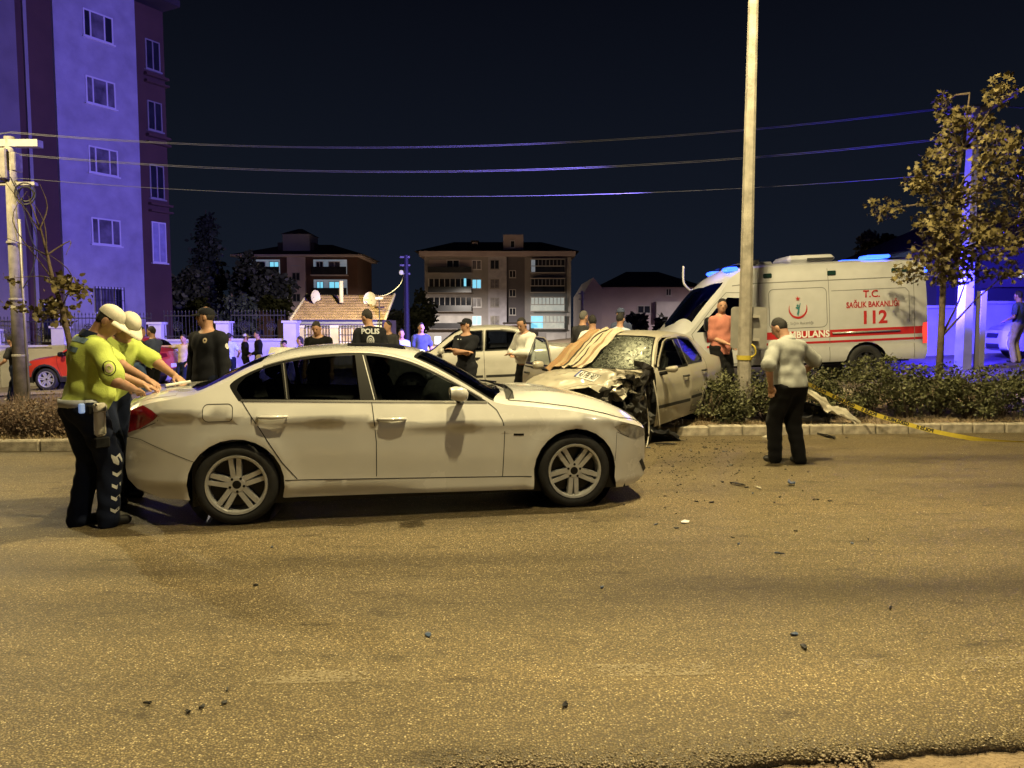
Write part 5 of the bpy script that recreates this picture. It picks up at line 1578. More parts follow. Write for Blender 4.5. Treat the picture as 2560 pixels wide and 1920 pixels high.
def red_suv():
    x, y = -13.25, 24.9
    root = empty('parked_car', (x, y, zf(x, y) + .03), label='orange-red crossover parked in front of the white wall on the left', cat='car', rot=(0, R(2.4), R(180)))
    def W(xx, z):
        xx, z = np.asarray(xx, float), np.asarray(z, float)
        prof = pchip([(.25, .84), (.4, .89), (.6, .905), (.8, .915), (.9, .905), (1.02, .87)])
        b = prof(np.minimum(z, 1.02))
        for cx in (-1.32, 1.32):
            r = np.hypot(xx - cx, z - .35); b = b + .03 * np.exp(-((r - .42) / .07) ** 2) * (z < .9)
        return (b - np.maximum(z - 1.02, 0) * .45) * (1 - .26 * np.clip((xx - 1.4) / .8, 0, 2) ** 2.4 - .2 * np.clip((-xx - 1.5) / .75, 0, 2) ** 2.4)
    edge = [(-2.15, 1.02), (-2.05, 1.16), (-1.9, 1.32), (-1.6, 1.46), (-1.2, 1.53), (-.5, 1.55), (.1, 1.53), (.4, 1.42), (.75, 1.22), (1.0, 1.06), (1.3, 1.0), (1.7, .95), (2.0, .86), (2.13, .75)]
    ctr = [(-2.15, 1.06), (-2.05, 1.22), (-1.9, 1.42), (-1.6, 1.54), (-1.2, 1.59), (-.5, 1.61), (.1, 1.59), (.35, 1.53), (.75, 1.31), (1.08, 1.10), (1.3, 1.08), (1.7, 1.04), (2.0, .94), (2.13, .80)]
    ec = pchip(edge)
    side = [(-1.75, .3)] + arch_pts(-1.32, .35, .42, 195, -15)[1:] + [(-.9, .25), (.9, .25)] + arch_pts(1.32, .35, .42, 195, -15)[1:] + [(1.8, .25), (2.1, .28), (2.18, .5), (2.16, .7)] + [(q, float(ec(q))) for q in np.linspace(2.13, -2.15, 50)] + [(-2.22, .8), (-2.24, .55), (-2.15, .34)]
    car = Car(root, W, edge, ctr, side, [(.3, -2.1), (.34, -2.15), (.55, -2.24), (.8, -2.22), (1.02, -2.15)], [(.25, 2.0), (.28, 2.1), (.5, 2.18), (.7, 2.16), (.75, 2.13)], .10, .10, 5)
    clad = [(-2.4, .2), (-2.4, .5), (-1.78, .52), (-1.72, .62)] + arch_pts(-1.32, .35, .48, 145, 10, 8) + [(-.8, .40), (.8, .40)] + arch_pts(1.32, .35, .48, 170, 10, 8) + [(1.9, .45), (2.3, .42), (2.3, .2)]
    fw = [(-.15, 1.06), (-.15, 1.48), (.1, 1.48), (.38, 1.36), (.85, 1.08)]
    rw = [(-.22, 1.06), (-.22, 1.49), (-.7, 1.49), (-1.15, 1.46), (-1.1, 1.08)]
    qw = [(-1.2, 1.1), (-1.25, 1.45), (-1.5, 1.4), (-1.68, 1.24)]
    fd = [(-.18, 1.03), (-.18, .42), (.82, .42), (.92, .8), (.95, 1.05)]
    rd = [(-.18, 1.03), (-.18, .42), (-.82, .42), (-.95, .7), (-1.12, .85), (-1.15, 1.04)]
    hd = [(1.72, .83), (1.85, .93), (2.02, .86), (2.3, .80), (2.3, .74), (1.9, .76)]
    tl = [(-1.85, 1.02), (-2.4, 1.05), (-2.4, .85), (-1.9, .9)]
    made = build_sides(car, [('cladding', clad, BLACK_PLASTIC, .004, None), ('door', fd, PAINT_RED, 0, None), ('door', rd, PAINT_RED, 0, None), ('window', fw, GLASS, -.006, 1), ('window', rw, GLASS_DARK, -.006, 2), ('quarter_window', qw, GLASS_DARK, -.004, None), ('headlight', hd, CLEAR_LENS, .003, None), ('tail_light', tl, RED_LENS, .003, None)], PAINT_RED, step=.11)
    for sg in (-1, 1):
        S = car.S(sg); o2 = lambda X, sg=sg: np.tile(np.array([[0, sg, 0.0]]), (len(X), 1))
        for ln in (fd, rd): ribbon('panel_gap', ln, S, .01, GAP, root, .0015, o2)
        for ln in (fw, rw, qw): ribbon('window_frame', ln, S, .04, BLACK_TRIM, root, .002, o2, True)
        ribbon('sill_trim', [(-.8, .42), (.8, .42)], S, .03, CHROME, root, .008, o2)
        mirror_part(made[sg][1], car, .72, 1.12, sg, BLACK_TRIM, .18, .15, .2)
        handle(made[sg][1], car, -.02, .93, sg, .2, PAINT_RED); handle(made[sg][2], car, -.92, .95, sg, .2, PAINT_RED)
    build_top(car, [('windscreen', [(1.0, -.93), (.3, -.9), (.38, 0), (.3, .9), (1.0, .93), (1.06, 0)], GLASS, -.002), ('rear_window', [(-2.05, -.8), (-2.05, .8), (-1.85, .82), (-1.85, -.82)], GLASS_DARK, .002)], PAINT_RED, .12)
    build_end(car, True, [('grille', rounded(-.5, .55, .5, .85, .05), BLACK_TRIM, .003), ('lower_grille', rounded(-.7, .05, .7, .35, .05), BLACK_PLASTIC, .003)], PAINT_RED)
    build_end(car, False, [('tail_light', [(-1, .75), (-.45, .78), (-.45, .92), (-1, .98)], RED_LENS, .004), ('tail_light', [(1, .75), (.45, .78), (.45, .92), (1, .98)], RED_LENS, .004), ('number_plate', rounded(-.34, .32, .34, .48, .02), PLATE, .006), ('rear_cladding', rounded(-.98, .01, .98, .27, .05), BLACK_PLASTIC, .003)], PAINT_RED)
    mb = MB(); mb.box((-1.9, -.7, .28), (1.9, .7, .7))
    for cx in (-1.32, 1.32): mb.lathe([(.42, -.8), (.42, .8)], 24, 'y', (cx, 0, .35))
    mb.build('underbody', BLACK_TRIM, root)
    for cx in (-1.32, 1.32):
        for sg in (-1, 1): wheel(root, (cx, sg * .79, .35), sg, .35, .24, .22, 6, 'double', .2)
red_suv()

def far_white_car():
    x, y = 14.6, 19.8
    root = empty('parked_car', (x, y, zf(x, y)), label='white car at the right edge under the blue-lit wall', cat='car', rot=(0, R(2.0), R(172)))
    saloon(root, PAINT_DULL, None, False, GLASS_DARK)
far_white_car()

# ------------------------------------------------------------------ ambulance
def ambulance():
    x0, y0 = 5.5, 16.65
    root = empty('ambulance', (x0, y0, zf(x0, y0) + .0), label='white ambulance with red stripe, crescent emblem and blue beacons behind the hedge', cat='ambulance', rot=(0, R(2.52), R(180)))
    AMB = mat('ambulance_white_paint', (.46, .465, .48), .38, coat=.4, var=.07, vscale=2.5, rvar=.08)
    REDP = mat('ambulance_red', (.42, .018, .022), .4)
    def W(x, z):
        x, z = np.asarray(x, float), np.asarray(z, float)
        prof = pchip([(.35, .94), (.45, .985), (.60, 1.0), (.66, .985), (.74, .982), (.80, .998), (1.2, 1.0), (1.6, .985), (2.0, .955), (2.06, .945), (2.2, .92), (2.38, .86)])
        return prof(z) * (1 - .30 * np.clip((x - 1.5) / 1.3, 0, 2) ** 2.2 - .04 * np.clip((-x - 2.7) / .3, 0, 2) ** 2)
    edge = [(-2.98, 2.30), (-2.85, 2.37), (-2.4, 2.39), (-1, 2.40), (.3, 2.39), (.7, 2.34), (1.0, 2.16), (1.17, 1.90), (1.4, 1.64), (1.65, 1.36), (1.85, 1.14), (2.1, 1.06), (2.5, .98), (2.75, .86)]
    ctr = [(-2.98, 2.36), (-2.85, 2.44), (-2.4, 2.47), (-1, 2.48), (.3, 2.48), (.8, 2.43), (1.2, 2.26), (1.5, 2.02), (1.62, 1.90), (1.9, 1.56), (2.2, 1.20), (2.4, 1.14), (2.6, 1.06), (2.75, .94)]
    ec = pchip(edge)
    side = [(-2.3, .40)] + arch_pts(-1.75, .36, .42, 170, 10)[1:] + [(-1.3, .40), (1.55, .40)] + arch_pts(2.05, .36, .42, 172, 8)[1:] + [(2.6, .36), (2.78, .42), (2.82, .6), (2.78, .8)]
    side += [(q, float(ec(q))) for q in np.linspace(2.75, -2.98, 90)] + [(-3.0, 1.5), (-3.0, .5), (-2.96, .38)]
    car = Car(root, W, edge, ctr, side, [(.38, -2.96), (.5, -3.0), (1.5, -3.0), (2.30, -2.98)], [(.36, 2.6), (.42, 2.78), (.6, 2.82), (.8, 2.78), (.86, 2.75)], .04, .16, 6)
    stripe = [(1.5, .905), (-2.99, .905), (-2.99, 1.055), (1.5, 1.055)]
    thin = [(1.5, .79), (-2.99, .79), (-2.99, .835), (1.5, .835)]
    fwin = [(.80, 1.12), (.80, 1.78), (1.05, 1.80), (1.30, 1.58), (1.58, 1.26), (1.70, 1.12)]
    fdoor = [(.70, .45), (.70, 1.88), (1.08, 1.90), (1.36, 1.62), (1.80, 1.08), (1.66, .7), (1.62, .45)]
    tl = [(-3.1, .70), (-2.90, .70), (-2.88, 1.0), (-2.9, 1.12), (-3.1, 1.14)]
    hd = [(2.3, .78), (2.5, .95), (2.9, .85), (2.9, .7)]
    parts = [('front_door', fdoor, AMB, 0, None), ('red_stripe', stripe, REDP, .002, None), ('red_stripe', thin, REDP, .002, None), ('window', fwin, GLASS_DARK, -.004, 0), ('tail_light', tl, mat('ambulance_tail_lens', (.5, .03, .03), .2, emit=(1, .08, .05), estr=.9), .004, None), ('headlight', hd, CLEAR_LENS, .003, None)]
    made = build_sides(car, parts, AMB, step=.14)
    GREYL = mat('grey_line', (.16, .16, .16), .7)
    for sg in (-1, 1):
        S = car.S(sg); o2 = lambda X, sg=sg: np.tile(np.array([[0, sg, 0.0]]), (len(X), 1))
        ribbon('drip_rail', [(.95, 2.03), (.6, 2.06), (-2.95, 2.06)], S, .018, GREYL, root, .003, o2)
        ribbon('panel_gap', fdoor, S, .014, GREYL, root, .003, o2, True)
        for xx in (.42, -1.0, -2.72):
            ribbon('panel_gap', [(xx, .42), (xx, 2.3)], S, .012, GREYL, root, .003, o2)
        ribbon('pressed_panel', rounded(-.95, 1.12, .22, 1.92, .10), S, .014, GREYL, root, .003, o2, True)
        ribbon('pressed_panel', [(-1.05, 1.84), (-2.55, 1.84), (-2.62, 1.76), (-2.62, 1.15)], S, .014, GREYL, root, .003, o2)
        for xx in (.22, -1.08, -2.38, -2.58):
            mb = MB(); w = float(W(np.array(xx), np.array(2.2)))
            mb.box((xx - .09, min(sg * (w - .01), sg * (w + .03)), 2.15), (xx + .09, max(sg * (w - .01), sg * (w + .03)), 2.25), bev=.02)
            mb.build('marker_light', mat('dark_green_lens', (.012, .035, .03), .2, coat=.5), root)
        mb = MB(); mb.tube([(-1.05, sg * 1.015, .985), (-2.42, sg * 1.015, .985)], .020, 8); mb.build('side_rail', mat('rail_lamp', (.5, .52, .5), .25, metal=.6), root, True)
        mirror_part(made[sg][0], car, 1.5, 1.28, sg, BLACK_TRIM, .2, .3, .2)
        handle(made[sg][0], car, .82, .98, sg, .2, CHROME)
        # lettering and emblem
        ry = R(90) if sg > 0 else R(90)
        rotz = math.pi if sg > 0 else 0
        y = sg * 1.004
        rot = (R(90), 0, rotz)
        q = (lambda a: a)
        RT = mat('red_lettering', (.40, .02, .02), .5)
        text_mesh('lettering', '112', .36, RT, root, (-1.90, y, 1.26), rot, bold=.012)
        text_mesh('lettering', 'SAĞLIK BAKANLIĞI', .165, RT, root, (-1.88, sg * .999, 1.53), rot, bold=.0035, sx=.76)
        text_mesh('lettering', 'T.C.', .20, RT, root, (-1.86, sg * .990, 1.74), rot, bold=.004)
        text_mesh('lettering', 'AMBULANS', .185, mat('white_lettering', (.75, .75, .73), .5), root, (-.52, sg * 1.007, .978), rot, bold=.006)
        text_mesh('lettering', 'T.C. Sağlık Bakanlığı', .075, GREYL, root, (-.36, sg * 1.004, 1.215), rot)
        # crescent, star and figure
        ex, ez = -.36, 1.50
        d = -1 if sg > 0 else 1           # reading direction along x
        def emb(name, poly, m):
            mb = MB(); vs = [(ex + d * a, sg * (1.006 - .030 * max(0, b)), ez + b) for a, b in poly]
            mb.add(vs, [tuple(range(len(vs)))]); return mb
        n = 28
        outer = [(.19 * math.cos(R(205 - 230 + 0) + 0), 0)]
        arc_o = [(.19 * math.cos(R(a)), .19 * math.sin(R(a))) for a in np.linspace(160, 380, n)]
        arc_i = [(.172 * math.cos(R(a)), .035 + .185 * math.sin(R(a))) for a in np.linspace(380, 160, n)]
        mb = MB()
        vs = [(ex + d * a, sg * 1.006, ez + b) for a, b in arc_o] + [(ex + d * a, sg * 1.006, ez + b) for a, b in arc_i[::-1]]
        mb.add(vs, [(i, i + 1, n + i + 1, n + i) for i in range(n - 1)]); mb.build('emblem_crescent', RT, root)
        st = [((.052 if i % 2 == 0 else .021) * math.sin(2 * math.pi * i / 10), .215 + (.052 if i % 2 == 0 else .021) * math.cos(2 * math.pi * i / 10)) for i in range(10)]
        emb('emblem_star', st, RT).build('emblem_star', RT, root)
        TEAL = mat('teal_print', (.03, .16, .18), .5)
        fig = [(-.05, .03), (.0, .0), (-.02, -.09), (.0, -.14), (.03, -.06), (.035, .02), (.055, .12), (.045, .13), (.015, .045), (-.045, .045)]
        emb('emblem_figure', fig, TEAL).build('emblem_figure', TEAL, root)
        emb('emblem_figure', [(-.005 + .022 * math.cos(2 * math.pi * i / 10), .075 + .022 * math.sin(2 * math.pi * i / 10)) for i in range(10)], TEAL).build('emblem_figure', TEAL, root)
    build_top(car, [('windscreen', [(1.78, -.93), (1.10, -.90), (1.42, -.5), (1.50, 0), (1.42, .5), (1.10, .90), (1.78, .93), (2.05, .5), (2.15, 0), (2.05, -.5)], GLASS_DARK, -.002), ('bonnet', [(2.1, -.9), (2.25, 0), (2.1, .9), (2.7, .88), (2.7, -.88)], AMB, .003)], AMB, .12)
    build_end(car, True, [('grille', rounded(-.5, .4, .5, .9, .06), BLACK_PLASTIC, .004), ('bumper_trim', rounded(-.95, .02, .95, .3, .05), BLACK_PLASTIC, .004)], AMB)
    build_end(car, False, [('rear_window', rounded(-.85, .55, -.1, .85, .05), GLASS_DARK, .003), ('rear_window', rounded(.1, .55, .85, .85, .05), GLASS_DARK, .003), ('bumper_trim', rounded(-.98, .01, .98, .12, .03), BLACK_PLASTIC, .004)], AMB)
    # roof furniture
    mb = MB(); mb.box((-1.35, -.5, 2.46), (-.35, .5, 2.62), bev=.07); ac = mb.build('air_conditioner', AMB, root)
    mb = MB(); mb.box((-1.30, -.52, 2.50), (-.75, .52, 2.55)); mb.build('air_vent', BLACK_PLASTIC, ac)
    mb = MB(); mb.lathe([(0, 2.53), (.16, 2.52), (.19, 2.47)], 20, 'z', (.1, .3, 0)); mb.build('roof_hatch', AMB, root, True)
    mb = MB(); mb.add([(.35, -.75, 2.46), (.35, .75, 2.46), (.85, .75, 2.47), (.85, -.75, 2.47), (.3, -.72, 2.56), (.3, .72, 2.56)], [(0, 1, 5, 4), (3, 4, 5, 2), (0, 4, 3), (1, 2, 5), (0, 3, 2, 1)]); mb.build('roof_deflector', BLACK_PLASTIC, root)
    BL = mat('blue_beacon', (.03, .05, .4), .1, emit=(.02, .08, 1.0), estr=6.5)
    for (xa, xb, ya, yb, za, zb_) in ((.78, 1.02, .45, .85, 2.34, 2.42), (.78, 1.02, -.85, -.45, 2.34, 2.42), (-2.35, -1.85, .40, .80, 2.47, 2.54), (-2.35, -1.85, -.80, -.40, 2.47, 2.54)):
        mb = MB(); mb.box((xa, ya, za), (xb, yb, zb_), bev=.03); mb.build('beacon', BL, root)
    for ya in (-.85, .55):  # rear pair added out of view to throw blue on the pole
        mb = MB(); mb.box((-3.07, ya, 2.14), (-2.99, ya + .3, 2.24), bev=.015); mb.build('beacon', BL, root)
    mb = MB(); mb.add([(-2.75, -.75, 2.47), (-2.75, .75, 2.47), (-2.35, .75, 2.47), (-2.35, -.75, 2.47), (-2.8, -.72, 2.60), (-2.8, .72, 2.60)], [(0, 1, 5, 4), (3, 4, 5, 2), (0, 4, 3), (1, 2, 5), (0, 3, 2, 1)]); mb.build('roof_deflector', mat('smoked_blue', (.02, .03, .12), .2), root)
    mb = MB(); mb.tube(catmull([(1.75, .75, 1.98), (1.86, .80, 2.08), (1.90, .80, 2.2), (1.89, .80, 2.48)], 4), .022, 8); mb.build('aerial', mat('pale_aerial', (.5, .5, .55), .4), root, True)
    mb = MB(); mb.box((-2.7, -.8, .35), (2.5, .8, .7))
    for cx in (-1.75, 2.05): mb.lathe([(.42, -.88), (.42, .88)], 24, 'y', (cx, 0, .36))
    mb.build('underbody', BLACK_TRIM, root)
    mb = MB(); mb.box((.6, -.8, .7), (.7, .8, 2.2)); mb.build('bulkhead', INTERIOR, root)
    for cx in (-1.75, 2.05):
        for sg in (-1, 1): wheel(root, (cx, sg * .86, .36), sg, .36, .22, .22, 8, 'single', .1, ALLOY_DARK)
    M = root.matrix_basis
    return M
AMB_M = ambulance()
# light thrown by the beacons, the added rear pair among them
def beacon(xyz, power, aim=None, cone=None, rad=.12, col=BLUE):
    p = AMB_M @ Vector(xyz)
    light('beacon_light', 'SPOT' if aim is not None else 'POINT', p, power, col, rad, aim=aim, cone=cone)
beacon((.95, .30, 2.72), 33000, aim=(-15, 33, 5.0), cone=R(70))
beacon((-3.12, .2, 2.22), 15000, aim=(15.5, 23, 1.0), cone=R(62), col=BLUE_DEEP)
beacon((-3.12, -.4, 2.22), 1900, col=BLUE_DEEP)
beacon((.9, .65, 2.62), 40)
# ================================================================== people: continuous surfaces grown from tapered limbs
def surface_nets(d, org, res):
    s = d < 0
    cs = [(i, j, k) for i in (0, 1) for j in (0, 1) for k in (0, 1)]
    sl = lambda a, c: a[c[0]:a.shape[0] - 1 + c[0], c[1]:a.shape[1] - 1 + c[1], c[2]:a.shape[2] - 1 + c[2]]
    cnt = sum(sl(s, c).astype(np.int8) for c in cs)
    I = np.stack(np.nonzero((cnt > 0) & (cnt < 8)), 1)
    vals = {c: d[I[:, 0] + c[0], I[:, 1] + c[1], I[:, 2] + c[2]] for c in cs}
    pos = np.zeros((len(I), 3)); n = np.zeros(len(I))
    for a in cs:
        for ax in range(3):
            if a[ax]: continue
            b = list(a); b[ax] = 1; b = tuple(b)
            va, vb = vals[a], vals[b]
            m = (va < 0) != (vb < 0)
            t = np.where(m, va / np.where(m, va - vb, 1), 0)
            p = np.tile(np.array(a, float), (len(I), 1)); p[:, ax] += t
            pos += p * m[:, None]; n += m
    V = (I + pos / n[:, None]) * res + org
    vid = np.full(cnt.shape, -1, np.int64); vid[I[:, 0], I[:, 1], I[:, 2]] = np.arange(len(I))
    F = []
    for ax in range(3):
        o1, o2 = [(1, 2), (2, 0), (0, 1)][ax]
        A = [slice(1, -1)] * 3; A[ax] = slice(0, -1)
        Bs = list(A); Bs[ax] = slice(1, None)
        sa, sb = s[tuple(A)], s[tuple(Bs)]
        E = np.stack(np.nonzero(sa != sb), 1)
        if len(E) == 0: continue
        inside = sa[E[:, 0], E[:, 1], E[:, 2]]
        base = E + 1; base[:, ax] -= 1
        def cell(p, q):
            c = base.copy(); c[:, o1] -= p; c[:, o2] -= q
            return vid[c[:, 0], c[:, 1], c[:, 2]]
        Q = np.stack([cell(1, 1), cell(0, 1), cell(0, 0), cell(1, 0)], 1)
        Q[~inside] = Q[~inside][:, ::-1]
        F.append(Q)
    F = np.vstack(F)
    return V, F[(F >= 0).all(1)]

class Sdf:
    def __init__(s): s.p, s.clip = [], []
    def cone(s, a, b, r1, r2, k=.03, sc=None):
        s.p.append(('c', np.array(a, float), np.array(b, float), r1, r2, k, sc)); return s
    def ell(s, c, r, M=None, k=.03):
        s.p.append(('e', np.array(c, float), np.array(r, float), np.eye(3) if M is None else M, k)); return s
    def mesh(s, res, folds=0.0, seed=0, fscale=1.0):
        lo, hi = np.full(3, 9.), np.full(3, -9.)
        bb = []
        for p in s.p:
            if p[0] == 'c':
                r = max(p[3], p[4]) + .02
                l, h = np.minimum(p[1], p[2]) - r, np.maximum(p[1], p[2]) + r
            else:
                r = p[2].max() + .02
                l, h = p[1] - r, p[1] + r
            bb.append((l, h)); lo, hi = np.minimum(lo, l), np.maximum(hi, h)
        lo -= 3 * res; hi += 3 * res
        n = np.ceil((hi - lo) / res).astype(int) + 1
        d = np.full(n, .25, np.float32)
        for p, (l, h) in zip(s.p, bb):
            k = p[5] if p[0] == 'c' else p[4]
            i0 = np.maximum(np.floor((l - k - .01 - lo) / res).astype(int), 0); i1 = np.minimum(np.ceil((h + k + .01 - lo) / res).astype(int) + 1, n)
            ax = [lo[a] + np.arange(i0[a], i1[a]) * res for a in range(3)]
            X, Y, Z = np.meshgrid(*ax, indexing='ij')
            Pp = np.stack([X, Y, Z], -1)
            if p[0] == 'c':
                a, b = p[1], p[2]; ab = b - a
                t = np.clip(((Pp - a) @ ab) / max(ab @ ab, 1e-9), 0, 1)
                q = Pp - a - t[..., None] * ab
                if p[6] is not None: q = q / np.array(p[6])
                dp = np.sqrt((q * q).sum(-1)) - (p[3] + (p[4] - p[3]) * t)
            else:
                q = (Pp - p[1]) @ p[3]
                L = np.sqrt(((q / p[2]) ** 2).sum(-1))
                L2 = np.sqrt(((q / p[2] ** 2) ** 2).sum(-1))
                dp = L * (L - 1) / np.maximum(L2, 1e-6)
            S_ = tuple(slice(i0[a], i1[a]) for a in range(3))
            c = d[S_]
            hh = np.clip(.5 + .5 * (c - dp) / k, 0, 1)
            d[S_] = dp * hh + c * (1 - hh) - k * hh * (1 - hh)
        if folds or s.clip:
            ax = [lo[a] + np.arange(n[a]) * res for a in range(3)]
            X, Y, Z = np.meshgrid(*ax, indexing='ij')
            if folds:
                f = fscale; q = seed * 1.7
                d += (folds * (np.sin(f * (26 * X + 11 * Y + 34 * Z) + q + 2.2 * np.sin(f * (9 * X - 8 * Z) + q)) + .7 * np.sin(f * (-31 * X + 22 * Y + 19 * Z) + 1.3 * q + 2 * np.sin(f * 12 * Y + 7 * Z * f)))).astype(np.float32)
            for (nn, dd) in s.clip:
                d = np.maximum(d, (X * nn[0] + Y * nn[1] + Z * nn[2] - dd).astype(np.float32))
        d[0] = d[-1] = .2; d[:, 0] = d[:, -1] = .2; d[:, :, 0] = d[:, :, -1] = .2
        return surface_nets(d, lo, res)

def ik(a, t, l1, l2, hint):
    a, t, hint = np.array(a, float), np.array(t, float), np.array(hint, float)
    v = t - a; L = np.linalg.norm(v)
    mx = (l1 + l2) * .995
    if L > mx: t = a + v / L * mx; v = t - a; L = mx
    u = v / L
    c = (l1 * l1 + L * L - l2 * l2) / (2 * L)
    hp = hint - u * (hint @ u); hp /= max(np.linalg.norm(hp), 1e-6)
    return a + u * c + hp * math.sqrt(max(l1 * l1 - c * c, 0)), t

SKIN = mat('skin', (0.36, 0.20, 0.13), 0.6, var=0.12, vscale=14)
HAIR_D = mat('dark_hair', (0.012, 0.010, 0.009), 0.75, bump=0.6, bscale=120)
HAIR_G = mat('grey_hair', (0.10, 0.095, 0.09), 0.75, bump=0.6, bscale=120)
EYE_D = mat('eyes', (0.015, 0.012, 0.010), 0.3)
def cloth(name, col, rough=0.85, var=0.12):
    return mat('cloth_' + name, col, rough, var=var, vscale=10, bump=0.35, bscale=160, sheen=0.02, spec=0.15)
C_HIVIS = cloth('hi_vis_yellow', (0.44, 0.53, 0.12), 0.8)
C_NAVY = cloth('navy_blue', (0.007, 0.011, 0.030))
C_BLACK = cloth('black', (0.005, 0.005, 0.006))
C_POLICE = cloth('police_dark', (0.011, 0.012, 0.017))
C_WHITE = cloth('white', (0.66, 0.66, 0.64))
C_PALE = cloth('pale_grey_polo', (0.29, 0.30, 0.29))
C_TAN = cloth('tan', (0.46, 0.38, 0.27))
C_BLUE_LIT = cloth('blue_lit_white', (0.40, 0.46, 0.62))  # blue light falling on white shirts is put into this cloth
C_DKBLUE = cloth('dark_blue', (0.06, 0.075, 0.14))
C_CHAR = cloth('charcoal', (0.035, 0.035, 0.04))
C_JEANS = cloth('blue_jeans', (0.06, 0.10, 0.20))
C_SALMON = cloth('salmon', (0.45, 0.175, 0.135))
C_KHAKI = cloth('khaki', (0.33, 0.28, 0.19))
C_CAPW = cloth('off_white_cap', (0.60, 0.57, 0.48))
C_SHOE = mat('black_leather', (0.012, 0.012, 0.013), 0.4, coat=0.2)
C_BELT = mat('grey_white_belt', (0.40, 0.42, 0.46), 0.6, var=.1)
C_REFL = mat('reflective_tape', (0.55, 0.56, 0.55), 0.45)

def rotm(axis, ang):
    return np.array(Matrix.Rotation(ang, 3, axis))

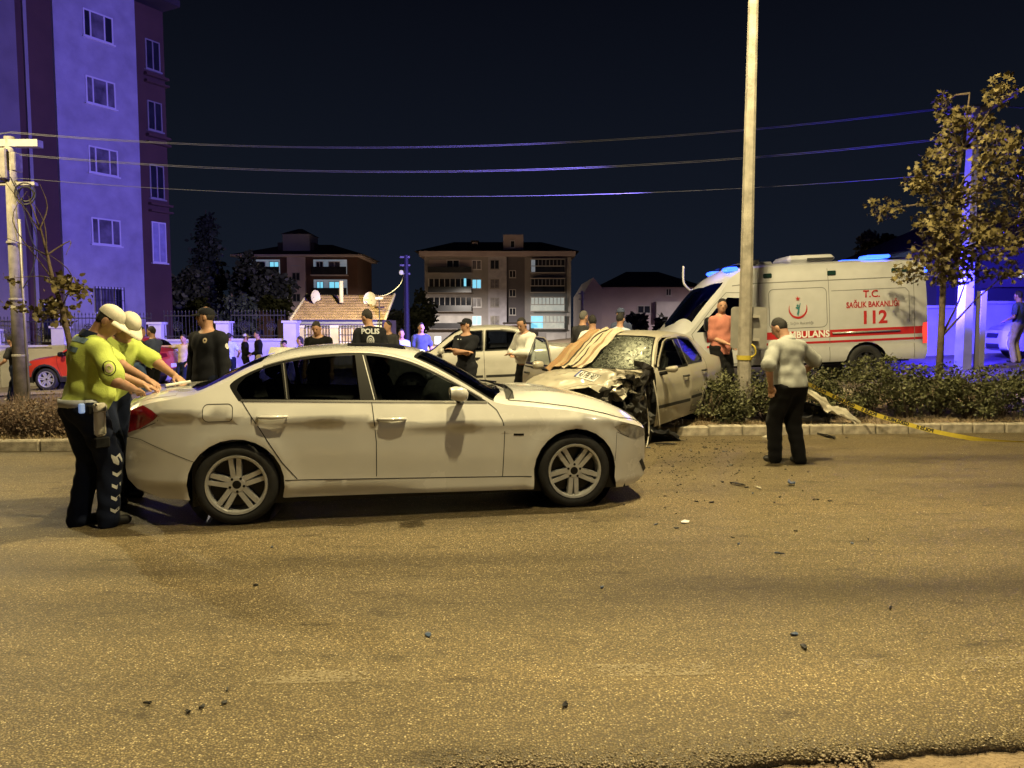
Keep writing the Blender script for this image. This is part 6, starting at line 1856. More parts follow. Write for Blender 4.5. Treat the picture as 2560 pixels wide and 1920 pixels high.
def person(label, loc, rz, h=1.75, lean=0, side=0, twist=0, hy=0, hp=0, hands=(None, None), elbow=(None, None), feet=None, knee=None, hip=(0, 0, 0),
           shirt=C_CHAR, sleeve=.55, hem=.0, trousers=C_NAVY, hair=HAIR_D, haircut='short', cap=None, cap_style='ball', group=None, res=.02, bulk=1.0, belly=0.0,
           loose=1.0, shoes=C_SHOE, skin=None, fingers=False, collar=None, tucked=True, legs=True, seed=0):
    """stands facing local +y; right hand towards +x; angles in degrees"""
    skin = skin or SKIN
    k = h / 1.75
    root = empty('person', loc, R(rz), label, 'person', group)
    pel = np.array([hip[0], hip[1], .945 * k + hip[2]])
    u = np.array([math.sin(R(side)), math.sin(R(lean)) * math.cos(R(side)), math.cos(R(lean)) * math.cos(R(side))])
    fwd = np.array([0, math.cos(R(lean)), -math.sin(R(lean))])
    ct, st = math.cos(R(twist)), math.sin(R(twist))
    rgt0 = np.array([1., 0, 0]) - u * u[0]; rgt0 /= np.linalg.norm(rgt0)
    f0 = np.cross(u, rgt0)
    rgt = rgt0 * ct + f0 * st
    f1 = np.cross(u, rgt)
    chest, neck = pel + u * .36 * k, pel + u * .535 * k
    Msp = np.stack([rgt, f1, u], 1)            # columns: local axes of the upper body
    sh = {s_: neck - u * .088 * k + rgt * s_ * .163 * k * (.5 + .5 * bulk) for s_ in (-1, 1)}
    hipj = {s_: pel + np.array([s_ * .092 * k, 0, -.03 * k]) for s_ in (-1, 1)}
    feet = feet or {-1: (-.11, .0), 1: (.11, .02)}
    if isinstance(feet, tuple): feet = {-1: feet[0], 1: feet[1]}
    hm = rotm('Z', R(hy + twist)) @ rotm('X', R(-hp - lean * .35))
    hu, hf, hr = hm[:, 2], hm[:, 1], hm[:, 0]
    hb = neck + u * .02 * k + hf * .015 * k
    hc = hb + hu * .145 * k + hf * .02 * k          # centre of the skull
    an, kn, wr, el = {}, {}, {}, {}
    for i, s_ in enumerate((-1, 1)):
        f_ = feet[s_]
        a = np.array([f_[0], f_[1], .085 * k + (f_[2] if len(f_) > 2 else 0)])
        kn[s_], an[s_] = ik(hipj[s_], a, .435 * k, .42 * k, (0.05 * s_, 1, 0) if knee is None else knee)
        t = hands[i]
        if t is None: t = sh[s_] + np.array([s_ * .075, .06, -.53]) * k
        hn = elbow[i] if elbow[i] is not None else (s_ * .5, -1, -.2)
        el[s_], wr[s_] = ik(sh[s_], t, .29 * k, .255 * k, hn)
    b = bulk
    # ---- body
    B = Sdf()
    B.ell(hc + hu * .018 * k, np.array([.073, .092, .103]) * k, hm, .02)
    B.ell(hc + hf * .022 * k - hu * .055 * k, np.array([.055, .066, .072]) * k, hm, .03)      # jaw
    B.ell(hc + hf * .095 * k - hu * .018 * k, np.array([.013, .02, .026]) * k, hm, .015)      # nose
    for s_ in (-1, 1):
        B.ell(hc + hr * s_ * .075 * k - hu * .01 * k - hf * .005 * k, np.array([.012, .024, .034]) * k, hm, .008)
    B.cone(neck - u * .05 * k, hb + hu * .08 * k, .062 * k * b ** .5, .054 * k * b ** .5, .03)
    tor = [(pel + u * .0 * k, (.150, .112, .13)), (pel + u * .17 * k + f1 * .01, (.140, .105, .16)), (chest, (.158, .115, .18)), (neck - u * .10 * k, (.128, .085, .085))]
    for c, r in tor:
        B.ell(c, np.array([r[0] * b, r[1] * b, r[2]]) * k, Msp, .06)
    if belly: B.ell(pel + u * .12 * k + f1 * (.05 + belly * .5) * k, np.array([.15 * b, .10 + belly, .15]) * k, Msp, .07)
    for s_ in (-1, 1):
        B.cone(neck - u * .02 * k, sh[s_], .042 * k, .056 * k * b, .04)
        B.cone(sh[s_], el[s_], .052 * k * b, .042 * k * b ** .7, .03)
        B.cone(el[s_], wr[s_], .043 * k * b ** .7, .029 * k, .02)
        B.cone(hipj[s_], kn[s_], .085 * k * b, .056 * k * b, .04)
        B.cone(kn[s_], an[s_], .055 * k * b, .038 * k, .03)
        # hand
        d = wr[s_] - el[s_]; d /= np.linalg.norm(d)
        w = np.cross(d, np.array([0, 0, 1.])); w = w / max(np.linalg.norm(w), 1e-6)
        pn = np.cross(w, d)
        pc = wr[s_] + d * .055 * k
        Mh = np.stack([w, d, pn], 1)
        B.ell(pc, np.array([.040, .052, .020]) * k, Mh, .015)
        for q in range(4):
            r0 = wr[s_] + d * .09 * k + w * (q - 1.5) * .020 * k
            L = (.052, .062, .060, .046)[q] * k
            m_ = r0 + d * L * .6 - pn * .006
            B.cone(r0, m_, .0095 * k, .0088 * k, .006)
            B.cone(m_, m_ + d * L * .5 - pn * .020 * k, .0088 * k, .0078 * k, .006)
        tb = wr[s_] + d * .030 * k - w * s_ * .034 * k * (-1 if fingers == 'flip' else 1)
        ts = -w * s_ * (-1 if fingers == 'flip' else 1)
        B.cone(tb, tb + d * .035 * k + ts * .018 * k - pn * .012, .012 * k, .010 * k, .008)
        B.cone(tb + d * .035 * k + ts * .018 * k - pn * .012, tb + d * .062 * k + ts * .018 * k - pn * .022, .010 * k, .0085 * k, .006)
    V, F = B.mesh(res if not fingers else min(res, .007))
    mk('body', V, F, skin, root, True)
    # ---- eyes, brows
    if res < .016:
        for s_ in (-1, 1):
            e = MB()
            c = hc + hr * s_ * .031 * k + hf * .086 * k + hu * .012 * k
            e.lathe([(0, -.004), (.011, -.003), (.014, 0), (.011, .003), (0, .004)], 8, 'y')
            mk('eye', [tuple(c + hr * p[0] + hf * p[1] + hu * p[2] * .6) for p in e.v], e.f, EYE_D, root, True)
    # ---- hair
    if hair is not None and not (cap and cap_style == 'bald'):
        Hs = Sdf()
        Hs.ell(hc + hu * .022 * k - hf * .006 * k, np.array([.077, .096, .108]) * k, hm, .01)
        if haircut == 'long': Hs.ell(hc - hu * .07 * k - hf * .055 * k, np.array([.085, .06, .14]) * k, hm, .03)
        nn = -(hu * .66 - hf * .75)
        Hs.clip.append((nn, float(nn @ (hc + hu * .040 * k + hf * .040 * k))))
        if cap: Hs.clip.append((hu, float(hu @ (hc + hu * .052 * k))))
        V, F = Hs.mesh(min(res, .012), .0025, seed)
        mk('hair', V, F, hair, root, True)
    # ---- cap
    if cap:
        e = MB()
        n_, rows = 18, 6
        for j in range(rows + 1):
            ph = j / rows * math.pi / 2
            for i in range(n_):
                a = 2 * math.pi * i / n_
                rx, ry, rzz = .081 * k, .100 * k, (.088 if cap_style == 'ball' else .082) * k
                q = max(math.cos(ph), .02) ** .8
                e.v.append(tuple(hc + hu * (.035 * k + rzz * math.sin(ph) ** .9) + hr * rx * math.cos(a) * q + hf * (ry * math.sin(a) * q - .006)))
        for j in range(rows):
            for i in range(n_):
                e.f.append((j * n_ + i, j * n_ + (i + 1) % n_, (j + 1) * n_ + (i + 1) % n_, (j + 1) * n_ + i))
        e.f.append(tuple(rows * n_ + i for i in range(n_)))
        e.mi = [0] * len(e.f)
        co = mk('cap', e.v, e.f, cap, root, True)
        vb, fb = [], []
        m_ = 12
        for t, lay in ((0, 0), (1, 0), (1, 1), (0, 1)):
            for i in range(m_ + 1):
                a = R(28 + 124 * i / m_)
                r_ = 1 + t * .80 * math.sin((a - R(28)) / R(124) * math.pi) ** .6
                vb.append(tuple(hc + hu * (.036 * k - t * .030 * k - lay * .005) + hr * .086 * k * math.cos(a) * (1 + .12 * t) + hf * (.104 * k * math.sin(a) * r_ - .004)))
        w_ = m_ + 1
        for j in range(4):
            for i in range(m_):
                a0, b0 = j * w_ + i, ((j + 1) % 4) * w_ + i
                fb.append((a0, a0 + 1, b0 + 1, b0))
        mk('cap_brim', vb, fb, cap if cap_style == 'ball' else C_BLACK, co, True)
    # ---- shirt
    T = Sdf()
    o_ = .013 * loose
    hemz = pel + u * (hem - (.02 if tucked else .12)) * k
    for c, r in tor:
        T.ell(c, (np.array([r[0] * b, r[1] * b, r[2]])) * k + o_, Msp, .06)
    if not tucked: T.cone(pel - u * .12 * k, pel + u * .1 * k, .155 * b * k + o_, .15 * b * k + o_, .05, (1, .76, 1))
    if belly: T.ell(pel + u * .12 * k + f1 * (.05 + belly * .5) * k, np.array([.15 * b, .10 + belly, .15]) * k + o_, Msp, .07)
    for s_ in (-1, 1):
        T.cone(neck - u * .03 * k, sh[s_], .046 * k + o_ * .5, .056 * k * b + o_ * .7, .04)
        if sleeve > 1:
            T.cone(sh[s_], el[s_], .058 * k * b + o_, .050 * k * b ** .7 + o_, .03)
            e2 = el[s_] + (wr[s_] - el[s_]) * min(.95, sleeve - 1)
            T.cone(el[s_], e2, .050 * k * b ** .7 + o_, .038 * k + o_ * .6, .02)
        elif sleeve > 0:
            e2 = sh[s_] + (el[s_] - sh[s_]) * sleeve * 1.15
            T.cone(sh[s_], e2, .054 * k * b + o_ * .7, .060 * k * b + o_, .03)
    T.clip.append((-u, float(-u @ hemz)))
    nd = neck + u * .005 * k + f1 * .03
    nn = (u * .93 + f1 * .36); nn = nn / np.linalg.norm(nn)
    T.clip.append((nn, float(nn @ (neck + u * .012 * k))))
    V, F = T.mesh(min(res, .02), .0030 * loose, seed, .95)
    so = mk('shirt', V, F, shirt, root, True)
    if collar:
        e = MB()
        n_ = 16
        for j, (dz, rr) in enumerate(((-.02, .082), (.028, .068), (.03, .074), (-.02, .096))):
            for i in range(n_):
                a = 2 * math.pi * i / n_
                e.v.append(tuple(neck + u * (dz - .018 * math.sin(a)) * k + (rgt * math.cos(a) + f1 * math.sin(a)) * rr * k * b ** .5))
        for j in range(3):
            for i in range(n_):
                e.f.append((j * n_ + i, j * n_ + (i + 1) % n_, (j + 1) * n_ + (i + 1) % n_, (j + 1) * n_ + i))
        mk('collar', e.v, e.f, collar, so, True)
    # ---- trousers
    tr_o = None
    if legs:
        G = Sdf()
        q = .016 * loose
        G.ell(pel - np.array([0, 0, .01]), np.array([.152 * b, .115 * b, .12]) * k + q * .5, None, .05)
        for s_ in (-1, 1):
            G.cone(hipj[s_], kn[s_], .088 * k * b + q, .063 * k * b + q, .045)
            lo_ = an[s_] + np.array([0, 0, -.035 * k])
            G.cone(kn[s_], lo_, .062 * k * b + q, .060 * k + q, .03)
        G.clip.append(((0, 0, 1), pel[2] + .065 * k))
        V, F = G.mesh(min(res, .02), .0028 * loose, seed + 3, 1.15)
        tr_o = mk('trousers', V, F, trousers, root, True)
        for i, s_ in enumerate((-1, 1)):
            H = Sdf()
            a = an[s_]
            dn = np.array([.12 * s_, 1, 0]); dn /= np.linalg.norm(dn)
            z0 = a[2] - .085 * k
            H.cone(a + np.array([0, -.03, -.04]) * k, a + dn * .14 * k + np.array([0, 0, -.050 * k]), .044 * k, .036 * k, .02)
            H.cone(a + np.array([0, -.02, .0]) * k, a + np.array([0, -.01, -.04]) * k, .046 * k, .046 * k, .02)
            H.clip.append(((0, 0, -1), -(z0)))
            V, F = H.mesh(min(res, .016))
            mk('shoe', V, F, shoes, root, True)
    return dict(root=root, shirt=so, trousers=tr_o, pel=pel, u=u, rgt=rgt, f1=f1, neck=neck, chest=chest, hc=hc, hm=hm, sh=sh, el=el, wr=wr, kn=kn, an=an, k=k, hipj=hipj)

from mathutils.bvhtree import BVHTree
def project(o, target, direction, off=.003):
    """lays the vertices of o onto the surface of target along a direction (both in the same parent's space)"""
    me = target.data
    bv = BVHTree.FromPolygons([v.co for v in me.vertices], [p.vertices for p in me.polygons])
    d = Vector(direction).normalized()
    M = o.matrix_basis if False else Matrix.LocRotScale(o.location, o.rotation_euler, o.scale)
    for v in o.data.vertices:
        p = M @ v.co
        hit = bv.ray_cast(p - d * .6, d)
        if hit[0] is not None:
            p = hit[0] - d * off
        v.co = p
    o.location = (0, 0, 0); o.rotation_euler = (0, 0, 0); o.scale = (1, 1, 1)
    return o

def decal(name, P, target, pts, faces, centre, ax, ay, m, off=.004):
    """small flat badge: pts in its own plane (a,b) laid on the garment, seen against the plane normal"""
    ax, ay = np.array(ax, float), np.array(ay, float)
    n = np.cross(ax, ay)
    vs = [np.array(centre) + ax * a + ay * b for a, b in pts]
    o = mk(name, vs, faces, m, target)
    project(o, target, -n, off)
    return o

def disc_pts(rx, ry, n=16, hole=0.0):
    if hole:
        v = [(rx * math.cos(2 * math.pi * i / n), ry * math.sin(2 * math.pi * i / n)) for i in range(n)] + [(rx * hole * math.cos(2 * math.pi * i / n), ry * hole * math.sin(2 * math.pi * i / n)) for i in range(n)]
        return v, [(i, (i + 1) % n, n + (i + 1) % n, n + i) for i in range(n)]
    return [(rx * math.cos(2 * math.pi * i / n), ry * math.sin(2 * math.pi * i / n)) for i in range(n)], [tuple(range(n))]

def at_px(u, Y, dz=0.0, z=None):
    x = (u - 1280) / FPX * (Y * _c + .0)
    return (x, Y, (zf(x, Y) if z is None else z) + dz)

def W2L(root_loc, rz, p):
    """world point -> local point of a person"""
    d = Vector(p) - Vector(root_loc)
    a = -R(rz)
    return (d.x * math.cos(a) - d.y * math.sin(a), d.x * math.sin(a) + d.y * math.cos(a), d.z)

# ---- the two traffic officers writing on the boot of the white saloon
la, ra_ = (-3.34, 6.02, 0), -34
handA = [W2L(la, ra_, (-3.03, 6.28, 1.115)), W2L(la, ra_, (-2.98, 6.02, 1.10))]
A = person('hi-vis traffic officer with back turned and holster, leaning on the boot', la, ra_, h=1.80, lean=7, side=8, hy=-40, hp=34, twist=-6,
           hands=handA, elbow=((-1, -.3, -.5), (1, -.5, -.6)), feet={-1: (-.13, -.05), 1: (.12, .06)}, hip=(0, -.04, 0), shirt=C_HIVIS, sleeve=.72, trousers=C_NAVY,
           cap=C_CAPW, res=.008, bulk=1.12, belly=.03, fingers=True, collar=C_NAVY, loose=1.25, seed=2)
lb, rb_ = (-3.66, 6.98, 0), -112
handB = [W2L(lb, rb_, (-3.04, 6.92, 1.14)), W2L(lb, rb_, (-3.14, 6.60, 1.13))]
Bp = person('traffic officer in hi-vis shirt and white cap facing the boot, half hidden behind his colleague', lb, rb_, h=1.80, lean=17, hy=-6, hp=38,
            hands=handB, elbow=((-1, -.2, -.5), (1, -.3, -.6)), feet={-1: (-.12, .02), 1: (.13, .14)}, hip=(0, -.02, -.01), shirt=C_HIVIS, sleeve=.62, trousers=C_NAVY,
            cap=C_CAPW, res=.009, bulk=1.05, fingers=True, collar=C_NAVY, loose=1.15, seed=5)
def officer_kit(P, strip_side, belt_only=False):
    k, pel, root = P['k'], P['pel'], P['root']
    e = MB(); n_ = 28
    for dz, gr in ((-.005, .016), (.055, .016), (.055, .028), (-.005, .028)):
        for i in range(n_):
            a = 2 * math.pi * i / n_
            e.v.append((pel[0] + math.cos(a) * (.152 * 1.12 * k + gr), pel[1] + math.sin(a) * (.114 * 1.12 * k + gr), pel[2] + dz))
    for j in range(4):
        for i in range(n_):
            e.f.append((j * n_ + i, j * n_ + (i + 1) % n_, ((j + 1) % 4) * n_ + (i + 1) % n_, ((j + 1) % 4) * n_ + i))
    b = mk('belt', e.v, e.f, C_BELT, root, True)
    hs = MB()
    hx, hy_ = pel[0] + .188 * k, pel[1] + .02
    hs.box((hx - .01, hy_ - .045, pel[2] - .23), (hx + .05, hy_ + .04, pel[2] + .0), bev=.02)
    hs.box((hx, hy_ - .052, pel[2] - .05), (hx + .058, hy_ + .047, pel[2] + .03), bev=.018)
    hs.build('holster', C_CAPW, root, True)
    hs = MB(); hs.box((hx - .02, hy_ - .06, pel[2] - .32), (hx + .05, hy_ + .06, pel[2] - .235), bev=.01)
    hs.build('holster_strap', C_BLACK, root)
    hs = MB(); hs.box((hx - .005, hy_ - .15, pel[2] - .04), (hx + .03, hy_ - .11, pel[2] + .035), bev=.008)
    hs.build('radio', mat('radio_lamp', (.35, .45, .6), .3, emit=(.3, .5, 1), estr=.35), root)
    hs = MB(); hs.box((hx - .02, hy_ - .10, pel[2] - .06), (hx + .035, hy_ - .05, pel[2] + .02), bev=.012)
    hs.build('pouch', C_BLACK, root)
officer_kit(A, 1)
# chevrons down the outer leg, arm badge and back panels of the near officer
vdir = np.array([math.sin(0), 0, 0])
def near_decals():
    k = A['k']
    kn, an, hj = A['kn'][1], A['an'][1], A['hipj'][1]
    # local direction towards the camera
    cdir = np.array(W2L(la, ra_, (0, 0, la[2]))); cdir /= np.linalg.norm(cdir)
    axx = np.cross(np.array([0, 0, 1.]), cdir); axx /= np.linalg.norm(axx)
    up = np.array([0, 0, 1.])
    a0 = hj * .10 + kn * .90
    base = axx * .05
    for i in range(9):
        t = i / 8
        c = (a0 * (1 - t * 2) + kn * t * 2) if t < .5 else (kn * (2 - 2 * t) + (an + up * .05) * (2 * t - 1))
        pts = [(-.032, .030), (0, .008), (.032, .030), (.032, .004), (0, -.020), (-.032, .004)]
        decal('reflective_chevron', A, A['trousers'], pts, [(0, 1, 4, 5), (1, 2, 3, 4)], c + base + cdir * .3, axx, up, C_REFL)
    sh, el = A['sh'][1], A['el'][1]
    c = sh * .45 + el * .55
    v, f = disc_pts(.047, .055, 18)
    decal('arm_badge', A, A['shirt'], v, f, c + cdir * .3, axx, up, C_BLACK, .004)
    v, f = disc_pts(.028, .034, 14, .45)
    decal('arm_badge_crest', A, A['shirt'], v, f, c + cdir * .3, axx, up, C_TAN, .006)
    # faded panels on the back
    bc = A['chest'] + A['u'] * .10
    bx = A['rgt']; bdir = -A['f1']
    for dz, w in ((.045, .115), (-.035, .085)):
        g = [(-w + 2 * w * i / 8, dz + (.020 if j else -.020)) for j in (0, 1) for i in range(9)]
        decal('back_panel', A, A['shirt'], g, [(i, i + 1, 10 + i, 9 + i) for i in range(8)], bc + bdir * .3, bx, A['u'], mat('faded_blue_print', (.10, .16, .22), .8, var=.3, vscale=40), .005)
near_decals()
# notepad on the boot lid
mb = MB(); mb.box((-.10, -.075, 0), (.10, .075, .012))
tag(mb.build('notepad', mat('paper', (.68, .67, .62), .8), None, loc=(-2.88, 6.62, 1.09), rot=(0, R(-8), R(25))), 'open white notepad lying on the boot lid of the white saloon', 'notepad')

def plain(label, u, Y, rz, **kw):
    return person(label, at_px(u, Y), rz, **kw)
# ---- man in the pale polo by the kerb
lp, rp = (3.20, 8.80, 0), 22
P24 = person('heavy-set man in pale polo shirt and black trousers standing alone by the kerb', lp, rp, h=1.70, lean=9, hy=22, hp=22, hands=((-.27, .02, .92), (.34, .22, 1.00)),
             elbow=((-1, -.6, 0), (1, -.5, -.1)), feet={-1: (-.11, .10), 1: (.12, -.05)}, shirt=C_PALE, sleeve=.85, trousers=C_BLACK, res=.010, bulk=1.22, belly=.06, loose=1.1, hair=HAIR_D, tucked=False, hem=.07, fingers=True, collar=C_PALE, seed=4)
# ---- policeman in dark jacket with peaked cap
P7 = person('policeman in black jacket and peaked cap standing behind the boot of the white saloon', at_px(520, 9.45, z=0), 158, h=1.80, hy=-58, hp=-4, hands=((-.26, .06, .88), (.26, .06, .88)), shirt=C_POLICE, sleeve=1.95, trousers=C_NAVY,
            cap=C_POLICE, cap_style='peak', res=.013, bulk=1.26, loose=1.15, tucked=False, hem=-.02, seed=6)
v, f = disc_pts(.024, .032, 12, .4)
decal('chest_badge', P7, P7['shirt'], v, f, P7['chest'] + P7['u'] * .07 - P7['rgt'] * .085 + P7['f1'] * .3, -P7['rgt'], P7['u'], C_TAN)
v, f = disc_pts(.03, .036, 12)
decal('arm_badge', P7, P7['shirt'], v, f, P7['sh'][-1] * .7 + P7['el'][-1] * .3 - P7['rgt'] * .3, -P7['f1'], P7['u'], C_REFL)
# ---- policeman seen from behind with POLIS on his shirt
P14 = plain('policeman seen from behind with POLIS and a crest printed on his dark shirt', 925, 12.6, 12, h=1.82, hy=48, hp=10, shirt=C_POLICE, sleeve=.55, trousers=C_NAVY, res=.012, bulk=1.15, loose=1.3, seed=7)
def polis_back(P):
    inkm = mat('pale_print', (.40, .42, .46), .7)
    c = P['chest'] + P['u'] * .115
    M3 = Matrix((tuple(P['rgt']), tuple(P['u']), tuple(-P['f1']))).transposed()
    t = text_mesh('back_lettering', 'POLIS', .115, inkm, P['shirt'], tuple(c - P['f1'] * .3), M3.to_euler(), bold=.004)
    project(t, P['shirt'], P['f1'], .014)
    c = P['chest'] - P['u'] * .035
    for rx, ry, h_ in ((.062, .090, .72), (.034, .045, .6), (.014, .016, 0)):
        v, f = disc_pts(rx, ry, 18, h_)
        decal('back_crest', P, P['shirt'], v, f, c - P['f1'] * .3, P['rgt'], P['u'], inkm)
polis_back(P14)
# ---- policeman with folded arms
P18 = plain('policeman in dark polo and cap standing with folded arms before the pale saloon', 1166, 12.7, 152, h=1.64, hy=-36, hp=-12, hands=((.12, .19, 1.14), (-.12, .22, 1.11)), elbow=((-1, .25, -.8), (1, .25, -.8)),
            shirt=C_POLICE, sleeve=.62, trousers=C_POLICE, cap=C_POLICE, res=.013, bulk=1.14, seed=8, fingers=True)
decal('chest_print', P18, P18['shirt'], [(-.05, -.008), (.05, -.008), (.05, .008), (-.05, .008)], [(0, 1, 2, 3)], P18['chest'] + P18['u'] * .09 + P18['rgt'] * .07 + P18['f1'] * .3, -P18['rgt'], P18['u'], C_REFL)
# ---- man in white shirt and black trousers
plain('man in long-sleeved white shirt and black trousers looking down beside the opened car door', 1318, 12.75, 128, h=1.66, lean=6, hy=20, hp=24, hands=((-.02, .30, 1.06), (.06, .27, 1.04)), elbow=((-1, -.3, -.6), (1, -.3, -.6)),
      shirt=C_WHITE, sleeve=1.95, trousers=C_BLACK, res=.013, bulk=1.16, belly=.03, loose=1.2, hem=.03, seed=9, fingers=True)
# ---- man in salmon shirt in front of the ambulance
plain('man in salmon-pink shirt and dark trousers standing between the wrecked car and the lamp post', 1803, 13.45, 205, h=1.80, hy=-30, hp=4, hands=((-.10, .20, 1.02), (.08, .22, 1.05)), shirt=C_SALMON, sleeve=.8, trousers=C_BLACK, res=.013, bulk=1.15, loose=1.2, tucked=False, hem=.0, seed=10, collar=C_SALMON)
# ---- the onlookers beyond the median
on = 'onlookers beyond the median'
plain('man walking past the concrete pole in dark top and short trousers', 36, 19.5, 80, h=1.72, lean=6, hp=12, hands=((-.22, .30, .98), (.22, .22, 1.0)), feet={-1: (-.08, -.30, .06), 1: (.08, .34)}, shirt=C_CHAR, trousers=C_NAVY, shoes=C_WHITE, group=on, seed=11, bulk=1.05)
plain('man in dark T-shirt and blue jeans just right of the officers at the boot', 346, 16.4, -70, h=1.74, hands=(None, (.20, .14, .96)), shirt=C_CHAR, trousers=C_JEANS, group=on, seed=12)
plain('man in navy T-shirt with hands clasped in front, beside the red car', 381, 16.6, 70, h=1.74, hy=6, hands=((.0, .24, .92), (.03, .26, .9)), shirt=C_DKBLUE, trousers=C_BLACK, group=on, seed=13, res=.016)
plain('man in tan shirt stretching one arm out towards the red car', 455, 21.6, 165, h=1.68, side=-6, hands=((-.22, .1, .9), (.62, .10, 1.36)), shirt=C_TAN, trousers=C_NAVY, group=on, seed=14, res=.016)
plain('man in blue-lit shirt seen from behind, partly hidden by the policeman in black', 572, 24.0, 20, h=1.70, hands=((-.2, .2, 1.0), (.26, .12, 1.0)), shirt=C_BLUE_LIT, trousers=C_NAVY, group=on, seed=15, res=.016)
plain('officer in black jacket and pale cap standing by the white wall, left of a pair', 611, 25.2, -60, h=1.66, shirt=C_BLACK, sleeve=1.9, trousers=C_BLACK, cap=C_CAPW, hands=((-.1, .2, 1.0), (.1, .2, 1.0)), group=on, seed=16, res=.016)
plain('officer in black jacket and light trousers by the white wall, right of a pair', 645, 25.0, 120, h=1.74, shirt=C_BLACK, sleeve=1.9, trousers=C_KHAKI, hands=((-.05, .22, 1.02), (.05, .22, 1.0)), group=on, seed=17, res=.016)
plain('small figure in dark cap in front of the wall pillar by the yellow house', 712, 24.0, 120, h=1.46, shirt=C_CHAR, cap=C_BLACK, group=on, seed=18)
plain('dark-haired figure in grey top in front of the wall end pillar', 751, 21.0, 95, h=1.60, haircut='long', shirt=C_CHAR, trousers=C_NAVY, group=on, seed=19, side=4)
plain('man in black shirt looking down, standing behind the roof of the white saloon', 797, 12.9, 176, h=1.66, lean=4, hp=22, shirt=C_BLACK, sleeve=.7, trousers=C_BLACK, group=on, seed=20, res=.013, bulk=1.15)
plain('man in dark jacket half hidden behind the policeman marked POLIS', 972, 15.8, 160, h=1.62, hy=-20, shirt=C_CHAR, sleeve=1.9, group=on, seed=21, res=.016)
plain('man in white T-shirt lit blue, left of the dark utility pole', 1003, 20.0, 190, h=1.66, shirt=C_BLUE_LIT, sleeve=.6, trousers=C_NAVY, group=on, seed=22, res=.016)
plain('man in dark blue T-shirt just right of the dark utility pole', 1052, 19.0, 200, h=1.72, hands=((-.24, .08, .95), (.1, .2, .98)), shirt=C_DKBLUE, trousers=C_NAVY, group=on, seed=23, res=.016, bulk=1.1)
plain('dark-haired figure far behind, next to the policeman with folded arms', 1139, 23.5, 170, h=1.56, shirt=C_CHAR, group=on, seed=24)
plain('grey-haired man in dark jacket turned to his neighbour behind the wrecked car', 1456, 13.9, -50, h=1.64, shirt=C_CHAR, sleeve=1.9, hair=HAIR_G, group=on, seed=25, res=.015, bulk=1.1)
plain('man in white T-shirt seen from behind next to the striped blanket', 1482, 13.1, 14, h=1.62, hands=((-.28, .06, .88), (.26, .1, .9)), shirt=C_WHITE, trousers=C_CHAR, group=on, seed=26, res=.015, bulk=1.15)
plain('dark-haired man just behind the roof of the wrecked car', 1549, 13.6, -35, h=1.60, shirt=C_BLUE_LIT, trousers=C_CHAR, group=on, seed=27, res=.015)
plain('man in blue cap looking away behind the roof of the wrecked car', 1553, 14.8, 20, h=1.66, shirt=C_DKBLUE, cap=C_DKBLUE, group=on, seed=28, res=.016)
plain('figure in dark shirt and pale trousers at the right edge near the blue-lit wall', 2546, 18.6, 30, h=1.70, shirt=C_DKBLUE, trousers=C_KHAKI, hands=((-.2, .2, 1.0), None), group=on, seed=29)
poles()
# ================================================================== vegetation
BARK = mat('bark', (0.09, 0.065, 0.045), 0.9, var=0.35, vscale=12, bump=0.6, bscale=40)
def leaf_mat(name, col, var=.45):
    m, nt, b, N = nodes_mat(name)
    oi = N('ObjectInfo'); at = N('Attribute', attribute_name='shade')
    r = ramp(N, nt, at.outputs['Fac'], [(0, tuple(c * (1 - var) for c in col)), (.6, col), (1, tuple(min(1, c * (1 + var)) for c in col))])
    nt.links.new(r, b.inputs['Base Color'])
    b.inputs['Roughness'].default_value = .6
    b.inputs['Specular IOR Level'].default_value = .3
    b.inputs['Subsurface Weight'].default_value = 0
    MATS[name] = m
    return m
L_HEDGE = leaf_mat('hedge_leaf', (.075, .078, .035))
L_MAPLE = leaf_mat('maple_leaf', (.125, .10, .040))
L_DRY = leaf_mat('dry_shrub', (.17, .12, .085))
L_DARK = leaf_mat('dark_foliage', (.028, .032, .020))
L_PINE = leaf_mat('dark_needles', (.025, .034, .028))
L_GRASS = leaf_mat('dry_grass', (.24, .18, .10))

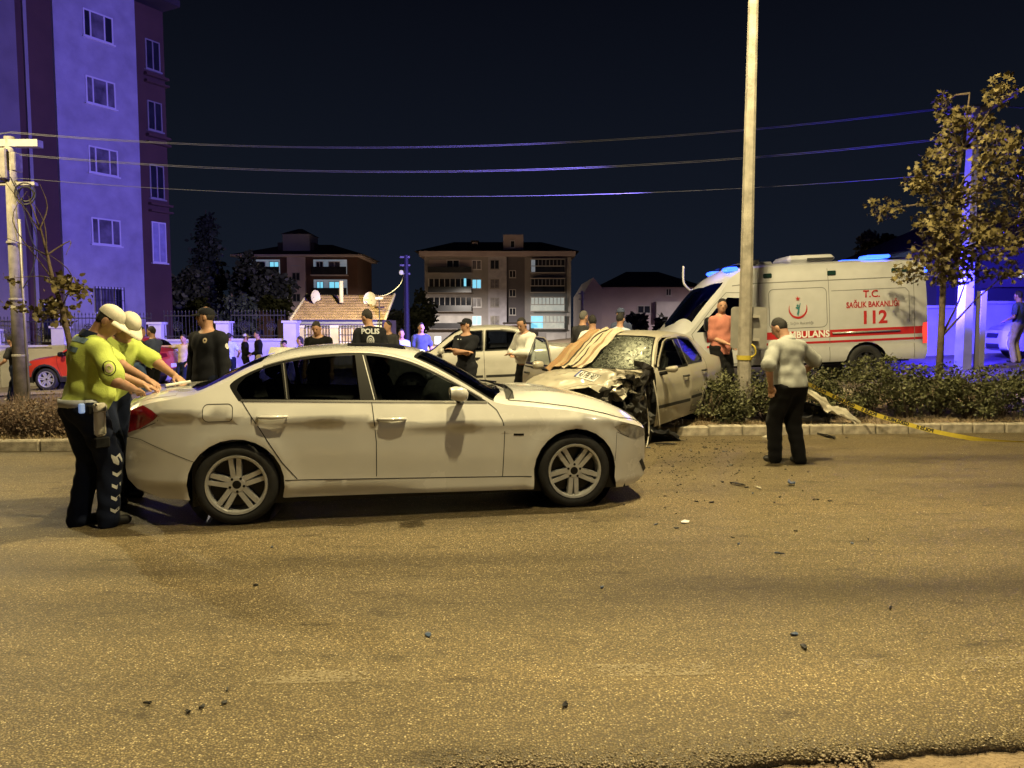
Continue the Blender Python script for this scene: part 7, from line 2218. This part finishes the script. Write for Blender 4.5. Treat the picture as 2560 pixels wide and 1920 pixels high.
def leaves(name, C, size, m, parent, shape='oval', flat=.35, up=.3):
    """one small bent leaf per point, all in one mesh"""
    C = np.asarray(C, float); n = len(C)
    if shape == 'oval': T = np.array([(0, 0), (.32, .3), (.26, .72), (0, 1), (-.26, .72), (-.32, .3)])
    elif shape == 'maple': T = np.array([(0, 0), (.16, .18), (.5, .12), (.34, .42), (.52, .66), (.2, .62), (0, 1), (-.2, .62), (-.52, .66), (-.34, .42), (-.5, .12), (-.16, .18)])
    else: T = np.array([(-.05, 0), (.05, 0), (.03, .6), (0, 1), (-.03, .6)])
    k = len(T)
    d = RNG.normal(size=(n, 3)); d[:, 2] = d[:, 2] * .6 + up; d /= np.linalg.norm(d, axis=1, keepdims=True)
    r = RNG.normal(size=(n, 3)); r -= d * (r * d).sum(1, keepdims=True); r /= np.linalg.norm(r, axis=1, keepdims=True)
    nn = np.cross(d, r)
    s = size * (.6 + .8 * RNG.random(n))
    V = C[:, None] + s[:, None, None] * (T[None, :, 0:1] * r[:, None] + T[None, :, 1:2] * d[:, None] + flat * (np.abs(T[None, :, 0:1]) - .5 * T[None, :, 1:2] ** 2) * nn[:, None])
    V = V.reshape(-1, 3)
    F = (np.arange(n)[:, None] * k + np.arange(k)[None])
    me = bpy.data.meshes.new(name)
    me.vertices.add(len(V)); me.vertices.foreach_set('co', V.ravel())
    me.loops.add(n * k); me.loops.foreach_set('vertex_index', F.ravel().astype(np.int32))
    me.polygons.add(n); me.polygons.foreach_set('loop_start', (np.arange(n) * k).astype(np.int32))
    me.update(calc_edges=True)
    a = me.attributes.new('shade', 'FLOAT', 'POINT'); a.data.foreach_set('value', np.repeat(RNG.random(n), k).astype(np.float32))
    me.materials.append(m)
    o = bpy.data.objects.new(name, me); COL.objects.link(o)
    o.parent = parent
    return o

def twigs(name, segs, m, parent, n=5):
    mb = MB()
    for pts, rad in segs: mb.tube(pts, rad, n)
    return mb.build(name, m, parent, True)

def bush(label, x, y, w, d, h, n, seed, m=None, group='hedge bushes on the median', dry=False, z=None):
    rr = np.random.default_rng(seed)
    z0 = median_z(x, y) - .02 if z is None else z
    r = empty('bush', (x, y, z0), 0, label, 'bush', group)
    segs = []
    for i in range(14):
        a = rr.random() * 2 * math.pi; q = rr.random() ** .5
        tip = Vector((math.cos(a) * w * .45 * q, math.sin(a) * d * .45 * q, h * (.55 + .45 * rr.random())))
        mid = tip * .5 + Vector((rr.normal() * .04, rr.normal() * .04, .02))
        segs.append(([(tip.x * .15, tip.y * .15, 0), tuple(mid), tuple(tip)], [.010, .007, .003]))
    twigs('stem', segs, BARK, r)
    # clumps of leaves through the volume
    nc = 26
    cc = []
    for i in range(nc):
        a = rr.random() * 2 * math.pi; q = rr.random() ** .45
        zz = (.12 + .80 * rr.random()) * h
        sh = math.sqrt(max(.06, 1 - ((zz / h - .45) / .62) ** 2))
        cc.append((math.cos(a) * w * .5 * q * sh, math.sin(a) * d * .5 * q * sh, zz, .09 + .10 * rr.random()))
    pts = []
    for i in range(n):
        c = cc[rr.integers(nc)]
        v = rr.normal(size=3); v /= np.linalg.norm(v)
        rad = c[3] * (.55 + .5 * rr.random())
        p = (c[0] + v[0] * rad * 1.25, c[1] + v[1] * rad * 1.25, max(.02, c[2] + v[2] * rad))
        pts.append(p)
    leaves('foliage', pts, .042, m or L_HEDGE, r)
    return r
hedge = [  # label, pixel column, depth, width, depth size, height
    ('dense green bush at the kerb right beside the wrecked car', 1770, 11.75, .95, .8, .62), ('green bush in front of the foot of the lamp post', 1850, 11.85, 1.0, .9, .74), ('green bush left of the man in the pale polo', 1925, 11.75, .9, .8, .66),
    ('green bush directly behind the man in the pale polo', 2010, 12.1, 1.0, .9, .74), ('green bush below the ambulance lettering', 2100, 12.1, 1.05, .9, .80), ('tall green bush in front of the ambulance rear wheel', 2185, 12.2, 1.15, 1.0, .95), ('green bush between the ambulance and the maple trunk', 2270, 12.0, 1.1, 1.0, .85),
    ('green bush at the foot of the maple', 2345, 12.15, 1.1, 1.0, .80), ('green bush under the blue-lit pole', 2425, 11.95, 1.1, 1.0, .74), ('last green bush before the right edge of the picture', 2505, 12.1, 1.1, 1.0, .80),
    ('green bush cut by the right edge of the picture', 2590, 12.1, 1.1, 1.0, .8), ('low dark bush behind the rear of the wrecked car', 1790, 12.6, .8, .6, .6)]
for i, (lb, u_, y_, w_, d_, h_) in enumerate(hedge):
    bush(lb, (u_ - 1280) / FPX * y_, y_, w_, d_, h_, 2300, 100 + i)
def dry_bush(label, u_, y_, w, h, seed, x=None):
    rr = np.random.default_rng(seed)
    x = (u_ - 1280) / FPX * y_
    r = empty('dry_shrub', (x, y_, median_z(x, y_) - .02), 0, label, 'shrub', 'dry shrubs on the left of the median')
    segs = []
    for i in range(120):
        a = rr.random() * 2 * math.pi; q = rr.random() ** .5
        b0 = Vector((math.cos(a) * w * .35 * q, math.sin(a) * .25 * q, 0))
        tip = b0 + Vector((rr.normal() * .14, rr.normal() * .12, h * (.55 + .55 * rr.random())))
        segs.append(([tuple(b0), tuple(b0.lerp(tip, .55) + Vector((rr.normal() * .03, rr.normal() * .03, 0))), tuple(tip)], [.004, .003, .0015]))
    twigs('stem', segs, mat('dry_twig', (.16, .11, .09), .9), r, 3)
    pts = []
    for i in range(1500):
        a = rr.random() * 2 * math.pi; q = rr.random() ** .5
        pts.append((math.cos(a) * w * .5 * q, math.sin(a) * .38 * q, h * rr.random() ** .8 * (1 - .35 * q)))
    leaves('foliage', pts, .032, L_DRY, r)
    return r
for i, (u_, lb) in enumerate(((-30, 'dry brown shrub cut by the left edge of the picture'), (45, 'dry brown shrub below the walking man'), (120, 'dry brown shrub below the red car'), (195, 'dry brown shrub just behind the near officer'), (275, 'dry brown shrub hidden between the officers'))):
    dry_bush(lb, u_, 10.35 + .1 * (i % 2), .75, .50 + .06 * (i % 3), 40 + i)
# dry grass tufts along the soil
gp = []
for i in range(5200):
    x = RNG.uniform(-9, 10.5)
    y = float(kerb_y(x)) + .17 + abs(RNG.normal()) * .38
    if y < float(far_kerb_y(x)) - .2: gp.append((x, y, median_z(x, y) - .01))
g = leaves('dry_grass', gp, .085, L_GRASS, None, 'blade', .2, 1.3)
tag(g, 'dry grass and weeds along the median soil', 'grass', kind='stuff')

def broad_tree(name, label, loc, trunk, crown, n, size, m, shape='oval', seed=0, group=None, bark=BARK, bare=None):
    """trunk: list of (x,y,z,r); crown: list of clumps (x,y,z,rx,ry,rz,weight)"""
    rr = np.random.default_rng(seed)
    r = empty(name, loc, 0, label, 'tree', group)
    mb = MB(); mb.tube([t[:3] for t in trunk], [t[3] for t in trunk], 8)
    mb.build('trunk', bark, r, True)
    segs = []
    tp = [Vector(t[:3]) for t in trunk]
    for c in crown:
        C = Vector(c[:3])
        st = min(tp, key=lambda p: (p - C).length + max(0, p.z - C.z) * 2)
        mid = st.lerp(C, .5) + Vector((rr.normal() * .06, rr.normal() * .06, .05))
        segs.append(([tuple(st), tuple(mid), tuple(C)], [.022 * max(1, size * 6), .014 * max(1, size * 6), .005]))
        for j in range(4):
            e = C + Vector((rr.normal() * c[3] * .6, rr.normal() * c[4] * .6, rr.normal() * c[5] * .6))
            segs.append(([tuple(C.lerp(mid, .3)), tuple(e)], [.007, .002]))
    twigs('limb', segs, bark, r)
    W_ = np.array([c[6] for c in crown]); W_ = W_ / W_.sum()
    pts = []
    for i in rr.choice(len(crown), n, p=W_):
        c = crown[i]
        v = rr.normal(size=3); v /= np.linalg.norm(v); q = rr.random() ** .40
        pts.append((c[0] + v[0] * c[3] * q, c[1] + v[1] * c[4] * q, c[2] + v[2] * c[5] * q))
    leaves('crown', pts, size, m, r, shape, .3, .0)
    return r
# maple at the right
def maple():
    X, Y = 6.98, 12.55
    k = Y / FPX
    x = lambda u_: (u_ - 1280) * k - X
    z = lambda v: EYE + (812 - v) * k - .2
    pts = [(2395, 245, 12, 28), (2380, 290, 22, 30), (2370, 350, 30, 34), (2350, 320, 24, 22), (2405, 330, 20, 26), (2335, 400, 34, 30), (2385, 420, 36, 36), (2300, 440, 36, 24), (2255, 475, 28, 18), (2285, 500, 40, 22), (2350, 490, 44, 34), (2420, 500, 36, 30),
           (2330, 560, 46, 34), (2380, 590, 44, 30), (2300, 575, 34, 26), (2310, 625, 42, 30), (2360, 640, 46, 28), (2400, 650, 36, 28), (2300, 680, 34, 22), (2350, 690, 36, 22), (2440, 580, 36, 30), (2470, 540, 34, 26),
           (2500, 350, 32, 28), (2480, 400, 32, 26), (2520, 440, 38, 26), (2460, 450, 30, 26), (2540, 320, 20, 20), (2550, 500, 42, 28), (2500, 550, 36, 28), (2530, 600, 40, 30), (2460, 620, 40, 28), (2500, 680, 34, 22), (2440, 690, 36, 20), (2580, 460, 40, 40), (2600, 560, 40, 40), (2430, 650, 34, 24)]
    rr = np.random.default_rng(3)
    crown = [(x(a), rr.normal() * .38, z(b), c * k * 1.45, c * k * 1.6, d * k * 1.4, max(c * d, 800)) for a, b, c, d in pts]
    trunk = [(0, 0, 0, .062), (.01, 0, 1.2, .052), (x(2350), 0, z(640), .045), (x(2362), 0, z(520), .034), (x(2385), 0, z(380), .022), (x(2395), 0, z(250), .010)]
    broad_tree('maple_tree', 'young maple with sparse ochre leaves in front of the blue-lit pole', (X, Y, .2), trunk, crown, 4600, .078, L_MAPLE, 'maple', 5)
maple()
# nearly bare young tree on the left
def bare_tree():
    Y = 11.0; k = Y / FPX
    X = (172 - 1280) * k
    x = lambda u_: (u_ - 1280) * k - X
    z = lambda v: EYE + (812 - v) * k - .1
    r = empty('bare_tree', (X, Y, .1), 0, 'nearly bare young tree beside the concrete pole', 'tree')
    trunk = [(x(172), 0, 0, .045), (x(176), 0, z(860), .042), (x(160), 0, z(770), .036), (x(140), 0, z(700), .028), (x(128), .02, z(640), .020), (x(112), .05, z(580), .013), (x(80), .1, z(500), .006)]
    mb = MB(); mb.tube([t[:3] for t in trunk], [t[3] for t in trunk], 8); mb.build('trunk', BARK, r, True)
    br = [[(160, 770), (185, 690), (170, 640)], [(140, 700), (100, 660), (60, 560), (70, 480)], [(128, 640), (130, 560), (110, 500)], [(112, 580), (60, 520), (20, 440)], [(112, 580), (125, 520), (112, 465)], [(140, 700), (90, 690), (30, 700)], [(160, 770), (110, 780), (60, 760)], [(128, 640), (160, 600), (178, 640)], [(128, 640), (80, 620), (50, 600)], [(160, 770), (130, 800), (90, 790)]]
    rr = np.random.default_rng(9)
    for b in br:
        mb = MB(); p = [(x(a), rr.normal() * .12 * i, z(v)) for i, (a, v) in enumerate(b)]
        c = catmull(p, 4); mb.tube(c, list(np.linspace(.012, .003, len(c))), 5); mb.build('limb', BARK, r, True)
    pts = []
    for (u_, v, s, n) in ((160, 705, 16, 70), (200, 728, 22, 60), (180, 715, 20, 60), (130, 760, 18, 60), (115, 785, 16, 40), (150, 775, 14, 40), (165, 800, 10, 20), (40, 700, 10, 14), (35, 760, 10, 12), (70, 770, 14, 20)):
        for i in range(n): pts.append((x(u_ + rr.normal() * s * .6), rr.normal() * .16, z(v + rr.normal() * s * .5)))
    leaves('crown', pts, .085, L_MAPLE, r, 'oval', .3, -.3)
bare_tree()
# dark conifer and trees in front of the far blocks
def conifer(label, u_, Y, vtop, half, seed, vbase=900):
    k = Y / FPX
    X = (u_ - 1280) * k
    zt, zb = EYE + (812 - vtop) * k, -1.0
    r = empty('conifer_tree', (X, Y, zb), 0, label, 'tree', 'dark trees behind the garden wall')
    H = zt - zb
    mb = MB(); mb.tube([(0, 0, 0), (0, 0, H)], [.22, .03], 6); mb.build('trunk', BARK, r)
    rr = np.random.default_rng(seed)
    pts = []
    segs = []
    for i in range(46):
        t = (i / 46) ** .9
        zz = H * (.08 + .90 * t); L = half * k * (1 - t) ** .8 * (.75 + .5 * rr.random()) + .15
        a = i * 2.4
        e = Vector((math.cos(a) * L, math.sin(a) * L, zz - .18 * L))
        segs.append(([(0, 0, zz + .1), tuple(e)], [.04, .01]))
        for j in range(int(60 + 160 * (1 - t))):
            q = rr.random() ** .6
            pts.append((e.x * q + rr.normal() * .22, e.y * q + rr.normal() * .22, zz + .1 + (e.z - zz - .1) * q - abs(rr.normal()) * .25))
    twigs('limb', segs, BARK, r, 4)
    leaves('crown', pts, .30, L_PINE, r, 'oval', .2, -.3)
conifer('tall dark conifer beside the violet apartment block', 525, 58, 530, 78, 1)
conifer('slim cypress-shaped conifer behind the iron fence, left of a pair', 583, 44, 735, 26, 2)
conifer('slim cypress-shaped conifer behind the iron fence, right of a pair', 610, 44, 735, 26, 4)
def dark_tree(label, u_, Y, v, ru, rv, n, seed, size=.32):
    k = Y / FPX
    X = (u_ - 1280) * k
    zc = EYE + (812 - v) * k
    rr = np.random.default_rng(seed)
    zb = -1.3
    crown = []
    for i in range(11):
        a, q = rr.random() * 6.28, rr.random() ** .5
        crown.append((math.cos(a) * ru * k * .62 * q, rr.normal() * ru * k * .3, zc - zb + math.sin(a) * rv * k * .62 * q, ru * k * .42, ru * k * .42, rv * k * .42, 1))
    trunk = [(0, 0, 0, .2), (0, 0, (zc - zb) * .5, .15), (0, 0, zc - zb, .06)]
    broad_tree('dark_tree', label, (X, Y, zb), trunk, crown, n, size, L_DARK, 'oval', seed, 'dark trees behind the garden wall')
dark_tree('broad dark tree in front of the brown apartment block', 690, 52, 735, 70, 62, 2600, 11)
dark_tree('dark tree between the conifer and the brown apartment block', 620, 54, 720, 62, 90, 2600, 12)
dark_tree('dark tree at the foot of the violet apartment block', 470, 50, 740, 66, 80, 2600, 13)
dark_tree('dark tree left of the dark utility pole', 968, 60, 790, 60, 52, 2000, 14)
dark_tree('dark tree right of the dark utility pole', 1055, 64, 780, 40, 60, 1800, 15)
dark_tree('dark shrub in front of the mauve house, left one', 1590, 50, 812, 30, 30, 1200, 16)
dark_tree('dark shrub in front of the mauve house, right one', 1655, 50, 815, 18, 26, 900, 17)
dark_tree('dark tree behind the roof of the ambulance', 2190, 60, 620, 60, 50, 1800, 18)
# ================================================================== police tape, debris, grit
def tape():
    TAPE = mat('yellow_tape', (.42, .33, .04), .45, var=.08, vscale=20)
    r = empty('police_tape', (0, 0, 0), 0, 'yellow police tape tied to the lamp post and running down to the road', 'tape')
    P0 = Vector((3.66, 11.78, 1.12))
    def at(u_, v, Y): return gy(u_, v, Y)
    ctrl = [P0, Vector((3.9, 11.62, .98)), at(1990, 945, 11.45), at(2065, 982, 11.3), at(2120, 1008, 11.2), at(2190, 1037, 11.05), at(2260, 1058, 10.9), at(2330, 1077, 10.75), at(2400, 1091, 10.6), at(2470, 1102, 10.5), at(2560, 1108, 10.4), at(2680, 1114, 10.3), at(2800, 1120, 10.25)]
    C = [Vector(p) for p in catmull([tuple(c) for c in ctrl], 10)]
    L = [0]
    for a, b in zip(C, C[1:]): L.append(L[-1] + (b - a).length)
    def frame(s):
        s = min(max(s, 0), L[-1] - 1e-4)
        i = max(j for j in range(len(L)) if L[j] <= s); i = min(i, len(C) - 2)
        t = (s - L[i]) / max(L[i + 1] - L[i], 1e-6)
        p = C[i].lerp(C[i + 1], t); d = (C[i + 1] - C[i]).normalized()
        tw = R(12) + 1.1 * math.exp(-((s - .25) / .35) ** 2) * math.sin(s * 14) + .35 * math.sin(s * 1.7 + .6)
        up = (Vector((0, 0, 1)) - d * d.z).normalized(); sd = d.cross(up)
        return p, d, up * math.cos(tw) + sd * math.sin(tw), sd * math.cos(tw) - up * math.sin(tw)
    w = .06
    n = 150
    vs, fs = [], []
    for i in range(n + 1):
        s = L[-1] * i / n
        p, d, u_, nn = frame(s)
        ww = w * min(1, .25 + s / .8)
        vs += [tuple(p + u_ * ww / 2), tuple(p - u_ * ww / 2)]
    for i in range(n): fs.append((2 * i, 2 * i + 1, 2 * i + 3, 2 * i + 2))
    mk('tape_strip', vs, fs, TAPE, r, True)
    # printed words, read from the far side so they run mirrored here
    x = .55
    for word in ('GİRİLMEZ !!', 'POLİS !!', 'GİRİLMEZ !!', 'POLİS !!', 'GİRİLMEZ !!', 'POLİS !!'):
        t = text_mesh('tape_lettering', word, .062, INK, r, (0, 0, 0), (0, 0, 0), bold=.0035)
        xs = [v.co.x for v in t.data.vertices]
        a, b = min(xs), max(xs)
        for v in t.data.vertices:
            s = x + (b - v.co.x)
            p, d, u_, nn = frame(s)
            v.co = p + u_ * v.co.y - nn * .002 * (1 if nn.y > 0 else -1)
        x += (b - a) + .10
    # loop and knot on the post
    mb = MB(); mb.lathe([(.118, 1.06), (.120, 1.13)], 20, 'z', (3.60, 11.9, 0)); mb.build('tape_loop', TAPE, r)
    mb = MB(); mb.tube(catmull([(3.66, 11.78, 1.10), (3.72, 11.74, 1.16), (3.70, 11.73, 1.26), (3.66, 11.76, 1.30)], 4), .014, 5); mb.build('tape_knot', TAPE, r, True)
tape()

WRECKD = mat('broken_black_plastic', (.014, .014, .016), .4, var=.5, vscale=14)
WRECKP = mat('broken_pale_panel', (.40, .37, .30), .4, coat=.3, var=.2, vscale=7)
SHARD = mat('clear_shard', (.75, .78, .8), .12, metal=.3)
def chip(name, label, u_, v, size, m, seed, cat='debris', group=None, h=.35, lift_=0.0):
    """a cracked, bent plate lying on the ground"""
    rr = random.Random(seed)
    p = gz(u_, v, 0)
    z = .0
    if p.y > float(kerb_y(p.x)): z = .14
    n = 9
    ang = sorted(rr.uniform(0, 6.283) for _ in range(n))
    pts = [(math.cos(a) * size[0] * rr.uniform(.55, 1), math.sin(a) * size[1] * rr.uniform(.5, 1)) for a in ang]
    mb = MB()
    t = max(.004, size[2] * .15)
    top = [(a, b, lift_ + size[2] * (.3 + .7 * rr.random())) for a, b in pts]
    bot = [(a * .96, b * .96, max(.001, q - t - .01 * rr.random())) for (a, b, q) in top]
    cz = size[2] * rr.uniform(.4, 1.2) + lift_
    vs = top + bot + [(0, 0, cz), (0, 0, max(.002, cz - t))]
    fs = [(i, (i + 1) % n, 2 * n) for i in range(n)] + [(n + (i + 1) % n, n + i, 2 * n + 1) for i in range(n)] + [(i, n + i, n + (i + 1) % n, (i + 1) % n) for i in range(n)]
    mb.add(vs, fs)
    o = mb.build(name, m, None, loc=(p.x, p.y, z + .004), rot=(0, 0, rr.uniform(0, 6.28)))
    return tag(o, label, cat, group)
chip('bumper_fragment', 'pale broken bumper piece lying against the kerb by the polo man', 1936, 1108, (.17, .12, .16), WRECKP, 1)
chip('grille_fragment', 'black broken grille piece at the kerb right of the polo man', 2068, 1092, (.30, .09, .05), WRECKD, 2)
chip('plastic_fragment', 'long black trim fragment lying left of the polo man on the road', 1842, 1213, (.12, .035, .025), WRECKD, 3)
chip('plastic_fragment', 'bluish broken lamp fragment on the road below the polo man', 1976, 1213, (.085, .05, .05), mat('blue_grey_fragment', (.06, .09, .16), .3), 4)
chip('plastic_fragment', 'white shard of plastic next to the long black trim fragment', 1895, 1222, (.07, .03, .02), WRECKP, 5)
chip('plastic_fragment', 'white shard of plastic alone in the middle of the road', 1713, 1308, (.055, .03, .02), UPVC, 6)
chip('plastic_fragment', 'black fragment lying nearest to the torn front of the wrecked car', 1668, 1112, (.22, .05, .03), WRECKD, 7)
chip('plastic_fragment', 'dark strip lying on the road at the far right', 2225, 1522, (.045, .012, .008), WRECKD, 8)
rr_ = random.Random(5)
small = [(1790, 1124), (1812, 1130), (1726, 1127), (1747, 1133), (1762, 1120), (1830, 1165), (1848, 1178), (1805, 1206), (1936, 1258), (1880, 1235), (1866, 1220), (2040, 1250), (2075, 1254), (1846, 1362), (1832, 1346), (1949, 1385), (1640, 1313), (1690, 1322), (1505, 1471), (1985, 1588), (2010, 1620), (560, 1760), (370, 1762), (572, 1725), (470, 1783), (505, 1770), (1410, 1765), (2118, 1096), (2000, 1120), (1740, 1255), (1780, 1257), (2170, 1350), (1950, 1245), (1990, 1330), (2130, 1360), (1600, 1135), (1620, 1120), (1655, 1145), (1700, 1140), (640, 1466), (1070, 1589), (680, 1370)]
for i, (u_, v) in enumerate(small):
    s = rr_.uniform(.6, 1.3)
    chip('road_fragment', 'small dark fragment of the crashed cars scattered on the road', u_, v, (.032 * s, .016 * s, .012), WRECKD if rr_.random() < .85 else mat('blue_grey_fragment', (.06, .09, .16), .3), 50 + i, group='small dark fragments on the road')
# torn wing lying on the median
o = crumple('torn_panel', WRECKP, None, (0, 0, 0), (1.0, .35, .30), 11.3, .16, 14, smooth=True)
o.location = (4.72, 11.42, .40); o.rotation_euler = (R(-58), R(14), R(-12))
tag(o, 'torn car wing with sharp end lying on the median beside the tape', 'car part')
o = crumple('torn_panel', WRECKD, None, (0, 0, 0), (.8, .2, .34), 2.2, .12, 12)
o.location = (4.42, 11.55, .30); o.rotation_euler = (R(-30), R(8), R(-8))
tag(o, 'black wheel liner crumpled under the torn car wing', 'car part')
o = crumple('torn_panel', WRECKD, None, (0, 0, 0), (.7, .25, .5), 9.2, .10, 12)
o.location = (1.98, 10.62, .14); o.rotation_euler = (R(-75), R(0), R(20))
tag(o, 'black bumper skin lying on the kerb beneath the wrecked car', 'car part')
# white wrapper and plastic bag
chip('litter', 'crumpled white wrapper lying in front of the hedge at right', 2335, 1030, (.13, .05, .04), UPVC, 77, 'litter')
# stones and grit
def stones(name, label, P, size, m, flat=.6):
    V, F = [], []
    base = [(1, 0, 0), (-1, 0, 0), (0, 1, 0), (0, -1, 0), (0, 0, 1), (0, 0, -1)]
    tri = [(0, 2, 4), (2, 1, 4), (1, 3, 4), (3, 0, 4), (2, 0, 5), (1, 2, 5), (3, 1, 5), (0, 3, 5)]
    for (x, y, z, s) in P:
        k = len(V)
        a = random.uniform(0, 6.28); c, q = math.cos(a), math.sin(a)
        for b in base:
            j = s * random.uniform(.6, 1.2)
            bx, by, bz = b[0] * j, b[1] * j * random.uniform(.6, 1), b[2] * j * flat
            V.append((x + bx * c - by * q, y + bx * q + by * c, z + bz))
        F += [tuple(i + k for i in t) for t in tri]
    return tag(mk(name, V, F, m, None, True), label, 'gravel', kind='stuff')
P = []
for i in range(5200):
    x = random.uniform(-1.6, 2.4)
    dens = max(0.12, math.exp(-((x - .35) / .75) ** 2))
    if random.random() > dens: continue
    y = edge_y(x) + abs(random.gauss(0, .075)) - .012
    s = random.uniform(.0025, .0075) * (1.2 if y < edge_y(x) + .05 else .8)
    P.append((x, y, road_z(x, y) + s * .25, s))
for i in range(420):
    a = random.gauss(0, 1); b = random.gauss(0, 1)
    p = gz(2100, 1885, -.04)
    P.append((p.x + a * .07, p.y - .0 + b * .035, -.035 + random.uniform(0, .014), random.uniform(.004, .013)))
for i in range(500):
    x = random.uniform(.0, 2.6); y = random.uniform(2.3, 3.1)
    if y < edge_y(x): P.append((x, y, -.048, random.uniform(.002, .006)))
stones('edge_gravel', 'loose stones along the broken edge of the asphalt', P, 1, mat('edge_stone', (.30, .245, .17), .75, var=.4, vscale=30))
P = []
for i in range(1700):
    y = random.uniform(2.8, 9.5); x = random.uniform(-1, 1) * y * .75
    P.append((x, y, .001, random.uniform(.0015, .0042) * (1 if y < 5 else 1.6)))
stones('road_grit', 'pale grit and stone chips loose on the asphalt', P, 1, mat('pale_grit', (.50, .44, .34), .6, var=.3, vscale=40))
P = []
for i in range(170):
    t = random.random()
    if t < .55: p = gz(random.gauss(1820, 190), random.gauss(1200, 70), 0)
    elif t < .8: p = gz(random.uniform(600, 1500), random.uniform(1260, 1335), 0)
    else: p = gz(random.uniform(100, 2500), random.uniform(1300, 1850), 0)
    P.append((p.x, p.y, .003, random.uniform(.002, .006)))
stones('glass_shards', 'sparkling crumbs of broken glass on the road', P, 1, SHARD, .5)
P = []
for i in range(520):
    p = gz(random.gauss(1720, 120), 1095 + abs(random.gauss(0, 60)), 0)
    if p.y < float(kerb_y(p.x)) - .03: P.append((p.x, p.y, .003, random.uniform(.004, .018)))
stones('crash_crumbs', 'dark crumbs of plastic and soil strewn below the wrecked car', P, 1, mat('dark_crumbs', (.05, .042, .032), .8, var=.5, vscale=30))
# rubble by the red car
P = []
for i in range(260):
    x = random.gauss(-10.6, .9); y = 26.2 + random.gauss(0, .35)
    P.append((x, y, zf(x, y) + .06, random.uniform(.04, .15)))
stones('rubble', 'heap of pale rubble at the foot of the garden wall', P, 1, mat('rubble_stone', (.42, .36, .27), .9, var=.3, vscale=3))
